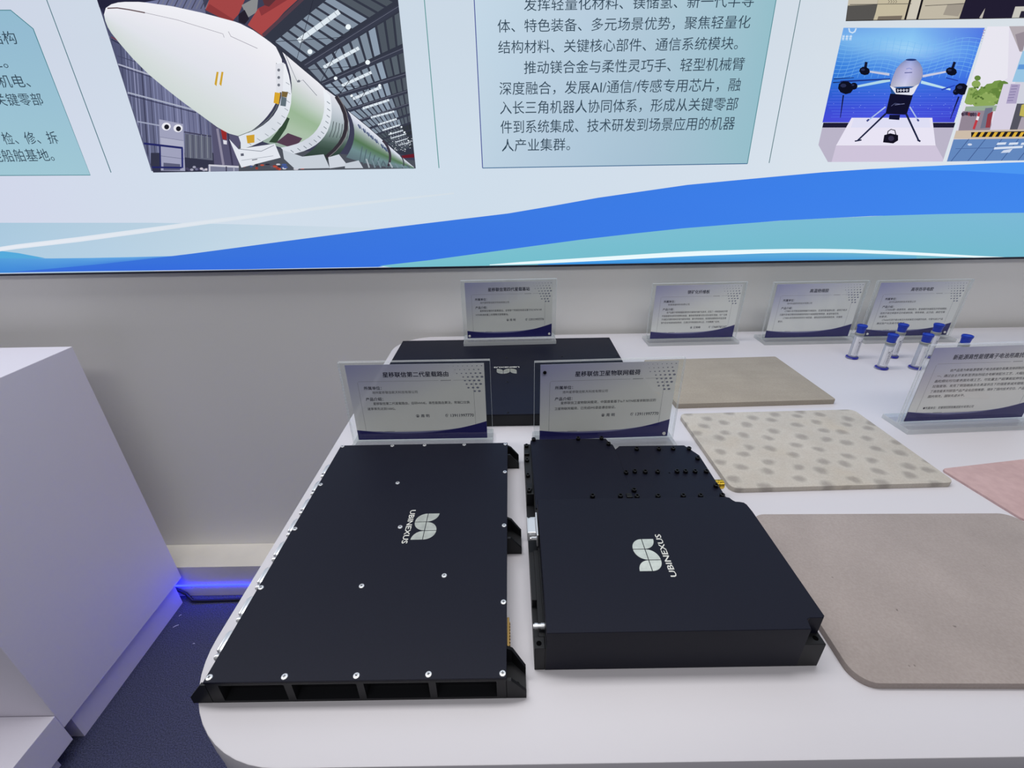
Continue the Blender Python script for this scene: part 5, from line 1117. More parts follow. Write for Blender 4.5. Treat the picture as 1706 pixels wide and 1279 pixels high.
   ((130,192,242),[9935,15407,10091,15386,10090,15392,9933,15413]),
   ((130,192,242),[10091,15386,10231,15357,10230,15363,10090,15392]),
   ((130,192,242),[7201,15229,7333,15219,7331,15225,7201,15235]),
   ((130,192,242),[7333,15219,7480,15227,7477,15234,7331,15225]),
   ((130,192,242),[7480,15227,7621,15252,7618,15258,7477,15234]),
   ((130,192,242),[7621,15252,7760,15284,7756,15290,7618,15258]),
   ((130,192,242),[7760,15284,7898,15313,7895,15319,7756,15290]),
   ((130,192,242),[7898,15313,8041,15330,8038,15336,7895,15319]),
   ((130,192,242),[8041,15330,8189,15329,8187,15335,8038,15336]),
   ((130,192,242),[8189,15329,8344,15308,8343,15314,8187,15335]),
   ((130,192,242),[8344,15308,8504,15274,8504,15280,8343,15314]),
   ((130,192,242),[8504,15274,8668,15234,8667,15240,8504,15280]),
   ((130,192,242),[8668,15234,8818,15231,8816,15237,8667,15240]),
   ((130,192,242),[8818,15231,8973,15214,8971,15220,8816,15237]),
   ((130,192,242),[8973,15214,9122,15217,9119,15223,8971,15220]),
   ((130,192,242),[9122,15217,9263,15238,9259,15244,9119,15223]),
   ((130,192,242),[9263,15238,9399,15271,9395,15277,9259,15244]),
   ((130,192,242),[9399,15271,9534,15306,9530,15312,9395,15277]),
   ((130,192,242),[9534,15306,9671,15332,9668,15338,9530,15312]),
   ((130,192,242),[9671,15332,9815,15341,9812,15347,9668,15338]),
   ((130,192,242),[9815,15341,9967,15331,9965,15337,9812,15347]),
   ((130,192,242),[9967,15331,10126,15305,10125,15311,9965,15337]),
   ((130,192,242),[10126,15305,10234,15281,10234,15287,10125,15311]),
   ((130,192,242),[7204,15153,7354,15149,7352,15155,7203,15160]),
   ((130,192,242),[7354,15149,7500,15163,7496,15169,7352,15155]),
   ((130,192,242),[7500,15163,7640,15191,7637,15197,7496,15169]),
   ((130,192,242),[7640,15191,7779,15224,7775,15230,7637,15197]),
   ((130,192,242),[7779,15224,7919,15250,7916,15256,7775,15230]),
   ((130,192,242),[7919,15250,8064,15261,8061,15268,7916,15256]),
   ((130,192,242),[8064,15261,8214,15254,8213,15260,8061,15268]),
   ((130,192,242),[8214,15254,8372,15228,8372,15234,8213,15260]),
   ((130,192,242),[8372,15228,8534,15190,8534,15196,8372,15234]),
   ((130,192,242),[8534,15190,8698,15151,8697,15157,8534,15196]),
   ((130,192,242),[8698,15151,8848,15152,8845,15158,8697,15157]),
   ((130,192,242),[8848,15152,9001,15141,8999,15147,8845,15158]),
   ((130,192,242),[9001,15141,9147,15150,9144,15157,8999,15147]),
   ((130,192,242),[9147,15150,9287,15177,9283,15182,9144,15157]),
   ((130,192,242),[9287,15177,9423,15211,9418,15217,9283,15182]),
   ((130,192,242),[9423,15211,9558,15244,9554,15250,9418,15217]),
   ((130,192,242),[9558,15244,9698,15266,9695,15272,9554,15250]),
   ((130,192,242),[9698,15266,9845,15269,9843,15275,9695,15272]),
   ((130,192,242),[9845,15269,10000,15253,9998,15259,9843,15275]),
   ((130,192,242),[10000,15253,10161,15222,10161,15228,9998,15259]),
   ((130,192,242),[10161,15222,10237,15205,10237,15211,10161,15228]),
   ((130,192,242),[7225,15078,7375,15080,7373,15086,7223,15084]),
   ((130,192,242),[7375,15080,7519,15100,7516,15106,7373,15086]),
   ((130,192,242),[7519,15100,7660,15131,7656,15137,7516,15106]),
   ((130,192,242),[7660,15131,7799,15163,7795,15169,7656,15137]),
   ((130,192,242),[7799,15163,7940,15185,7937,15191,7795,15169]),
   ((130,192,242),[7940,15185,8087,15190,8085,15196,7937,15191]),
   ((130,192,242),[8087,15190,8241,15176,8240,15182,8085,15196]),
   ((130,192,242),[8241,15176,8401,15145,8400,15151,8240,15182]),
   ((130,192,242),[8401,15145,8564,15106,8564,15112,8400,15151]),
   ((130,192,242),[8564,15106,8728,15068,8727,15074,8564,15112]),
   ((130,192,242),[8728,15068,8876,15074,8874,15080,8727,15074]),
   ((130,192,242),[8876,15074,9028,15069,9025,15076,8874,15080]),
   ((130,192,242),[9028,15069,9173,15085,9169,15091,9025,15076]),
   ((130,192,242),[9173,15085,9311,15115,9307,15121,9169,15091]),
   ((130,192,242),[9311,15115,9447,15151,9442,15157,9307,15121]),
   ((130,192,242),[9447,15151,9584,15181,9580,15187,9442,15157]),
   ((130,192,242),[9584,15181,9726,15197,9723,15203,9580,15187]),
   ((130,192,242),[9726,15197,9876,15194,9874,15200,9723,15203]),
   ((130,192,242),[9876,15194,10034,15172,10032,15178,9874,15200]),
   ((130,192,242),[10034,15172,10197,15138,10197,15144,10032,15178]),
   ((130,192,242),[10197,15138,10240,15128,10240,15134,10197,15144]),
   ((116,180,238),[7328,15706,7338,15397,7345,15396,7335,15704]),
   ((116,180,238),[7338,15397,7291,15072,7297,15070,7345,15396]),
   ((116,180,238),[7475,15701,7488,15389,7495,15387,7482,15700]),
   ((116,180,238),[7488,15389,7441,15070,7448,15068,7495,15387]),
   ((116,180,238),[7617,15715,7636,15390,7643,15389,7623,15714]),
   ((116,180,238),[7636,15390,7592,15068,7599,15066,7643,15389]),
   ((116,180,238),[7754,15741,7781,15400,7787,15398,7760,15740]),
   ((116,180,238),[7781,15400,7743,15066,7750,15064,7787,15398]),
   ((116,180,238),[7890,15770,7923,15415,7930,15414,7896,15769]),
   ((116,180,238),[7923,15415,7893,15064,7900,15062,7930,15414]),
   ((116,180,238),[8028,15791,8065,15432,8072,15431,8035,15790]),
   ((116,180,238),[8065,15432,8044,15061,8051,15059,8072,15431]),
   ((116,180,238),[8172,15795,8208,15445,8215,15444,8178,15794]),
   ((116,180,238),[8208,15445,8195,15059,8202,15057,8215,15444]),
   ((116,180,238),[8322,15781,8354,15452,8361,15450,8329,15780]),
   ((116,180,238),[8354,15452,8346,15057,8353,15055,8361,15450]),
   ((116,180,238),[8477,15753,8502,15449,8509,15447,8484,15752]),
   ((116,180,238),[8502,15449,8497,15055,8504,15053,8509,15447]),
   ((116,180,238),[8635,15720,8654,15437,8661,15436,8642,15719]),
   ((116,180,238),[8654,15437,8647,15053,8654,15051,8661,15436]),
   ((116,180,238),[8791,15692,8808,15419,8815,15417,8798,15691]),
   ((116,180,238),[8808,15419,8798,15050,8805,15049,8815,15417]),
   ((116,180,238),[8942,15679,8964,15398,8971,15396,8949,15678]),
   ((116,180,238),[8964,15398,8949,15048,8956,15046,8971,15396]),
   ((116,180,238),[9086,15685,9119,15379,9126,15377,9093,15684]),
   ((116,180,238),[9119,15379,9100,15046,9107,15044,9126,15377]),
   ((116,180,238),[9223,15706,9272,15366,9279,15364,9230,15705]),
   ((116,180,238),[9272,15366,9251,15044,9258,15042,9279,15364]),
   ((116,180,238),[9357,15735,9422,15362,9429,15360,9364,15734]),
   ((116,180,238),[9422,15362,9402,15042,9409,15040,9429,15360]),
   ((116,180,238),[9493,15761,9568,15367,9575,15365,9499,15760]),
   ((116,180,238),[9568,15367,9553,15040,9560,15038,9575,15365]),
   ((116,180,238),[9633,15774,9710,15380,9717,15378,9639,15773]),
   ((116,180,238),[9710,15380,9704,15037,9711,15035,9717,15378]),
   ((116,180,238),[9780,15768,9851,15396,9858,15395,9787,15767]),
   ((116,180,238),[9851,15396,9855,15035,9862,15033,9858,15395]),
   ((116,180,238),[9935,15746,9993,15412,10000,15410,9942,15745]),
   ((116,180,238),[9993,15412,10006,15033,10013,15031,10000,15410]),
   ((116,180,238),[10095,15714,10136,15423,10143,15421,10101,15713]),
   ((116,180,238),[10136,15423,10157,15031,10164,15029,10143,15421]),
   ((92,120,236),[7213,14844,10242,14800,10239,14805,7213,14849]),
   ((92,120,236),[7267,14786,10257,14727,10256,14732,7266,14792]),
   ((92,120,236),[7289,14728,10258,14698,10258,14703,7287,14734]),
   ((92,120,236),[7254,14671,10261,14632,10260,14637,7252,14677]),
   ((92,120,236),[7220,14613,10264,14552,10264,14558,7220,14619]),
   ((92,120,236),[7222,14555,10265,14519,10265,14525,7222,14561]),
   ((92,120,236),[7276,14495,10268,14461,10267,14466,7275,14501]),
   ((92,120,236),[7358,14435,10271,14376,10271,14382,7356,14441]),
   ((92,120,236),[7398,14376,10273,14338,10272,14344,7397,14382]),
   ((92,120,236),[7376,14316,10275,14286,10275,14292,7374,14322]),
   ((150,170,246),[8107,14492,8102,14486,8091,14488,8088,14495,8098,14497]),
   ((150,170,246),[8429,14372,8424,14366,8413,14368,8410,14375,8420,14377]),
   ((150,170,246),[9886,14515,9882,14510,9870,14512,9867,14519,9877,14521]),
   ((150,170,246),[8469,14749,8464,14744,8453,14746,8450,14753,8460,14755]),
   ((150,170,246),[8717,14796,8712,14790,8701,14792,8699,14799,8708,14801]),
   ((150,170,246),[8840,14588,8836,14583,8824,14585,8822,14592,8832,14594]),
   ((150,170,246),[8947,14692,8942,14686,8931,14688,8928,14695,8938,14697]),
   ((150,170,246),[7979,14510,7974,14504,7962,14507,7960,14514,7970,14516]),
   ((150,170,246),[8239,14733,8235,14728,8223,14730,8221,14737,8231,14739]),
   ((150,170,246),[8734,14623,8730,14618,8718,14620,8716,14627,8726,14629]),
   ((150,170,246),[10163,14651,10159,14646,10148,14648,10145,14655,10155,14657]),
   ((150,170,246),[10097,14362,10093,14357,10081,14359,10078,14366,10088,14368]),
   ((150,170,246),[10049,14617,10045,14611,10033,14614,10030,14620,10040,14622]),
   ((150,170,246),[9492,14717,9487,14712,9476,14714,9473,14721,9483,14723]),
   ((150,170,246),[8096,14794,8092,14789,8080,14791,8078,14798,8088,14800]),
   ((150,170,246),[8540,14546,8536,14540,8524,14543,8522,14550,8532,14552]),
   ((150,170,246),[9350,14519,9345,14513,9334,14516,9331,14523,9341,14525]),
   ((150,170,246),[9107,14675,9103,14670,9091,14672,9089,14679,9099,14681]),
   ((150,170,246),[10144,14441,10139,14435,10128,14438,10125,14445,10135,14447]),
   ((150,170,246),[9197,14493,9192,14488,9180,14490,9178,14497,9188,14499]),
   ((150,170,246),[10039,14689,10035,14684,10023,14686,10020,14693,10030,14695]),
   ((150,170,246),[7995,14538,7990,14533,7978,14535,7976,14542,7986,14544]),
   ((150,170,246),[9612,14513,9608,14508,9596,14510,9594,14517,9603,14519]),
   ((150,170,246),[7371,14581,7366,14576,7355,14578,7353,14585,7363,14587]),
   ((150,170,246),[7876,14794,7871,14789,7860,14791,7858,14798,7868,14800]),
   ((150,170,246),[8796,14780,8792,14775,8780,14777,8778,14784,8788,14786]),
   ((150,170,246),[9649,14666,9645,14660,9633,14663,9631,14670,9641,14672]),
   ((150,170,246),[9910,14538,9906,14533,9894,14535,9891,14542,9901,14544]),
   ((150,170,246),[7817,14492,7812,14487,7801,14489,7799,14496,7809,14498]),
   ((150,170,246),[9372,14352,9367,14347,9356,14349,9353,14356,9363,14358]),
   ((150,170,246),[10030,14459,10025,14454,10014,14456,10011,14463,10021,14465]),
   ((150,170,246),[9616,14440,9612,14434,9600,14437,9597,14444,9607,14446]),
   ((150,170,246),[9285,14696,9281,14690,9269,14693,9267,14699,9277,14701]),
   ((150,170,246),[9106,14527,9101,14522,9090,14524,9087,14531,9097,14533]),
   ((150,170,246),[9551,14455,9547,14450,9535,14452,9532,14459,9542,14461]),
   ((150,170,246),[9912,14348,9907,14342,9896,14345,9893,14352,9903,14354]),
   ((150,170,246),[7853,14487,7848,14482,7837,14484,7834,14491,7845,14493]),
   ((150,170,246),[7421,14819,7416,14814,7405,14816,7403,14823,7413,14825]),
   ((150,170,246),[7875,14400,7870,14395,7859,14397,7857,14404,7867,14406]),
   ((150,170,246),[10103,14493,10099,14487,10087,14490,10085,14497,10094,14499]),
   ((206,226,246),[7263,15951,7302,15886,7322,15900,7291,15955]),
   ((206,226,246),[7302,15886,7380,15861,7371,15886,7322,15900]),
   ((206,226,246),[7380,15861,7435,15886,7406,15902,7371,15886]),
   ((206,226,246),[7435,15886,7447,15946,7416,15956,7406,15902]),
   ((220,234,248),[7183,15835,7183,15826,7196,15746,7209,15745,7195,15834]),
   ((220,234,248),[7184,15809,7235,15809,7232,15818,7183,15819]),
   ((220,234,248),[7207,15840,7223,15746,7234,15745,7218,15839]),
   ((220,234,248),[7185,15774,7232,15778,7228,15786,7184,15782]),
   ((220,234,248),[7259,15834,7274,15745,7287,15744,7272,15833]),
   ((220,234,248),[7254,15808,7313,15807,7310,15817,7251,15818]),
   ((220,234,248),[7285,15839,7301,15744,7312,15743,7295,15838]),
   ((220,234,248),[7259,15773,7310,15777,7306,15784,7256,15780]),
   ((220,234,248),[7337,15833,7352,15744,7365,15743,7350,15832]),
   ((220,234,248),[7332,15807,7390,15806,7387,15816,7329,15817]),
   ((220,234,248),[7362,15838,7379,15743,7390,15742,7373,15837]),
   ((220,234,248),[7337,15771,7387,15776,7384,15783,7334,15779]),
   ((170,150,190),[10161,15871,10210,15870,10209,15879,10206,15887,10154,15887]),
   ((170,150,190),[10173,15824,10212,15823,10211,15840,10165,15841]),
   ((170,150,190),[10184,15777,10213,15776,10213,15793,10176,15793]),
   ((170,150,190),[10195,15729,10215,15729,10215,15746,10187,15746]),
   ((170,150,190),[10206,15681,10217,15681,10217,15698,10198,15698]),
   ((170,150,190),[10217,15634,10219,15634,10219,15651,10210,15651]),
   ((30,28,52),[7233,14208,10280,14162,10284,14059,7236,14105]),
   ((186,180,200),[7574,13393,7247,13756,7236,14111,10284,14065,10313,13361]),
   ((232,228,244),[7853,14297,9707,14270,10005,13705,7667,13741]),
   ((222,222,244),[7910,14282,9643,14256,9742,14073,7897,14101]),
   ((206,196,218),[7662,13392,7665,13747,10003,13712,10311,13406,10313,13361]),
   ((240,238,248),[7667,13742,10005,13707,10001,13717,7664,13752]),
   ((176,214,232),[8465,15040,7739,14915,7760,14877,8497,14984]),
   ((196,200,222),[8424,15138,7939,15195,7945,15162,8432,15094]),
   ((186,222,236),[9186,14938,9901,14797,9897,14830,9182,14993]),
   ((200,204,226),[9190,15050,9704,15137,9683,15170,9163,15094]),
   ((24,34,90),[7220,15042,7665,15060,7660,15072,7214,15058]),
   ((30,50,130),[7388,14985,8479,15021,8470,15043,7377,15015]),
   ((20,30,80),[7223,14974,7488,14984,7484,14996,7217,14991]),
   ((40,70,190),[9711,14794,9974,14883,9961,14901,9685,14827]),
   ((30,50,150),[9709,15028,10000,14970,9999,14983,9707,15045]),
   ((22,24,60),[7511,14744,7586,14302,7600,14300,7545,14740]),
   ((22,26,70),[10123,14680,10124,14245,10139,14240,10161,14669]),
   ((20,24,50),[7810,15358,7826,15207,7890,15197,7873,15348]),
   ((20,24,50),[9750,15335,9745,15184,9810,15165,9814,15317]),
   ((170,190,232),[8543,14514,8240,14249,8261,14232,8571,14492]),
   ((170,190,232),[9095,14488,9388,14218,9405,14229,9118,14502]),
   ((60,70,130),[8243,14275,8204,14237,8240,14209,8279,14248]),
   ((60,70,130),[9359,14234,9409,14194,9433,14216,9384,14256]),
   ((14,16,34),[7716,14853,7679,14781,7574,14758,7451,14794,7367,14873,7362,14956,7438,15006,7558,14999,7668,14939]),
   ((40,46,80),[7541,14922,7523,14893,7466,14887,7412,14908,7403,14940,7444,14960,7505,14952]),
   ((14,16,34),[7795,14896,7779,14856,7731,14842,7674,14860,7635,14901,7631,14947,7665,14975,7721,14973,7772,14942]),
   ((40,46,80),[7713,14931,7706,14915,7680,14911,7654,14923,7649,14941,7667,14951,7696,14947]),
   ((14,16,34),[7980,15167,7955,15123,7884,15110,7799,15133,7742,15183,7738,15234,7789,15265,7871,15259,7947,15221]),
   ((40,46,80),[7860,15211,7848,15193,7809,15190,7773,15203,7766,15223,7794,15235,7836,15230]),
   ((14,16,34),[9910,15130,9887,15086,9813,15073,9721,15098,9656,15148,9648,15200,9700,15229,9787,15223,9870,15184]),
   ((40,46,80),[9780,15176,9768,15158,9727,15154,9688,15167,9680,15187,9709,15199,9754,15194]),
   ((14,16,34),[10257,14715,10199,14702,10081,14736,9996,14808,9983,14884,10047,14929,10159,14923,10251,14876]),
   ((40,46,80),[10151,14852,10138,14826,10086,14820,10034,14839,10022,14869,10058,14887,10116,14879]),
   ((14,16,34),[10109,14750,10099,14717,10060,14705,10011,14720,9974,14755,9967,14793,9994,14817,10040,14816,10086,14789]),
   ((40,46,80),[10037,14780,10033,14766,10011,14763,9989,14773,9983,14788,9997,14797,10022,14793]),
   ((40,84,150),[8489,14942,9129,14932,9080,14705,8620,14711]),
   ('g',6,5,[8695,15387,8749,15387,8802,15386,8856,15385,8910,15384,8606,15315,8712,15314,8818,15312,8924,15310,9030,15309,8541,15220,8686,15218,8831,15216,8975,15214,9120,15212,8517,15082,8681,15083,8846,15084,9010,15085,9175,15086,8516,14969,8678,14971,8840,14972,9002,14973,9164,14974,8528,14879,8682,14881,8837,14884,8991,14887,9146,14890],[(120,136,181),(137,155,206),(147,166,221),(130,148,196),(114,129,171),(138,144,184),(157,164,210),(168,176,225),(149,156,200),(130,136,174),(152,152,188),(173,173,213),(186,186,229),(165,165,203),(144,144,177),(157,157,189),(179,179,215),(192,192,231),(170,170,205),(149,149,179),(165,165,191),(188,188,217),(201,201,233),(179,179,207),(156,156,180),(172,173,191),(195,197,217),(209,211,233),(186,187,207),(162,164,180)]),
   ((40,60,120),[8926,15376,8917,15368,8887,15361,8841,15358,8788,15359,8739,15363,8703,15371,8688,15379,8697,15388,8727,15394,8774,15397,8826,15396,8875,15392,8911,15385]),
   ((140,150,210),[8765,15204,8822,15219,8817,15235,8754,15219]),
   ((140,150,210),[8822,15219,8894,15197,8895,15211,8817,15235]),
   ((70,80,140),[8754,15135,8919,15139,8914,15152,8749,15149]),
   ((226,228,240),[8514,14899,8707,14848,9007,14855,9146,14932,9098,14748,9059,14717,8714,14733]),
   ((34,36,60),[8654,14854,8970,14864,8991,14772,8695,14768]),
   ((226,228,240),[8702,14839,8721,14788,8737,14787,8718,14839]),
   ((226,228,240),[8770,14838,8788,14787,8805,14786,8786,14838]),
   ((226,228,240),[8837,14837,8856,14786,8872,14785,8854,14837]),
   ((226,228,240),[8905,14836,8924,14785,8940,14784,8921,14836]),
   ((226,228,240),[8708,14809,8955,14814,8952,14823,8704,14818]),
   ((18,18,44),[8571,14755,9093,14716,9089,14339,8599,14361]),
   ((120,124,160),[8753,14530,8968,14550,8962,14561,8748,14541]),
   ((90,96,140),[8681,14509,8743,14560,8738,14569,8672,14517]),
   ((90,96,140),[8743,14560,8919,14540,8917,14549,8738,14569]),
   ((18,20,50),[8698,14344,8940,14341,8960,14236,8712,14255]),
   ((28,34,66),[8585,14380,8121,13848,8154,13825,8623,14354]),
   ((28,34,66),[9052,14351,9558,13792,9590,13807,9089,14368]),
   ((28,34,66),[8079,13808,8230,13831,8216,13858,8065,13835]),
   ((28,34,66),[9522,13815,9607,13777,9617,13808,9532,13847]),
   ((24,22,40),[8806,13918,8791,14007,8768,14017,8782,13921]),
   ((24,22,40),[8791,14007,8840,14041,8830,14060,8768,14017]),
   ((24,22,40),[8840,14041,8923,14024,8936,14037,8830,14060]),
   ((24,22,40),[8923,14024,8982,13930,9003,13934,8936,14037]),
   ((20,18,34),[8718,13936,8846,13971,9042,13931,9081,13822,8990,13761,8741,13787]),
   ((52,48,74),[8974,13864,8972,13832,8944,13813,8900,13813,8858,13834,8833,13866,8836,13898,8864,13917,8907,13917,8950,13896]),
  ]),
  ('station_picture', 'picture of a filling station with striped kerb', [
   ((224,220,234),[10253,15948,10432,13359,14077,13351,12961,15943]),
   ((232,230,240),[10333,14784,10253,15948,10717,15947,11118,15016,10363,14512]),
   ((178,170,176),[10716,15947,12961,15943,12961,15943,13206,15376,11157,15495]),
   ((150,140,150),[10913,15803,11102,15853,11256,15534,11147,15504]),
   ((206,208,220),[11197,15615,13092,15640,13623,14405,11422,14437]),
   ((152,196,226),[11216,15508,13149,15507,13422,14873,11252,14944]),
   ((96,150,214),[11251,15264,13255,15261,13296,15165,11260,15175]),
   ((100,132,62),[10520,15025,10517,14992,10481,14976,10429,14982,10384,15009,10369,15044,10390,15070,10437,15075,10489,15057]),
   ((140,168,92),[10566,14911,10562,14866,10511,14842,10437,14852,10375,14890,10354,14939,10383,14976,10449,14983,10521,14958]),
   ((140,168,92),[10599,14740,10593,14667,10512,14629,10395,14644,10341,14678,10329,14844,10415,14854,10529,14814]),
   ((140,168,92),[10616,14624,10609,14551,10528,14512,10410,14528,10348,14567,10337,14729,10431,14740,10545,14699]),
   ((100,132,62),[10795,14680,10789,14606,10709,14568,10591,14583,10492,14645,10458,14724,10505,14782,10609,14794,10724,14754]),
   ((118,150,74),[10920,14735,10914,14656,10827,14614,10699,14631,10591,14698,10554,14783,10604,14847,10718,14860,10842,14816]),
   ((118,150,74),[11045,14791,11039,14705,10945,14660,10806,14678,10689,14750,10648,14842,10702,14911,10825,14925,10960,14878]),
   ((118,150,74),[11188,14846,11183,14760,11089,14716,10950,14734,10833,14805,10792,14897,10846,14965,10968,14979,11103,14932]),
   ((100,132,62),[11217,14874,11213,14815,11148,14784,11053,14796,10972,14846,10943,14909,10979,14956,11064,14966,11158,14933]),
   ((100,132,62),[11279,14673,11273,14565,11157,14510,10985,14532,10839,14622,10788,14736,10855,14822,11006,14839,11174,14780]),
   ((140,168,92),[11078,14603,11072,14509,10969,14460,10818,14480,10691,14559,10647,14659,10706,14735,10839,14750,10986,14698]),
   ((140,168,92),[10855,14577,10849,14496,10761,14454,10632,14471,10524,14539,10486,14626,10537,14690,10652,14703,10777,14659]),
   ((100,132,62),[11295,14701,11291,14634,11219,14600,11112,14614,11021,14670,10988,14741,11029,14794,11124,14805,11229,14769]),
   ((112,140,70),[10856,14737,10848,14719,10815,14719,10791,14738,10799,14755,10832,14755]),
   ((84,112,52),[10705,14841,10696,14824,10664,14824,10640,14842,10648,14860,10681,14860]),
   ((150,176,100),[10574,14742,10566,14724,10533,14725,10509,14743,10518,14761,10550,14760]),
   ((84,112,52),[10649,14673,10641,14655,10608,14655,10584,14674,10592,14692,10625,14691]),
   ((150,176,100),[11214,14632,11206,14614,11173,14614,11149,14633,11157,14650,11190,14650]),
   ((84,112,52),[10766,14628,10758,14610,10725,14611,10701,14629,10709,14647,10742,14647]),
   ((112,140,70),[10580,14745,10572,14727,10539,14728,10515,14746,10524,14764,10556,14763]),
   ((84,112,52),[10553,14847,10545,14829,10512,14829,10488,14847,10497,14865,10529,14865]),
   ((150,176,100),[10711,14635,10703,14617,10670,14617,10646,14636,10654,14654,10687,14653]),
   ((84,112,52),[11187,14689,11179,14671,11146,14672,11122,14690,11130,14708,11163,14708]),
   ((150,176,100),[11242,14592,11234,14574,11201,14574,11176,14593,11184,14611,11217,14610]),
   ((112,140,70),[10650,14538,10641,14520,10608,14521,10584,14539,10592,14557,10625,14557]),
   ((150,176,100),[10795,14740,10787,14722,10754,14722,10730,14741,10738,14758,10771,14758]),
   ((112,140,70),[10991,14708,10983,14690,10951,14691,10926,14709,10934,14727,10967,14726]),
   ((150,176,100),[11100,14616,11092,14598,11059,14598,11035,14617,11043,14635,11076,14634]),
   ((112,140,70),[10594,14751,10586,14733,10553,14733,10529,14752,10537,14769,10570,14769]),
   ((150,176,100),[10946,14566,10938,14548,10905,14549,10881,14567,10889,14585,10922,14585]),
   ((84,112,52),[10603,14641,10594,14623,10562,14624,10537,14642,10546,14660,10579,14660]),
   ((112,140,70),[10610,14660,10601,14642,10569,14643,10544,14661,10553,14679,10586,14679]),
   ((112,140,70),[10645,14848,10637,14830,10605,14830,10581,14848,10589,14866,10621,14866]),
   ((112,140,70),[10461,14719,10453,14701,10420,14702,10396,14720,10405,14738,10437,14737]),
   ((84,112,52),[10497,14842,10489,14825,10456,14825,10432,14843,10441,14861,10473,14860]),
   ((112,140,70),[10888,14777,10880,14759,10847,14760,10823,14778,10831,14796,10864,14795]),
   ((84,112,52),[10717,14653,10709,14635,10676,14635,10652,14654,10660,14671,10693,14671]),
   ((112,140,70),[11087,14553,11078,14535,11046,14536,11021,14554,11029,14572,11062,14572]),
   ((150,176,100),[10979,14668,10971,14651,10938,14651,10914,14669,10922,14687,10955,14687]),
   ((112,140,70),[10631,14749,10623,14731,10590,14731,10566,14750,10574,14767,10607,14767]),
   ((112,140,70),[10430,14809,10421,14791,10388,14792,10364,14810,10373,14828,10406,14827]),
   ((150,176,100),[11084,14786,11076,14768,11043,14768,11019,14786,11027,14804,11059,14804]),
   ((112,140,70),[11040,14825,11032,14807,10999,14808,10975,14826,10983,14843,11015,14843]),
   ((150,170,150),[10410,14482,11257,14499,11311,14380,10420,14378]),
   ((146,134,148),[10379,14394,11028,14399,11212,13990,10439,14002]),
   ((70,54,70),[10441,14331,10441,14300,10414,14292,10380,14315,10365,14350,10380,14371,10414,14363]),
   ((90,80,100),[10485,14341,10485,14310,10458,14302,10424,14325,10409,14360,10424,14382,10458,14373]),
   ((70,54,70),[10533,14341,10533,14309,10506,14302,10472,14324,10457,14359,10472,14381,10506,14373]),
   ((140,60,70),[10586,14330,10586,14299,10559,14291,10525,14314,10510,14349,10525,14371,10559,14362]),
   ((70,54,70),[10638,14322,10638,14290,10611,14283,10577,14305,10562,14340,10577,14362,10610,14354]),
   ((70,54,70),[10684,14325,10685,14293,10658,14286,10624,14308,10608,14344,10623,14365,10657,14357]),
   ((90,80,100),[10734,14322,10734,14291,10707,14283,10673,14306,10658,14341,10673,14363,10706,14354]),
   ((214,208,226),[11070,14904,11470,14910,11626,14000,11170,14006]),
   ((172,162,196),[11239,14902,11451,14893,11535,14524,11305,14527]),
   ((140,130,170),[11280,14850,11413,14853,11403,14872,11271,14868]),
   ((140,130,170),[11286,14795,11419,14799,11409,14817,11276,14814]),
   ((140,130,170),[11291,14741,11424,14745,11414,14763,11281,14759]),
   ((140,130,170),[11296,14686,11430,14690,11420,14709,11286,14705]),
   ((140,130,170),[11301,14631,11435,14635,11425,14654,11292,14650]),
   ((140,130,170),[11307,14576,11441,14580,11431,14599,11297,14595]),
   ((112,116,136),[10870,14445,11037,14455,11121,14053,10928,14041]),
   ((146,60,70),[10975,14326,11076,14383,11149,14052,11044,14054]),
   ((190,60,70),[10742,14366,10754,14036,10814,14019,10801,14350]),
   ((236,230,236),[10747,14292,10752,14217,10811,14201,10806,14276]),
   ((84,84,96),[11552,14523,11930,14518,12055,13978,11630,13990]),
   ((190,178,90),[11669,14492,11744,14521,11874,14253,11717,14285]),
   ((168,160,172),[11783,14254,13689,14252,13818,13951,11809,13982]),
   ((204,188,170),[10387,14003,13794,14009,13892,13781,10399,13833]),
   ((30,28,34),[10751,13967,13810,13972,13864,13847,10795,13865]),
   ((220,176,60),[10839,13965,10915,13967,10887,13869,10811,13867]),
   ((220,176,60),[10993,13963,11069,13965,11043,13867,10966,13865]),
   ((220,176,60),[11148,13961,11224,13963,11198,13865,11122,13863]),
   ((220,176,60),[11303,13959,11379,13960,11353,13862,11277,13860]),
   ((220,176,60),[11458,13956,11534,13958,11509,13860,11432,13858]),
   ((220,176,60),[11612,13954,11688,13956,11664,13858,11588,13856]),
   ((220,176,60),[11767,13952,11843,13953,11820,13855,11743,13853]),
   ((220,176,60),[11922,13949,11998,13951,11975,13853,11899,13851]),
   ((220,176,60),[12077,13947,12153,13949,12131,13851,12054,13849]),
   ((220,176,60),[12232,13945,12308,13947,12286,13848,12210,13846]),
   ((220,176,60),[12387,13942,12463,13944,12442,13846,12365,13844]),
   ((220,176,60),[12542,13940,12618,13942,12597,13844,12521,13842]),
   ((220,176,60),[12697,13938,12772,13940,12753,13841,12676,13839]),
   ((220,176,60),[12852,13935,12927,13937,12908,13839,12832,13837]),
   ((220,176,60),[13007,13933,13082,13935,13064,13837,12988,13835]),
   ((220,176,60),[13162,13931,13237,13933,13220,13834,13143,13832]),
   ((220,176,60),[13317,13928,13393,13930,13375,13832,13299,13830]),
   ((220,176,60),[13472,13926,13548,13928,13531,13830,13455,13828]),
   ((220,176,60),[13627,13924,13703,13926,13687,13827,13611,13825]),
   ((220,176,60),[13782,13921,13831,13923,13851,13877,13843,13825,13766,13823]),
   ((100,136,190),[10432,13359,10400,13824,13880,13809,14077,13351]),
   ((60,86,140),[10751,13832,10522,13362,10527,13359,10539,13359,10765,13824]),
   ((60,86,140),[11140,13826,10919,13358,10938,13358,11154,13818]),
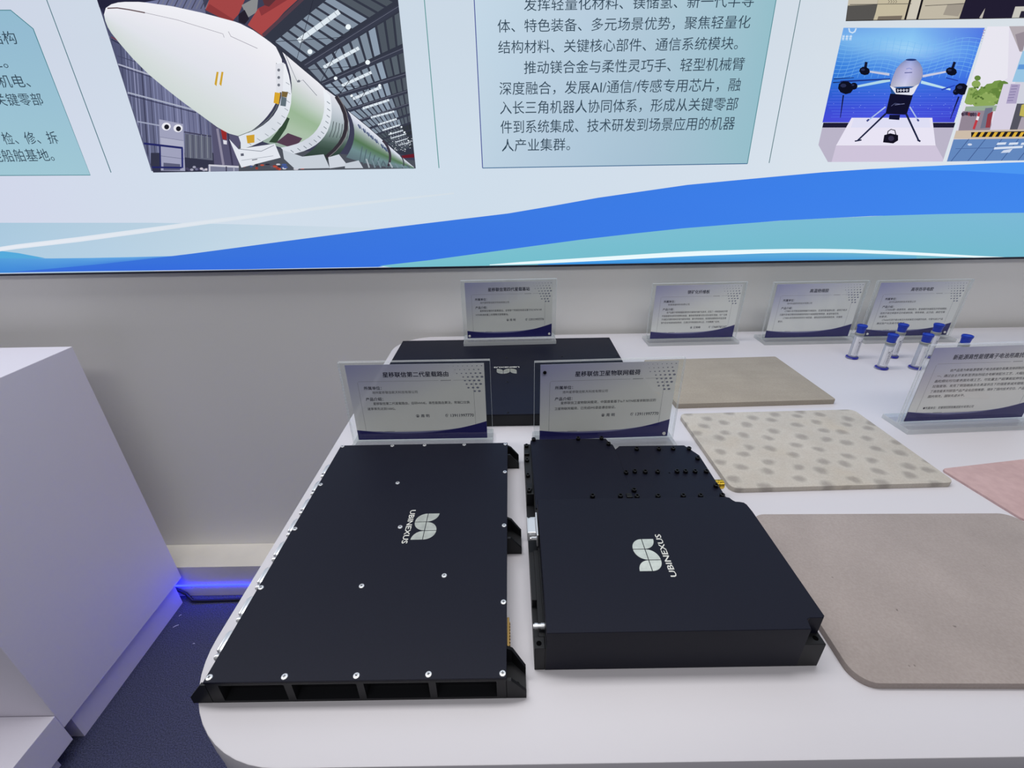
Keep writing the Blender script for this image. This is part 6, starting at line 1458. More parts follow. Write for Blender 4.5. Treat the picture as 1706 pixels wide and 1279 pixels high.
   ((60,86,140),[11529,13820,11318,13357,11337,13357,11543,13812]),
   ((60,86,140),[11918,13814,11717,13356,11736,13356,11933,13806]),
   ((60,86,140),[12307,13809,12116,13355,12135,13355,12322,13801]),
   ((60,86,140),[12697,13803,12515,13355,12534,13355,12712,13795]),
   ((72,100,154),[10527,13623,13951,13643,13946,13654,10522,13634]),
   ((214,224,240),[11465,13740,11674,13746,11667,13699,11458,13693]),
   ((214,224,240),[11749,13735,11958,13741,11952,13695,11743,13688]),
   ((214,224,240),[12033,13731,12242,13737,12236,13690,12028,13684]),
   ((214,224,240),[11437,13646,12099,13667,12101,13620,11437,13599]),
   ((206,216,236),[11680,13579,11880,13608,11845,13529,11635,13523]),
   ((206,216,236),[10882,13711,10869,13692,10823,13687,10779,13702,10769,13723,10802,13736,10852,13731]),
  ]),
  ('vehicle_picture', 'strip of a picture of grey vehicles at the top right', [
   ((178,170,150),[7033,17158,7189,16083,12884,16080,12494,17085]),
   ((86,84,82),[7189,16083,7151,16343,7790,16357,7768,16082]),
   ((196,188,170),[7130,16490,7748,16481,7757,16362,7149,16356]),
   ((196,186,160),[7789,16082,7764,16481,8440,16472,8452,16096,7907,16082]),
   ((120,110,98),[7853,16082,7859,16155,8365,16161,8361,16084,8180,16082]),
   ((24,22,26),[8411,16500,8425,16082,8465,16082,8450,16492]),
   ((206,200,186),[8477,16082,8462,16496,8682,16493,8716,16082]),
   ((22,20,26),[8659,16497,8679,16082,8724,16082,8704,16488]),
   ((192,184,166),[8731,16082,8713,16492,9593,16480,9562,16106,8983,16082]),
   ((160,152,140),[9245,16337,9615,16357,9551,16131,9221,16161]),
   ((70,66,64),[8782,16314,9622,16340,9618,16349,8778,16323]),
   ((60,58,58),[7193,16356,8484,16353,8480,16362,7190,16365]),
   ((34,30,50),[9589,16082,9593,16480,12680,16438,12884,16080,12884,16080]),
   ((190,184,176),[10010,16100,10065,16263,10080,16086]),
   ((200,198,190),[10704,16081,10689,16279,12765,16288,12884,16080,12884,16080]),
   ((40,36,54),[10852,16202,12808,16213,12881,16085,10856,16093]),
   ((90,84,76),[7969,16421,8007,16399,8017,16398,7974,16427]),
   ((90,84,76),[8007,16399,7984,16377,7993,16371,8017,16398]),
   ((90,84,76),[8019,16420,8057,16398,8067,16398,8024,16426]),
   ((90,84,76),[8057,16398,8035,16376,8044,16370,8067,16398]),
   ((90,84,76),[8070,16420,8108,16397,8118,16397,8075,16425]),
   ((90,84,76),[8108,16397,8085,16375,8094,16370,8118,16397]),
   ((90,84,76),[8120,16419,8158,16396,8168,16396,8125,16424]),
   ((90,84,76),[8158,16396,8136,16375,8145,16369,8168,16396]),
   ((40,36,34),[7189,16083,7189,16083,12884,16080,12884,16080,12879,16088,7187,16096]),
  ]),
]
SCREEN_TEXT = [
  ('发挥轻量化材料、镁储氢、新一代半导', 0.0371, 1.6452, 0.48, 0.0218),
  ('体、特色装备、多元场景优势，聚焦轻量化', -0.0191, 1.6097, 0.5364, 0.0225),
  ('结构材料、关键核心部件、通信系统模块。', -0.0189, 1.5732, 0.5181, 0.0233),
  ('推动镁合金与柔性灵巧手、轻型机械臂', 0.0367, 1.5358, 0.4833, 0.0241),
  ('深度融合，发展AI/通信/传感专用芯片，融', -0.0183, 1.4976, 0.5383, 0.0249),
  ('入长三角机器人协同体系，形成从关键零部', -0.018, 1.4608, 0.5389, 0.0257),
  ('件到系统集成、技术研发到场景应用的机器', -0.0176, 1.4228, 0.5393, 0.0266),
  ('人产业集群。', -0.0158, 1.3854, 0.1602, 0.0261),
  ('结构', -1.1028, 1.6044, 0.0577, 0.0227),
  ('工。', -1.1299, 1.5625, 0.0443, 0.0236),
  ('机电、', -1.1219, 1.5273, 0.0676, 0.0243),
  ('关键零部', -1.1478, 1.4926, 0.1063, 0.0239),
  ('检、修、拆', -1.1689, 1.4171, 0.1265, 0.0255),
  ('能船舶基地。', -1.2151, 1.3817, 0.1467, 0.0263),
]


screen = thing('display_screen', 'wide lit display wall with rocket and drone pictures above the grey wall', 'screen', (0, 1.21, 1.1085))
SY = 1.205
def on_screen(mb, pts, col, y):
    vs = [(x / 1e4, y - 1.21, z / 1e4 - 1.1085) for x, z in pts]
    tri = tessellate_polygon([[Vector((v[0], v[2], 0)) for v in vs]])
    mb.add(vs, tri, 0, None, col)
# lit panel with its own soft colour variation
bgc = [(192, 206, 222), (206, 212, 230), (206, 218, 231), (203, 217, 230), (208, 219, 231), (216, 224, 231), (212, 220, 232)]
pan = MB()
xs = [-2.6, -1.2, -0.75, -0.1, 0.5, 0.95, 2.9]
zs = [1.1085, 1.35, 1.6, 1.9, 3.3]
for z in zs:
    for i, x in enumerate(xs):
        k = 1.0 + (0.02 if z < 1.4 else 0)
        pan.v.append(Vector((x, SY - 1.21, z - 1.1085)))
        pan.c.append(lin(tuple(min(255, q * k) for q in bgc[i])))
for j in range(len(zs) - 1):
    for i in range(len(xs) - 1):
        a = j * len(xs) + i
        pan.f.append([a, a + 1, a + len(xs) + 1, a + len(xs)]); pan.m.append(0)
panel_m = attr_mat('screen_panel', 1.0)
pan.obj('lit_panel', panel_m, screen)
MB().box(-2.62, 2.92, SY - 1.21 + 0.0006, 0.0045, 0.0, 2.21).obj('housing', frame_m, screen)
MB().box(-2.62, 2.92, SY - 1.21 - 0.003, 0.0045, -0.0052, -0.0002, bev=0.0006).obj('bottom_trim', frame_m, screen, label='thin dark trim along the lower edge')
level = 0
for name, label, items in PICTURES:
    mb = MB()
    y = SY - 0.0003 - level
    for it in items:
        y -= 0.000012
        if it[0] == 'g':
            _, n, m, V, C = it
            o = len(mb.v)
            for k in range(n * m):
                mb.v.append(Vector((V[2 * k] / 1e4, y - 1.21, V[2 * k + 1] / 1e4 - 1.1085)))
                mb.c.append(lin(C[k]))
            for i in range(n - 1):
                for j in range(m - 1):
                    a = o + i * m + j
                    mb.f.append([a, a + 1, a + m + 1, a + m]); mb.m.append(0)
        else:
            col, fl = it
            on_screen(mb, list(zip(fl[::2], fl[1::2])), lin(col), y)
    if 'wave' in name or 'ribbon' in name: level += 0.0002
    mb.obj(name, show_m, screen, label=label)
fr = (Vector((0, SY - 1.21 - 0.0010, -1.1085)), Vector((1, 0, 0)), Vector((0, 0, 1)))
for s, x, z, w, hgt in SCREEN_TEXT:
    mb = MB()
    put_text(mb, s, x, z, width=w, size=hgt * 1.08, frame=fr, col=lin((52, 72, 88)))
    mb.obj('text_line', show_m, screen, label='line of dark Chinese lettering on the ' + ('cut-corner left panel' if x < -0.5 else 'middle panel'))

# blue strip light and cable at the foot of the wall
tag(MB().box(-1.45, -0.2, 1.1085, 1.1128, 0.0515, 0.0560, bev=0.001).obj('strip_light', led_m), 'glowing blue strip light along the wall base ledge', 'light')
cb = MB()
pts = [(-1.30, 1.1075, 0.115), (-1.21, 1.1072, 0.07), (-1.168, 1.1072, 0.036), (-1.145, 1.105, 0.020), (-1.115, 1.087, 0.0085), (-1.07, 1.088, 0.0055), (-0.98, 1.09, 0.0055), (-0.8, 1.093, 0.0055), (-0.5, 1.095, 0.0055)]
for a, b in zip(pts, pts[1:]):
    cb.cyl(a, b, 0.0052, n=10)
tag(cb.obj('power_cable', cable_m, smooth=True), 'black power cable lying along the wall base behind the tall plinth', 'cable')

# ------------------------------------------------------------------ plinths at the left
pl = thing('display_plinth', 'tall white plinth with recessed base at the left', 'plinth', (-1.13, 0.6466, 0))
MB().box(-0.9, 0, 0, 0.455, 0.105, 0.9426, bev=0.0015).obj('body', plinth_m, pl)
MB().box(-0.87, -0.022, 0.033, 0.44, 0.0, 0.1049).obj('recessed_base', plinth_m, pl)
st = thing('low_plinth', 'low white plinth in front of the tall plinth', 'plinth', (-1.128, 0.6455, 0))
MB().box(-0.95, 0, -0.42, 0, 0.056, 0.158, bev=0.0015).obj('body', plinth_m, st)
MB().box(-0.92, -0.03, -0.39, -0.03, 0.0, 0.0559).obj('recessed_base', plinth_m, st)

# paper scraps on the carpet
for i, (x, y, a, l, w, lab) in enumerate(((-1.117, 0.997, 0.6, 0.016, 0.0022, 'longest white paper shred on the carpet beside the tall plinth'),
                                 (-1.128, 1.036, 1.0, 0.008, 0.002, 'short white paper shred on the carpet nearest the blue light'),
                                 (-1.02, 0.935, 0.2, 0.006, 0.002, 'tiny pale paper scrap on the carpet toward the counter'))):
    mb = MB()
    n = 5
    for k in range(n + 1):
        t = k / n
        zz = 0.0005 + 0.0012 * math.sin(t * math.pi)
        for sgn, zt in ((-1, 0), (1, 0), (1, 0.0004), (-1, 0.0004)):
            mb.v.append(Vector(((t - 0.5) * l, sgn * w / 2, zz + zt))); mb.c.append(None)
    for k in range(n):
        for q in range(4):
            mb.f.append([k * 4 + q, k * 4 + (q + 1) % 4, k * 4 + 4 + (q + 1) % 4, k * 4 + 4 + q]); mb.m.append(0)
    mb.f += [[0, 1, 2, 3], [n * 4 + 3, n * 4 + 2, n * 4 + 1, n * 4]]; mb.m += [0, 0]
    o = mb.obj('paper_scrap', paper_m)
    o.location = (x, y, 0); o.rotation_euler = (0, 0, a)
    tag(o, lab, 'scrap', 'paper scraps on the carpet')

# ------------------------------------------------------------------ counter
ct = thing('display_counter', 'long white display counter with rounded corners', 'counter', (-0.3105, 0.1945, 0))
top = rrect(0, 3.6, 0, 0.999, 0.115, 14, radii=(0.115, 0.02, 0.02, 0.10))
MB().prism(top, T - 0.028, T, bev=0.0012).obj('countertop', white_m, ct, smooth=True)
body = rrect(0.001, 3.599, 0.001, 0.998, 0.115, 14, radii=(0.114, 0.02, 0.02, 0.099))
MB().prism(body, 0.07, T - 0.0281).obj('body', white_m, ct, smooth=True)
MB().prism(rrect(0.03, 3.57, 0.03, 0.97, 0.09, 8), 0.0, 0.0699).obj('recessed_base', plinth_m, ct, smooth=True)

# ------------------------------------------------------------------ emblem and lettering on the equipment
def emblem(mb, frame, cw=0.0133, ch=0.015):
    """six quarter discs, three across (text direction) and two up"""
    O, R, U = frame
    g = 0.00045
    cells = []
    # column k along the text, row 0 = lower, 1 = upper ; centre corner of each quarter disc (right, up)
    spec = {(0, 1): (0, 0), (0, 0): (1, 1), (1, 1): (0, 0), (1, 0): (0, 1), (2, 1): (0, 0), (2, 0): (1, 1)}
    spec[(1, 1)] = (1, 0)
    for (k, r), (cx, cy) in spec.items():
        x0, y0 = k * ch + g, r * cw + g
        w, h = ch - 2 * g, cw - 2 * g
        px, py = x0 + cx * w, y0 + cy * h
        dx, dy = (w if cx == 0 else -w), (h if cy == 0 else -h)
        pts = [(px, py)] + [(px + dx * math.cos(a), py + dy * math.sin(a)) for a in [math.pi / 2 * q / 12 for q in range(13)]]
        vs = [O + R * x + U * y for x, y in pts]
        n = len(vs)
        nrm = R.cross(U) * 0.00025
        vs2 = [v + nrm for v in vs]
        fs = [list(range(n))[::-1], list(range(n, 2 * n))] + [(i, (i + 1) % n, n + (i + 1) % n, n + i) for i in range(n)]
        mb.add(vs + vs2, fs)

def screw_mesh(name, kind):
    mb = MB()
    if kind == 'pan':                                       # bright cross-head screw
        mb.lathe([(0.0030, -0.001), (0.0030, 0.0002), (0.0026, 0.0007), (0.0016, 0.0009)], 16)
        for a in (0.5, 0.5 + math.pi / 2):
            mb.box(-0.0015, 0.0015, -0.00028, 0.00028, 0.0008, 0.00096, 1, Matrix.Rotation(a, 4, 'Z'))
        return mb.mesh(name, [steel_m, dark_hole_m], True)
    if kind == 'cap':                                       # socket cap screw
        mb.lathe([(0.0033, 0), (0.0033, 0.0042), (0.0029, 0.0046), (0.0018, 0.0046), (0.0017, 0.0026), (0.0001, 0.0026)], 14)
        return mb.mesh(name, black_screw_m, True)
    mb.lathe([(0.0024, -0.0005), (0.0024, 0.0006), (0.0019, 0.0010), (0.0010, 0.0010), (0.0008, 0.0004), (0.0001, 0.0004)], 14)
    return mb.mesh(name, black_screw_m, True)
PAN, CAP, LOW = screw_mesh('screw', 'pan'), screw_mesh('screw', 'cap'), screw_mesh('screw', 'low')
X, Y, Z = Vector((1, 0, 0)), Vector((0, 1, 0)), Vector((0, 0, 1))

# ------------------------------------------------------------------ router (flat box, front left)
ro = thing('satellite_router', 'flat black metal router box with bright screws at the front left of the counter', 'electronics', (0, 0, T))
x0, x1, y0, y1 = -0.2775, -0.0095, 0.2455, 0.6165
b = MB()
b.box(x0 + 0.002, x1 - 0.001, y0 + 0.011, y1 - 0.001, 0.0, 0.0278)
b.obj('chassis', black_side_m, ro)
f = MB()
f.box(x0 + 0.001, x1, y0, y0 + 0.0112, 0.0, 0.0030)
f.box(x0 + 0.001, x1, y0, y0 + 0.0112, 0.0252, 0.0278)
W = x1 - x0
for a, c in ((0.004, 0.045), (0.262, 0.288), (0.502, 0.526), (0.741, 0.765), (0.966, 1.0)):
    f.box(x0 + a * W, x0 + c * W, y0, y0 + 0.0112, 0.003, 0.0252)
f.obj('front_rib_frame', black_side_m, ro)
MB().box(x0, x1, y0, y1, 0.0279, 0.0300, bev=0.0003).obj('top_plate', black_m, ro)
def ear(side, ya, yb, rear=True, name='mounting_ear'):
    e = MB()
    s = side
    xa = x1 - 0.0005 if s > 0 else x0 + 0.0005
    xb = xa + s * 0.0180
    def quad(pts):  # plan polygon
        return [(xa + s * px, py) for px, py in pts]
    e.prism(quad([(0, ya), (0.018, ya), (0.018, yb - 0.012), (0.006, yb), (0, yb)]), 0.0, 0.0055)
    def gus(ga, gb):
        pr = [(0, 0.0055), (0.018, 0.0055), (0.018, 0.009), (0.0045, 0.026), (0, 0.026)]
        vs = [(xa + s * px, ga, pz) for px, pz in pr] + [(xa + s * px, gb, pz) for px, pz in pr]
        e.add(vs, [(0, 1, 2, 3, 4), (9, 8, 7, 6, 5)] + [(i, (i + 1) % 5, 5 + (i + 1) % 5, 5 + i) for i in range(5)])
    gus(ya, ya + 0.0028)
    # rear web follows the cut corner
    top = 0.026 if rear else 0.009
    q = [(0, yb), (0.006, yb), (0.018, yb - 0.012), (0.018, yb - 0.0155), (0.005, yb - 0.0032), (0, yb - 0.0032)]
    vs = [(xa + s * px, py, 0.0055) for px, py in q] + [(xa + s * px, py, top - (0.6 if rear else 0.1) * px) for px, py in q]
    e.add(vs, [(5, 4, 3, 2, 1, 0), (6, 7, 8, 9, 10, 11)] + [(i, (i + 1) % 6, 6 + (i + 1) % 6, 6 + i) for i in range(6)])
    o = e.obj(name, black_side_m, ro)
    h = MB()
    cx, cy = xa + s * 0.010, ya + 0.0085
    h.lathe([(0.0034, 0.0056), (0.0034, 0.0064), (0.0022, 0.0064), (0.0021, 0.0057), (0.0001, 0.0057)], 16, M=Matrix.Translation((cx, cy, 0)))
    h.obj('bolt_hole', black_screw_m, o, True)
for ya, yb in ((0.2455, 0.2785), (0.414, 0.452), (0.588, 0.6165)):
    ear(1, ya, yb)
for ya, yb in ((0.2455, 0.2685),):
    ear(-1, ya, yb, False)
for sx, sy in ((-.2742, .6133), (-.1943, .6132), (-.1425, .6132), (-.0789, .6128), (-.0131, .6124), (-.0132, .5401), (-.0133, .4318), (-.0130, .3222), (-.0130, .2495), (-.0789, .2497), (-.1430, .2495), (-.2070, .2497), (-.2742, .2500), (-.2743, .3448), (-.2742, .4317), (-.2741, .5180), (-.1652, .5188), (-.1430, .4320), (-.1659, .3448), (-.0785, .3568)):
    link('screw', PAN, ro, loc=(sx, sy, 0.0300), rot=(0, 0, sx * 40 + sy * 25))
# silver connectors in a row on the left flank
cm = MB()
cm.box(-0.0035, 0.001, -0.0165, 0.0165, 0.004, 0.0265, bev=0.0008)
cm.box(-0.0095, -0.0034, -0.0095, 0.0125, 0.0060, 0.0245, bev=0.0022)
cm.box(-0.0112, -0.0094, -0.0080, 0.0110, 0.0075, 0.0230, bev=0.0008)
cm.cyl((-0.0035, -0.0132, 0.0205), (-0.0085, -0.0132, 0.0205), 0.0032, n=14)
cm.cyl((-0.0085, -0.0132, 0.0205), (-0.0098, -0.0132, 0.0205), 0.0022, n=14)
CONN = cm.mesh('round_connector', steel_m, True)
for k in range(8):
    link('round_connector', CONN, ro, loc=(x0 + 0.0012, 0.288 + 0.0391 * k, 0.0))
g = MB().box(x1, x1 + 0.0024, 0.276, 0.311, 0.008, 0.022, bev=0.0005)
for k in range(9):
    g.box(x1 + 0.0022, x1 + 0.0032, 0.280 + k * 0.0033, 0.2815 + k * 0.0033, 0.011, 0.019)
g.obj('edge_connector', brass_m, ro, label='thin brass connector on the right flank')
mb = MB()
emblem(mb, (Vector((-0.1265, 0.4555, 0.03002)), -Y, X), 0.0150, 0.0152)
mb.obj('emblem', foil_m, ro, label='silver emblem of six quarter discs')
mb = MB()
put_text(mb, 'UBINEXUS', 0, 0, width=0.0575, size=0.0098, frame=(Vector((-0.1322, 0.4622, 0.03012)), -Y, X), bold=0.02)
mb.c = [None] * len(mb.c)
mb.obj('lettering', letter_m, ro, label='white UBINEXUS lettering')

# ------------------------------------------------------------------ payload (stepped box, front middle)
pa = thing('satellite_payload', 'stepped black metal payload box with gold connector right of the flat router', 'electronics', (0, 0, T))
tray = [(0.0265, 0.2705), (0.2868, 0.2705), (0.2868, 0.295), (0.2815, 0.300), (0.2815, 0.570), (0.2680, 0.5975), (0.1650, 0.5985), (0.1620, 0.590), (0.1570, 0.590), (0.1535, 0.606), (0.1498, 0.6198), (0.0280, 0.6198), (0.0265, 0.610)]
MB().prism(tray, 0.0, 0.0320, bev=0.0006).obj('tray', black_side_m, pa)
rail = MB()
rail.box(0.0165, 0.0264, 0.2705, 0.2825, 0.0, 0.0320, bev=0.0006)
rail.box(0.0165, 0.0264, 0.2825, 0.3890, 0.0, 0.0180)
rail.box(0.0165, 0.0264, 0.3250, 0.3890, 0.0180, 0.0290)
rail.box(0.0215, 0.0264, 0.2825, 0.3890, 0.0180, 0.0320)
rail.box(0.0165, 0.0264, 0.3890, 0.4880, 0.0, 0.0120)
rail.box(0.0165, 0.0264, 0.4880, 0.6085, 0.0, 0.0320, bev=0.0006)
rail.obj('side_rail', black_side_m, pa)
MB().cyl((0.0208, 0.2757, 0.0318), (0.0208, 0.2757, 0.0322), 0.0025, n=18).obj('bolt_hole', dark_hole_m, pa)
MB().cyl((0.2805, 0.2765, 0.0318), (0.2805, 0.2765, 0.0322), 0.0025, n=18).obj('bolt_hole', dark_hole_m, pa)
cover = [(0.0274, 0.2703), (0.2670, 0.2703), (0.2690, 0.2800), (0.2720, 0.2815), (0.2850, 0.2815), (0.2869, 0.2835), (0.2869, 0.4240), (0.2858, 0.4360), (0.2838, 0.4395), (0.2790, 0.4410), (0.2745, 0.4415), (0.2722, 0.4440), (0.2700, 0.4490), (0.2660, 0.4505), (0.0288, 0.4515)]
MB().prism(cover, 0.0006, 0.0540, bev=0.0005).obj('cover', [black_m], pa)
MB().prism([(0.0275, 0.458), (0.0275, 0.609), (0.030, 0.618), (0.1485, 0.618), (0.1515, 0.604), (0.1560, 0.600), (0.1580, 0.585), (0.1580, 0.458)], 0.0321, 0.0342, bev=0.0004).obj('module_lid', black_m, pa)
MB().prism([(0.1581, 0.458), (0.1581, 0.5885), (0.1660, 0.5970), (0.2670, 0.5960), (0.2805, 0.5690), (0.2805, 0.458)], 0.0321, 0.0335, bev=0.0004).obj('module_lid', black_m, pa)
for sx, sy in ((.0324, .6150), (.1037, .6153), (.1410, .6153), (.1039, .4768), (.1408, .4759), (.1490, .5990)):
    link('screw', CAP, pa, loc=(sx, sy, 0.0343))
for sx, sy in ((.0205, .6006), (.0200, .5626), (.0198, .5262), (.0203, .4930)):
    link('screw', CAP, pa, loc=(sx, sy, 0.0318))
for sx, sy in ((.1628, .4754), (.1600, .5271), (.1731, .5293), (.1877, .5280), (.1620, .4882), (.2458, .5845), (.2700, .5838), (.2740, .5585), (.2331, .5277), (.2451, .5274), (.2586, .5271), (.2745, .5267), (.1899, .5851), (.2236, .5841), (.2053, .5276), (.2755, .4950), (.2755, .4750), (.2469, .4749), (.2240, .4754), (.1906, .4755)):
    link('screw', CAP, pa, loc=(sx, sy, 0.0333))
MB().cyl((0.2223, 0.5271, 0.0334), (0.2223, 0.5271, 0.0337), 0.0011, n=12).obj('pin_hole', dark_hole_m, pa)
for cx, cy, w, l in ((.0205, .5810, .0075, .010), (.0207, .5010, .0080, .012), (.1532, .4780, .0080, .008)):  # first two: raised black boxes standing in for dark recessed pockets; last a block
    MB().box(cx - w / 2, cx + w / 2, cy - l / 2, cy + l / 2, 0.0318, 0.0362, bev=0.0006).obj('dark_block', black_screw_m, pa)
ds = MB()
ds.box(0.0252, 0.0273, 0.3945, 0.4325, 0.0322, 0.0500, bev=0.0005)
o = ds.obj('data_port', steel_m, pa, label='silver data port on the left flank')
ds = MB().box(0.0150, 0.0252, 0.4010, 0.4260, 0.0350, 0.0475, bev=0.0012)
ds.box(0.0146, 0.0160, 0.4005, 0.4265, 0.0345, 0.0480, bev=0.0005)
ds.obj('shell', steel_m, o)
for cy in (0.3975, 0.4295):
    ds = MB()
    ds.cyl((0.0252, cy, 0.042), (0.0190, cy, 0.042), 0.0022, n=6)
    ds.cyl((0.0190, cy, 0.042), (0.0175, cy, 0.042), 0.0016, n=10)
    ds.obj('jack_screw', steel_m, o)
pn = MB()
for xa, xb, r in ((0.0270, 0.0235, 0.0030), (0.0235, 0.0205, 0.0024), (0.0205, 0.0175, 0.0030), (0.0175, 0.0160, 0.0022)):
    pn.cyl((xa, 0.2900, 0.0365), (xb, 0.2900, 0.0365), r, n=16)
pn.obj('ground_terminal', steel_m, pa, True, label='small silver terminal on the left flank')
gc = MB()
gc.cyl((0.2800, 0.5180, 0.0190), (0.2830, 0.5180, 0.0190), 0.0050, n=20)
gc.cyl((0.2830, 0.5180, 0.0190), (0.2855, 0.5180, 0.0190), 0.0074, n=6)
gc.cyl((0.2855, 0.5180, 0.0190), (0.2900, 0.5180, 0.0190), 0.0068, n=24)
gc.cyl((0.2900, 0.5180, 0.0190), (0.2908, 0.5180, 0.0190), 0.0058, n=24)
gc.cyl((0.2908, 0.5180, 0.0190), (0.2965, 0.5180, 0.0190), 0.0068, n=24)
gc.cyl((0.2965, 0.5180, 0.0190), (0.2975, 0.5180, 0.0190), 0.0060, n=24)
gc.obj('coaxial_connector', gold_m, pa, True, label='gold coaxial connector')
mb = MB()
emblem(mb, (Vector((0.1555, 0.3370, 0.05402)), Y, -X), 0.0135, 0.0150)
mb.obj('emblem', foil_m, pa, label='silver emblem of six quarter discs')
mb = MB()
put_text(mb, 'UBINEXUS', 0, 0, width=0.0585, size=0.0092, frame=(Vector((0.1618, 0.3300, 0.05412)), Y, -X), bold=0.02)
mb.c = [None] * len(mb.c)
mb.obj('lettering', letter_m, pa, label='white UBINEXUS lettering')

# ------------------------------------------------------------------ base station (flat box at the back)
bs = thing('satellite_base_station', 'wide flat black metal box at the back under a sign', 'electronics', (0, 0, T))
MB().box(-0.2780, 0.2495, 0.7160, 1.0970, 0.0, 0.0232, bev=0.0008).obj('chassis', black_side_m, bs)
MB().box(-0.2785, 0.2500, 0.7153, 1.0980, 0.0233, 0.0255, bev=0.0005).obj('top_plate', black_m, bs)
for sx, sy in ((-.0126, .9755), (.1166, .9783), (-.0106, .8476), (-.0090, .7220), (.2450, .9796), (-.1420, .9770), (-.2730, .9770), (.2450, .7210), (-.2730, .7210), (.1166, .7215), (-.1420, .7215), (.2450, 1.092), (-.2730, 1.092)):
    link('screw', LOW, bs, loc=(sx, sy, 0.0255))
mb = MB()
emblem(mb, (Vector((0.0100, 0.9150, 0.02552)), -X, -Y), 0.0135, 0.0148)
# the text lies behind the emblem, so the emblem sits above it when read from the wall side
mb.obj('emblem', foil_m, bs, label='silver emblem of six quarter discs')
mb = MB()
put_text(mb, 'UBINEXUS', 0, 0, width=0.0560, size=0.0088, frame=(Vector((0.0155, 0.9225, 0.02562)), -X, -Y), bold=0.02)
mb.c = [None] * len(mb.c)
mb.obj('lettering', letter_m, bs, label='white UBINEXUS lettering')

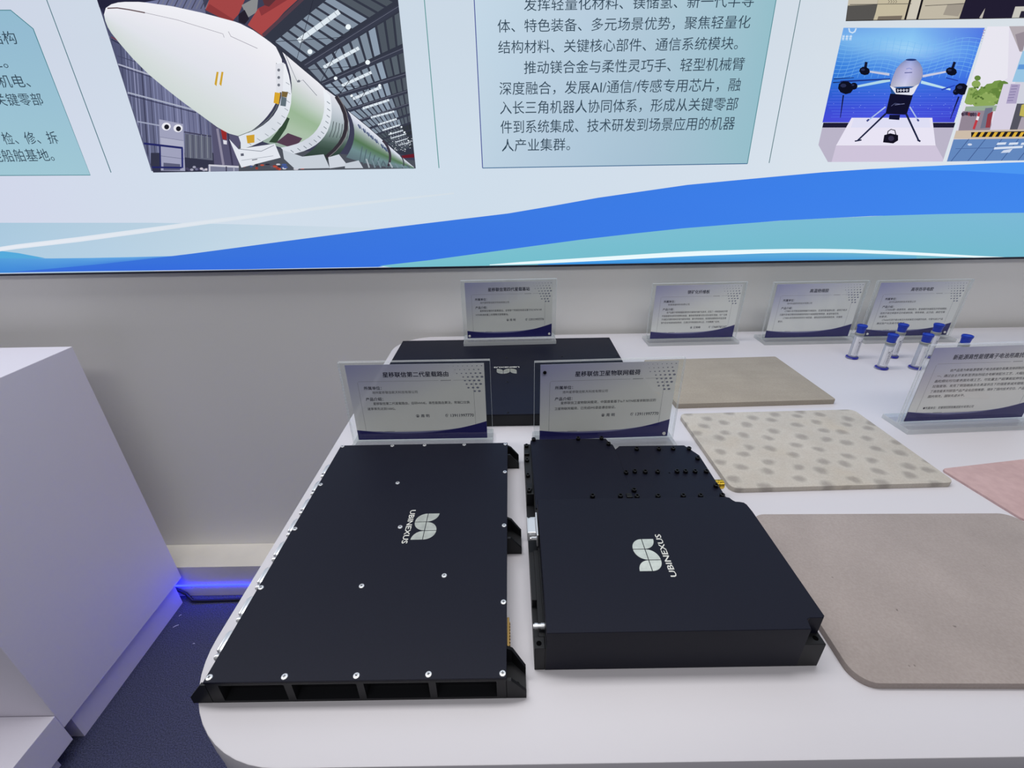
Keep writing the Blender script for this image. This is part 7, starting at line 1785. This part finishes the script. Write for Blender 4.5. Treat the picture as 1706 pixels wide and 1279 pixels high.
# ------------------------------------------------------------------ acrylic signs
SW, SH, SB = 0.2350, 0.1480, 0.0090
def sign(label, loc, rz, title, lines, contact=None, studs=(), heads=True, dots=True, dark_studs=(), company=None, width=SW):
    s = thing('acrylic_sign', label, 'sign', loc, rz, 'acrylic signs on the counter')
    hw = width / 2
    # base
    bb = MB().box(-hw, hw, -0.024, 0.034, 0.0, SB, 0, bev=0.0008)
    me = bb.mesh('base', [acr_base, acr_edge])
    for p in me.polygons:
        if abs(p.normal.z) < 0.7: p.material_index = 1
    link('base', me, s)
    for nm, ya, yb in (('front_pane', -0.0036, -0.0007), ('back_pane', 0.0007, 0.0036)):
        me = MB().box(-hw, hw, ya, yb, SB + 0.0001, SB + SH, 0, bev=0.0004).mesh(nm, [acr, acr_edge])
        for p in me.polygons:
            if abs(p.normal.y) < 0.9: p.material_index = 1
        link(nm, me, s)
    # printed card between the panes
    cw, cz0, cz1 = width - 0.019, SB + 0.0030, SB + SH - 0.0055
    ch = cz1 - cz0
    card = MB()
    n, m = 9, 7
    lav, pale = lin((166, 166, 214)), lin((247, 247, 244))
    for i in range(n):
        for j in range(m):
            u, v = i / (n - 1), j / (m - 1)
            k = max(0.0, min(1.0, 1.15 * (v - 0.45) + 0.75 * (0.38 - u)))
            k = k if v > 0.25 else k * v * 4
            card.v.append(Vector((-cw / 2 + cw * u, -0.0004, cz0 + ch * v)))
            card.c.append(tuple(lav[q] * k + pale[q] * (1 - k) for q in range(3)))
    for i in range(n - 1):
        for j in range(m - 1):
            a = i * m + j
            card.f.append([a, a + m, a + m + 1, a + 1]); card.m.append(0)
    card.add([(-cw / 2, 0.0004, cz0), (cw / 2, 0.0004, cz0), (cw / 2, 0.0004, cz1), (-cw / 2, 0.0004, cz1)], [(3, 2, 1, 0)], 0, None, (0.75, 0.75, 0.75))
    o0 = len(card.v) - 4
    cd = card.obj('printed_card', print_m, s)
    YF = -0.00045
    fr = (Vector((-cw / 2, YF - 0.00003, cz0)), X, Z)
    # navy swoosh along the foot of the card
    sw = MB()
    N = 24
    navy, mid = lin((44, 42, 112)), lin((128, 130, 176))
    for y, extra, col in ((YF, 0.0032, mid), (YF - 0.00002, 0.0, navy)):
        tp = []
        for k in range(N + 1):
            u = k / N
            h = ch * (0.140 - 0.30 * u + 0.40 * u * u) if u < 0.42 else ch * (0.0846 + 0.46 * (u - 0.42) ** 2)
            if extra:
                h += extra * math.sin(math.pi * min(1, u * 1.25)) * (1.0 if u < 0.8 else 0)
            tp.append((u * cw, max(0.001, h)))
        vs = [(-cw / 2 + px, y, cz0) for px, pz in tp] + [(-cw / 2 + px, y, cz0 + pz) for px, pz in tp]
        sw.add(vs, [(k, k + 1, N + 2 + k, N + 1 + k) for k in range(N)], 0, None, col)
    sw.obj('swoosh', print_m, cd, label='navy swoosh along the foot of the card')
    # thin frame with two hatched marks
    bl = MB()
    def bar(xa, xb, za, zb, col):
        bl.add([(-cw / 2 + xa, YF, cz0 + za), (-cw / 2 + xb, YF, cz0 + za), (-cw / 2 + xb, YF, cz0 + zb), (-cw / 2 + xa, YF, cz0 + zb)], [(0, 1, 2, 3)], 0, None, col)
    gl = lin((112, 112, 124)); dk = lin((40, 40, 56))
    fx0, fx1, fz0, fz1 = 0.070 * cw, 0.915 * cw, 0.115 * ch, 0.790 * ch
    t = 0.00032
    bar(fx0 + .002, fx0 + 0.70 * (fx1 - fx0), fz1, fz1 + t, gl); bar(fx0 + 0.83 * (fx1 - fx0), fx1 - .002, fz1, fz1 + t, gl)
    bar(fx0 + .002, fx0 + 0.15 * (fx1 - fx0), fz0, fz0 + t, gl); bar(fx0 + 0.28 * (fx1 - fx0), fx1 - .002, fz0, fz0 + t, gl)
    bar(fx0, fx0 + t, fz0 + .002, fz1 - .002, gl); bar(fx1, fx1 + t, fz0 + .002, fz1 - .002, gl)
    for (ax, az, bx, bz) in ((fx0, fz1 - .002, fx0 + .002, fz1), (fx1, fz1 - .002, fx1 - .002, fz1), (fx0, fz0 + .002, fx0 + .002, fz0), (fx1, fz0 + .002, fx1 - .002, fz0)):
        bl.add([(-cw / 2 + ax, YF, cz0 + az), (-cw / 2 + ax + t, YF, cz0 + az), (-cw / 2 + bx, YF, cz0 + bz + t), (-cw / 2 + bx, YF, cz0 + bz)], [(0, 1, 2, 3)], 0, None, gl)
    for base_x, zz in ((fx0 + 0.72 * (fx1 - fx0), fz1), (fx0 + 0.17 * (fx1 - fx0), fz0)):
        for k in range(8):
            xx = base_x + k * 0.0021
            bl.add([(-cw / 2 + xx, YF, cz0 + zz - .0006), (-cw / 2 + xx + .0010, YF, cz0 + zz - .0006), (-cw / 2 + xx + .0018, YF, cz0 + zz + .0008), (-cw / 2 + xx + .0008, YF, cz0 + zz + .0008)], [(0, 1, 2, 3)], 0, None, dk)
    bl.obj('frame_line', print_m, cd)
    # halftone dots in the upper right corner
    hd = MB()
    for i in range(8):
        for j in range(8):
            u = 0.982 - i * 0.034 + (0.017 if j % 2 else 0) - 0.006 * j; v = 0.968 - j * 0.046
            if i * 1.15 + j * 0.95 > 8.2 or u > 0.985: continue
            r = 0.0021 * (1 - i / 11) * (0.5 + 0.5 * min(1, j / 3))
            c = lin((138, 142, 160))
            hd.add([(-cw / 2 + u * cw + 1.15 * r * math.cos(q), YF - .00001, cz0 + v * ch + 0.85 * r * math.sin(q)) for q in [k * math.pi / 4 for k in range(8)]], [list(range(8))], 0, None, c)
    hd.obj('halftone_dots', print_m, cd)
    # lettering
    ink = lin((22, 22, 58)); ink2 = lin((44, 44, 58))
    tx = MB()
    tw, tc = title[1], title[2]
    put_text(tx, title[0], tc * cw, 0.872 * ch, width=tw * cw, size=0.0098, frame=fr, col=ink, bold=0.022, align='C')
    if heads:
        put_text(tx, '所属单位：', 0.110 * cw, 0.705 * ch, size=0.0066, frame=fr, col=ink, bold=0.02)
        put_text(tx, company[0], 0.165 * cw, 0.647 * ch, width=company[1] * cw, size=0.0054, frame=fr, col=ink2)
        put_text(tx, '产品介绍：', 0.110 * cw, 0.560 * ch, size=0.0066, frame=fr, col=ink, bold=0.02)
    for s_, u0, w_, v_ in lines:
        put_text(tx, s_, u0 * cw, v_ * ch, width=w_ * cw, size=0.0056, frame=fr, col=ink2, bold=0.006)
    if contact:
        nm, num, v_ = contact
        put_text(tx, nm, 0.505 * cw, v_ * ch, size=0.0064, frame=fr, col=ink, bold=0.012)
        put_text(tx, num, 0.905 * cw, v_ * ch, width=0.175 * cw, size=0.0080, frame=fr, col=ink, bold=0.012, align='R')
        for u, kind in ((0.480, 0), (0.702, 1)):            # round person mark and handset mark
            cx, cz = -cw / 2 + u * cw, cz0 + v_ * ch
            R1 = 0.0028
            ring = [(cx + R1 * math.cos(a), YF - .00003, cz + R1 * math.sin(a)) for a in [2 * math.pi * k / 16 for k in range(16)]]
            rin = [(cx + R1 * .78 * math.cos(a), YF - .00003, cz + R1 * .78 * math.sin(a)) for a in [2 * math.pi * k / 16 for k in range(16)]]
            if kind == 0:
                tx.add(ring + rin, [(k, (k + 1) % 16, 16 + (k + 1) % 16, 16 + k) for k in range(16)], 0, None, ink)
                tx.add([(cx + .0009 * math.cos(a), YF - .00004, cz + .0008 + .0009 * math.sin(a)) for a in [2 * math.pi * k / 10 for k in range(10)]], [list(range(10))], 0, None, ink)
                tx.add([(cx - .0014, YF - .00004, cz - .0018), (cx + .0014, YF - .00004, cz - .0018), (cx + .0009, YF - .00004, cz - .0002), (cx - .0009, YF - .00004, cz - .0002)], [(0, 1, 2, 3)], 0, None, ink)
            else:
                tx.add(ring + rin, [(k, (k + 1) % 16, 16 + (k + 1) % 16, 16 + k) for k in range(1, 13)], 0, None, ink)
                tx.add([(cx - .0016, YF - .00004, cz + .0010), (cx - .0008, YF - .00004, cz + .0016), (cx + .0014, YF - .00004, cz - .0010), (cx + .0010, YF - .00004, cz - .0016)], [(3, 2, 1, 0)], 0, None, ink)
    tx.obj('lettering', print_m, cd, label='dark Chinese lettering')
    for u, v, c in studs:
        st_ = MB().cyl((-cw / 2 + u * cw, -0.0050, cz0 + v * ch), (-cw / 2 + u * cw, -0.0036, cz0 + v * ch), 0.0026, 0.0029, 16)
        st_.obj('stud', stud_m if c else black_screw_m, s, True)
    return s

PHONE = '13911997770'
CO = ('池州星移联信航天科技有限公司', 0.335)
sign('acrylic sign standing directly behind the flat router box with bright screws', (-0.1545, 0.6600, T), 0.0,
     ('星移联信第二代星载路由', 0.475, 0.50), [('星移联信第二代星载路由，自研HVHE，高性能路由算法，常端口交换', 0.16, 0.72, 0.500), ('速率率先达到100G。', 0.11, 0.21, 0.430)],
     ('周 明', PHONE, 0.325), company=CO, width=0.239)
sign('acrylic sign standing behind the stepped payload box with a dark upper left stud', (0.1530, 0.6530, T), math.radians(1.9),
     ('星移联信卫星物联网载荷', 0.475, 0.49), [('星移联信卫星物联网载荷，中国首套基于IoT NTN标准体制协议的', 0.155, 0.715, 0.505), ('卫星物联网载荷，已完成IMS语音通话验证。', 0.11, 0.46, 0.430)],
     ('周 明', PHONE, 0.325), studs=((0.030, 0.915, 0), (0.965, 0.055, 1)), company=CO, width=0.237)
sign('acrylic sign standing on the wide black box at the back', (-0.0050, 1.0790, T + 0.0256), math.radians(1.5),
     ('星移联信第四代星载基站', 0.475, 0.50), [('星移联信第四代星载基站，全球首个完成在轨验证基于5G NTN NR', 0.16, 0.72, 0.500), ('NTN标准的星上处理模式星载基站。', 0.11, 0.38, 0.430)],
     ('周 明', PHONE, 0.325), studs=((0.025, 0.050, 1), (0.970, 0.055, 1)), company=CO, width=0.229)
sign('acrylic sign behind the plain brown-grey board, with four text lines and a phone number', (0.4690, 1.1210, T), math.radians(1.0),
     ('镁矿化纤维板', 0.255, 0.50), [('该产品基于特殊镁基胶凝材料与植物纤维矿化技术，实现了一种新型绿色不燃', 0.16, 0.72, 0.500), ('环保型建筑材料的规模化制备，兼具轻质高强与防火防水耐久性能，可广泛用', 0.11, 0.77, 0.435), ('于装配式建筑墙体及室内装饰领域，替代传统板材，有效降低碳排放并且显著', 0.11, 0.77, 0.370), ('提升综合性能和使用寿命，已通过多项权威检测认证，大规模推广应用。', 0.11, 0.70, 0.305)],
     ('王晓峰', '17689785207', 0.205), company=('安徽镁基材料有限公司', 0.25), width=0.236)
sign('acrylic sign behind the left syringes, without a phone number', (0.7660, 1.1140, T), math.radians(0.5),
     ('高温绝缘胶', 0.215, 0.50), [('CT8801系列有机硅绝缘胶为单组份，无溶剂室温固化型，适用于电子', 0.16, 0.73, 0.505), ('元器件及电控模块的绝缘防护密封与粘接固定等用途，耐温性能优异。', 0.11, 0.70, 0.440), ('CT8801系列具有优异的介电性能，固化后形成柔韧弹性体，可靠性', 0.16, 0.70, 0.375), ('更好。', 0.11, 0.06, 0.310)],
     None, company=('池州科晶新材料技术有限公司', 0.29), width=0.236)
sign('acrylic sign behind the right syringes, with five text lines and white lower studs', (1.0200, 1.1120, T), math.radians(0.5),
     ('高导热导电胶', 0.255, 0.50), [('CT6060是一款高导热、高粘接力，室温储存快速固化的导电银胶。', 0.16, 0.72, 0.505), ('适用于高功率器件芯片粘接封装，导热率高，应力低，满足可靠', 0.11, 0.76, 0.440), ('性要求。', 0.11, 0.10, 0.375), ('CT6060可用于高功率芯片的封装及光电器件贴装，可替代进口产品', 0.16, 0.72, 0.310), ('满足国产化及高可靠要求。', 0.11, 0.34, 0.245)],
     None, studs=((0.030, 0.055, 1), (0.955, 0.060, 1)), company=('池州科晶新材料技术有限公司', 0.31), width=0.236)
sign('acrylic sign nearest at the right edge, in front of the last syringe', (0.8000, 0.6950, T), math.radians(2.4),
     ('新能源高性能锂离子电池用高抗拉强度铜箔', 0.76, 0.56), [('该产品是为新能源锂离子电池高端负极集流体研制的高性能铜箔，', 0.20, 0.74, 0.700), ('一、通过自主开发新型添加剂组合电解液配方工艺，大幅度提高铜箔', 0.115, 0.825, 0.630), ('晶粒细化均匀度表面处理工艺，可批量生产超薄高延伸性能高抗拉', 0.115, 0.825, 0.560), ('拉强度箔，攻克了铜箔翘曲及在高温状态下的强度衰减关键瓶颈难题', 0.115, 0.825, 0.490), ('了高性能系列铜箔产品产业化应用难题，填补了国内技术空白，产品技术', 0.115, 0.825, 0.420), ('国内领先，国际先进水平。', 0.115, 0.30, 0.350), ('●所属单位：安徽铜冠铜箔集团股份有限公司', 0.115, 0.42, 0.185)],
     None, heads=False, width=0.237)

# ------------------------------------------------------------------ boards
def board_mat(name, base, kind):
    m = bpy.data.materials.new(name)
    m.use_nodes = True
    nt = m.node_tree
    b = nt.nodes['Principled BSDF']
    b.inputs['Roughness'].default_value = 0.8
    b.inputs['Specular IOR Level'].default_value = 0.2
    tc = nt.nodes.new('ShaderNodeTexCoord')
    c = lin(base)
    def ramp(fac, stops):
        r = nt.nodes.new('ShaderNodeValToRGB')
        r.color_ramp.elements[0].position = stops[0][0]; r.color_ramp.elements[0].color = stops[0][1] + (1,)
        r.color_ramp.elements[1].position = stops[-1][0]; r.color_ramp.elements[1].color = stops[-1][1] + (1,)
        for p, cc in stops[1:-1]:
            e = r.color_ramp.elements.new(p); e.color = cc + (1,)
        nt.links.new(fac, r.inputs['Fac'])
        return r.outputs['Color']
    def noise(scale, detail=4, stretch=None):
        n = nt.nodes.new('ShaderNodeTexNoise')
        n.inputs['Scale'].default_value = scale; n.inputs['Detail'].default_value = detail
        if stretch:
            mp = nt.nodes.new('ShaderNodeMapping'); mp.inputs['Scale'].default_value = stretch
            nt.links.new(tc.outputs['Object'], mp.inputs['Vector']); nt.links.new(mp.outputs['Vector'], n.inputs['Vector'])
        else:
            nt.links.new(tc.outputs['Object'], n.inputs['Vector'])
        return n.outputs['Fac']
    def mix(a, b_, fac, mode='MULTIPLY'):
        x = nt.nodes.new('ShaderNodeMix'); x.data_type = 'RGBA'; x.blend_type = mode
        if isinstance(fac, float): x.inputs[0].default_value = fac
        else: nt.links.new(fac, x.inputs[0])
        nt.links.new(a, x.inputs[6]); nt.links.new(b_, x.inputs[7])
        return x.outputs[2]
    sc = lambda k: tuple(min(1, v * k) for v in c)
    col = ramp(noise(14, 3), [(0.3, sc(0.94)), (0.7, sc(1.06))])
    grain = ramp(noise(420 if kind != 'pink' else 90, 4), [(0.3, (0.86, 0.85, 0.84)), (0.7, (1.0, 1.0, 1.0))])
    col = mix(col, grain, 0.8)
    if kind == 'spots':
        v = nt.nodes.new('ShaderNodeTexVoronoi'); v.voronoi_dimensions = '2D'; v.inputs['Scale'].default_value = 1.0; v.inputs['Randomness'].default_value = 0.38
        mp = nt.nodes.new('ShaderNodeMapping'); mp.inputs['Scale'].default_value = (27, 31, 1); mp.inputs['Rotation'].default_value = (0, 0, 0.5)
        wob = nt.nodes.new('ShaderNodeTexNoise'); wob.inputs['Scale'].default_value = 40
        nt.links.new(tc.outputs['Object'], wob.inputs['Vector'])
        va = nt.nodes.new('ShaderNodeVectorMath'); va.operation = 'MULTIPLY_ADD'
        va.inputs[1].default_value = (0.014, 0.014, 0); nt.links.new(wob.outputs['Color'], va.inputs[0]); nt.links.new(tc.outputs['Object'], va.inputs[2])
        nt.links.new(va.outputs['Vector'], mp.inputs['Vector']); nt.links.new(mp.outputs['Vector'], v.inputs['Vector'])
        sp = ramp(v.outputs['Distance'], [(0.0, (0.64, 0.63, 0.64)), (0.16, (0.70, 0.69, 0.69)), (0.33, (0.99, 0.99, 0.98)), (0.7, (0.97, 0.95, 0.93))])
        col = mix(col, sp, 1.0)
        tan = ramp(noise(9, 2), [(0.55, (1, 1, 1)), (0.75, (0.99, 0.95, 0.88))])
        col = mix(col, tan, 1.0)
    if kind == 'concrete':
        pit = ramp(noise(75, 2), [(0.0, (0.45, 0.44, 0.44)), (0.21, (0.55, 0.54, 0.54)), (0.235, (1, 1, 1)), (1.0, (1, 1, 1))])
        col = mix(col, pit, 1.0)
        st_ = ramp(noise(6, 3), [(0.3, (0.93, 0.93, 0.93)), (0.6, (1, 1, 1))])
        col = mix(col, st_, 1.0)
    if kind == 'plain':
        st_ = ramp(noise(20, 5, (0.4, 3.0, 1)), [(0.3, (0.94, 0.94, 0.93)), (0.7, (1, 1, 1))])
        col = mix(col, st_, 1.0)
    nt.links.new(col, b.inputs['Base Color'])
    bp = nt.nodes.new('ShaderNodeBump'); bp.inputs['Strength'].default_value = 0.25 if kind != 'pink' else 0.1; bp.inputs['Distance'].default_value = 0.0008
    nt.links.new(noise(300), bp.inputs['Height']); nt.links.new(bp.outputs['Normal'], b.inputs['Normal'])
    MATS[name] = m
    return m
def board(name, label, loc, rz, w, d, t, r, m, tilt=0.0):
    mb = MB().prism(rrect(0, w, 0, d, r, 8), 0, t, bev=0.0009)
    o = mb.obj(name, m, smooth=True)
    o.location = loc
    o.rotation_euler = (0, 0, rz)
    return tag(o, label, 'board', 'sample boards on the counter')
board('fibre_board', 'plain brown-grey sample board at the back, nearest the wall', (0.3160, 0.7700, T), math.radians(1.5), 0.3130, 0.2150, 0.0105, 0.004, board_mat('brown_grey_board', (170, 161, 149), 'plain'))
board('fibre_board', 'mottled pale sample board with dark round spots', (0.3140, 0.5215, T), math.radians(1.0), 0.3290, 0.2160, 0.0080, 0.012, board_mat('spotted_board', (200, 194, 186), 'spots'))
board('fibre_board', 'large plain grey sample board beside the stepped payload box', (0.3100, 0.2490, T), math.radians(-1.0), 0.3470, 0.2200, 0.0080, 0.020, board_mat('grey_board', (170, 159, 155), 'concrete'))
board('fibre_board', 'thin pink sample board at the right edge', (0.6710, 0.4530, T), math.radians(8.0), 0.30, 0.1140, 0.0035, 0.008, board_mat('pink_board', (198, 168, 168), 'pink'))

# ------------------------------------------------------------------ syringes
def syringe_parts():
    P = {}
    P['barrel'] = (MB().lathe([(0.0092, 0.0039), (0.0092, 0.0600), (0.0086, 0.0620), (0.0062, 0.0640), (0.0062, 0.0660)], 24, cap=False).mesh('barrel', clear_plastic, True), None)
    fl = MB().prism([(0.0150 * math.cos(a), 0.0118 * math.sin(a)) for a in [2 * math.pi * k / 28 for k in range(28)]], 0.0012, 0.0030, bev=0.0005)
    P['flange'] = (fl.mesh('flange', clear_plastic, True), None)
    P['plunger'] = (MB().lathe([(0.0120, 0.0), (0.0128, 0.0004), (0.0128, 0.0034), (0.0122, 0.0038), (0.0086, 0.0038), (0.0086, 0.0062)], 24).mesh('plunger', blue_dark_m, True), None)
    P['content'] = (MB().lathe([(0.0084, 0.0062), (0.0084, 0.0590)], 20).mesh('content', label_m, True), None)
    P['seal_ring'] = (MB().lathe([(0.0094, 0.0585), (0.0097, 0.0590), (0.0097, 0.0632), (0.0088, 0.0640), (0.0060, 0.0640)], 24).mesh('seal_ring', grey_ring_m, True), None)
    P['cap'] = (MB().lathe([(0.0078, 0.0636), (0.0082, 0.0640), (0.0086, 0.0700), (0.0092, 0.0765), (0.0101, 0.0772), (0.0104, 0.0800), (0.0101, 0.0818), (0.0086, 0.0822), (0.0080, 0.0806), (0.0001, 0.0806)], 28).mesh('cap', blue_cap_m, True), None)
    lb = MB()
    n = 18
    for k in range(n + 1):
        a = math.radians(-160 + 140 * k / n)
        for z in (0.0090, 0.0555):
            lb.v.append(Vector((0.0094 * math.cos(a), 0.0094 * math.sin(a), z))); lb.c.append(None)
    for k in range(n):
        lb.f.append([2 * k, 2 * k + 2, 2 * k + 3, 2 * k + 1]); lb.m.append(0)
    P['label'] = (lb.mesh('label', label_m, True), None)
    tx = MB()
    def strip(a0, a1, z0, z1):
        vs = []
        for a in (a0, (a0 + a1) / 2, a1):
            q = math.radians(a)
            vs += [(0.00948 * math.cos(q), 0.00948 * math.sin(q), z0), (0.00948 * math.cos(q), 0.00948 * math.sin(q), z1)]
        tx.add(vs, [(0, 2, 3, 1), (2, 4, 5, 3)])
    rr = random.Random(3)
    strip(-58, -56, 0.012, 0.052); strip(-122, -120.5, 0.012, 0.052)
    for a in (-100, -86):
        z = 0.016
        while z < 0.045:
            l = rr.uniform(0.0018, 0.0034)
            strip(a - 3, a + 3, z, z + l); z += l + 0.0012
    strip(-112, -106, 0.040, 0.044); strip(-78, -70, 0.044, 0.0475)
    P['label_print'] = (tx.mesh('label_print', mat('grey_ink', (92, 92, 108), 0.6)), None)
    return P
SP = syringe_parts()
spots = [(0.8120, 1.0010, 0.15, 'blue-capped syringe at the far left of the back row'),
         (0.8370, 0.9390, -0.05, 'blue-capped syringe at the left of the front row'),
         (0.9090, 1.0030, 0.1, 'middle blue-capped syringe of the back row'),
         (0.9120, 0.9370, 0.3, 'blue-capped syringe in the front row, just left of the nearest sign'),
         (0.9890, 1.0000, 0.45, 'rightmost blue-capped syringe of the back row'),
         (0.9870, 0.9250, 0.2, 'blue-capped syringe hidden behind the nearest sign, only the cap showing')]
for x, y, a, lab in spots:
    s = thing('syringe', lab, 'syringe', (x, y, T), a, 'blue-capped syringes on the counter')
    for nm, (me, _) in SP.items():
        if nm == 'label_print':
            link(nm, me, lbl)
        else:
            q = link(nm, me, s)
            if nm == 'label': lbl = q
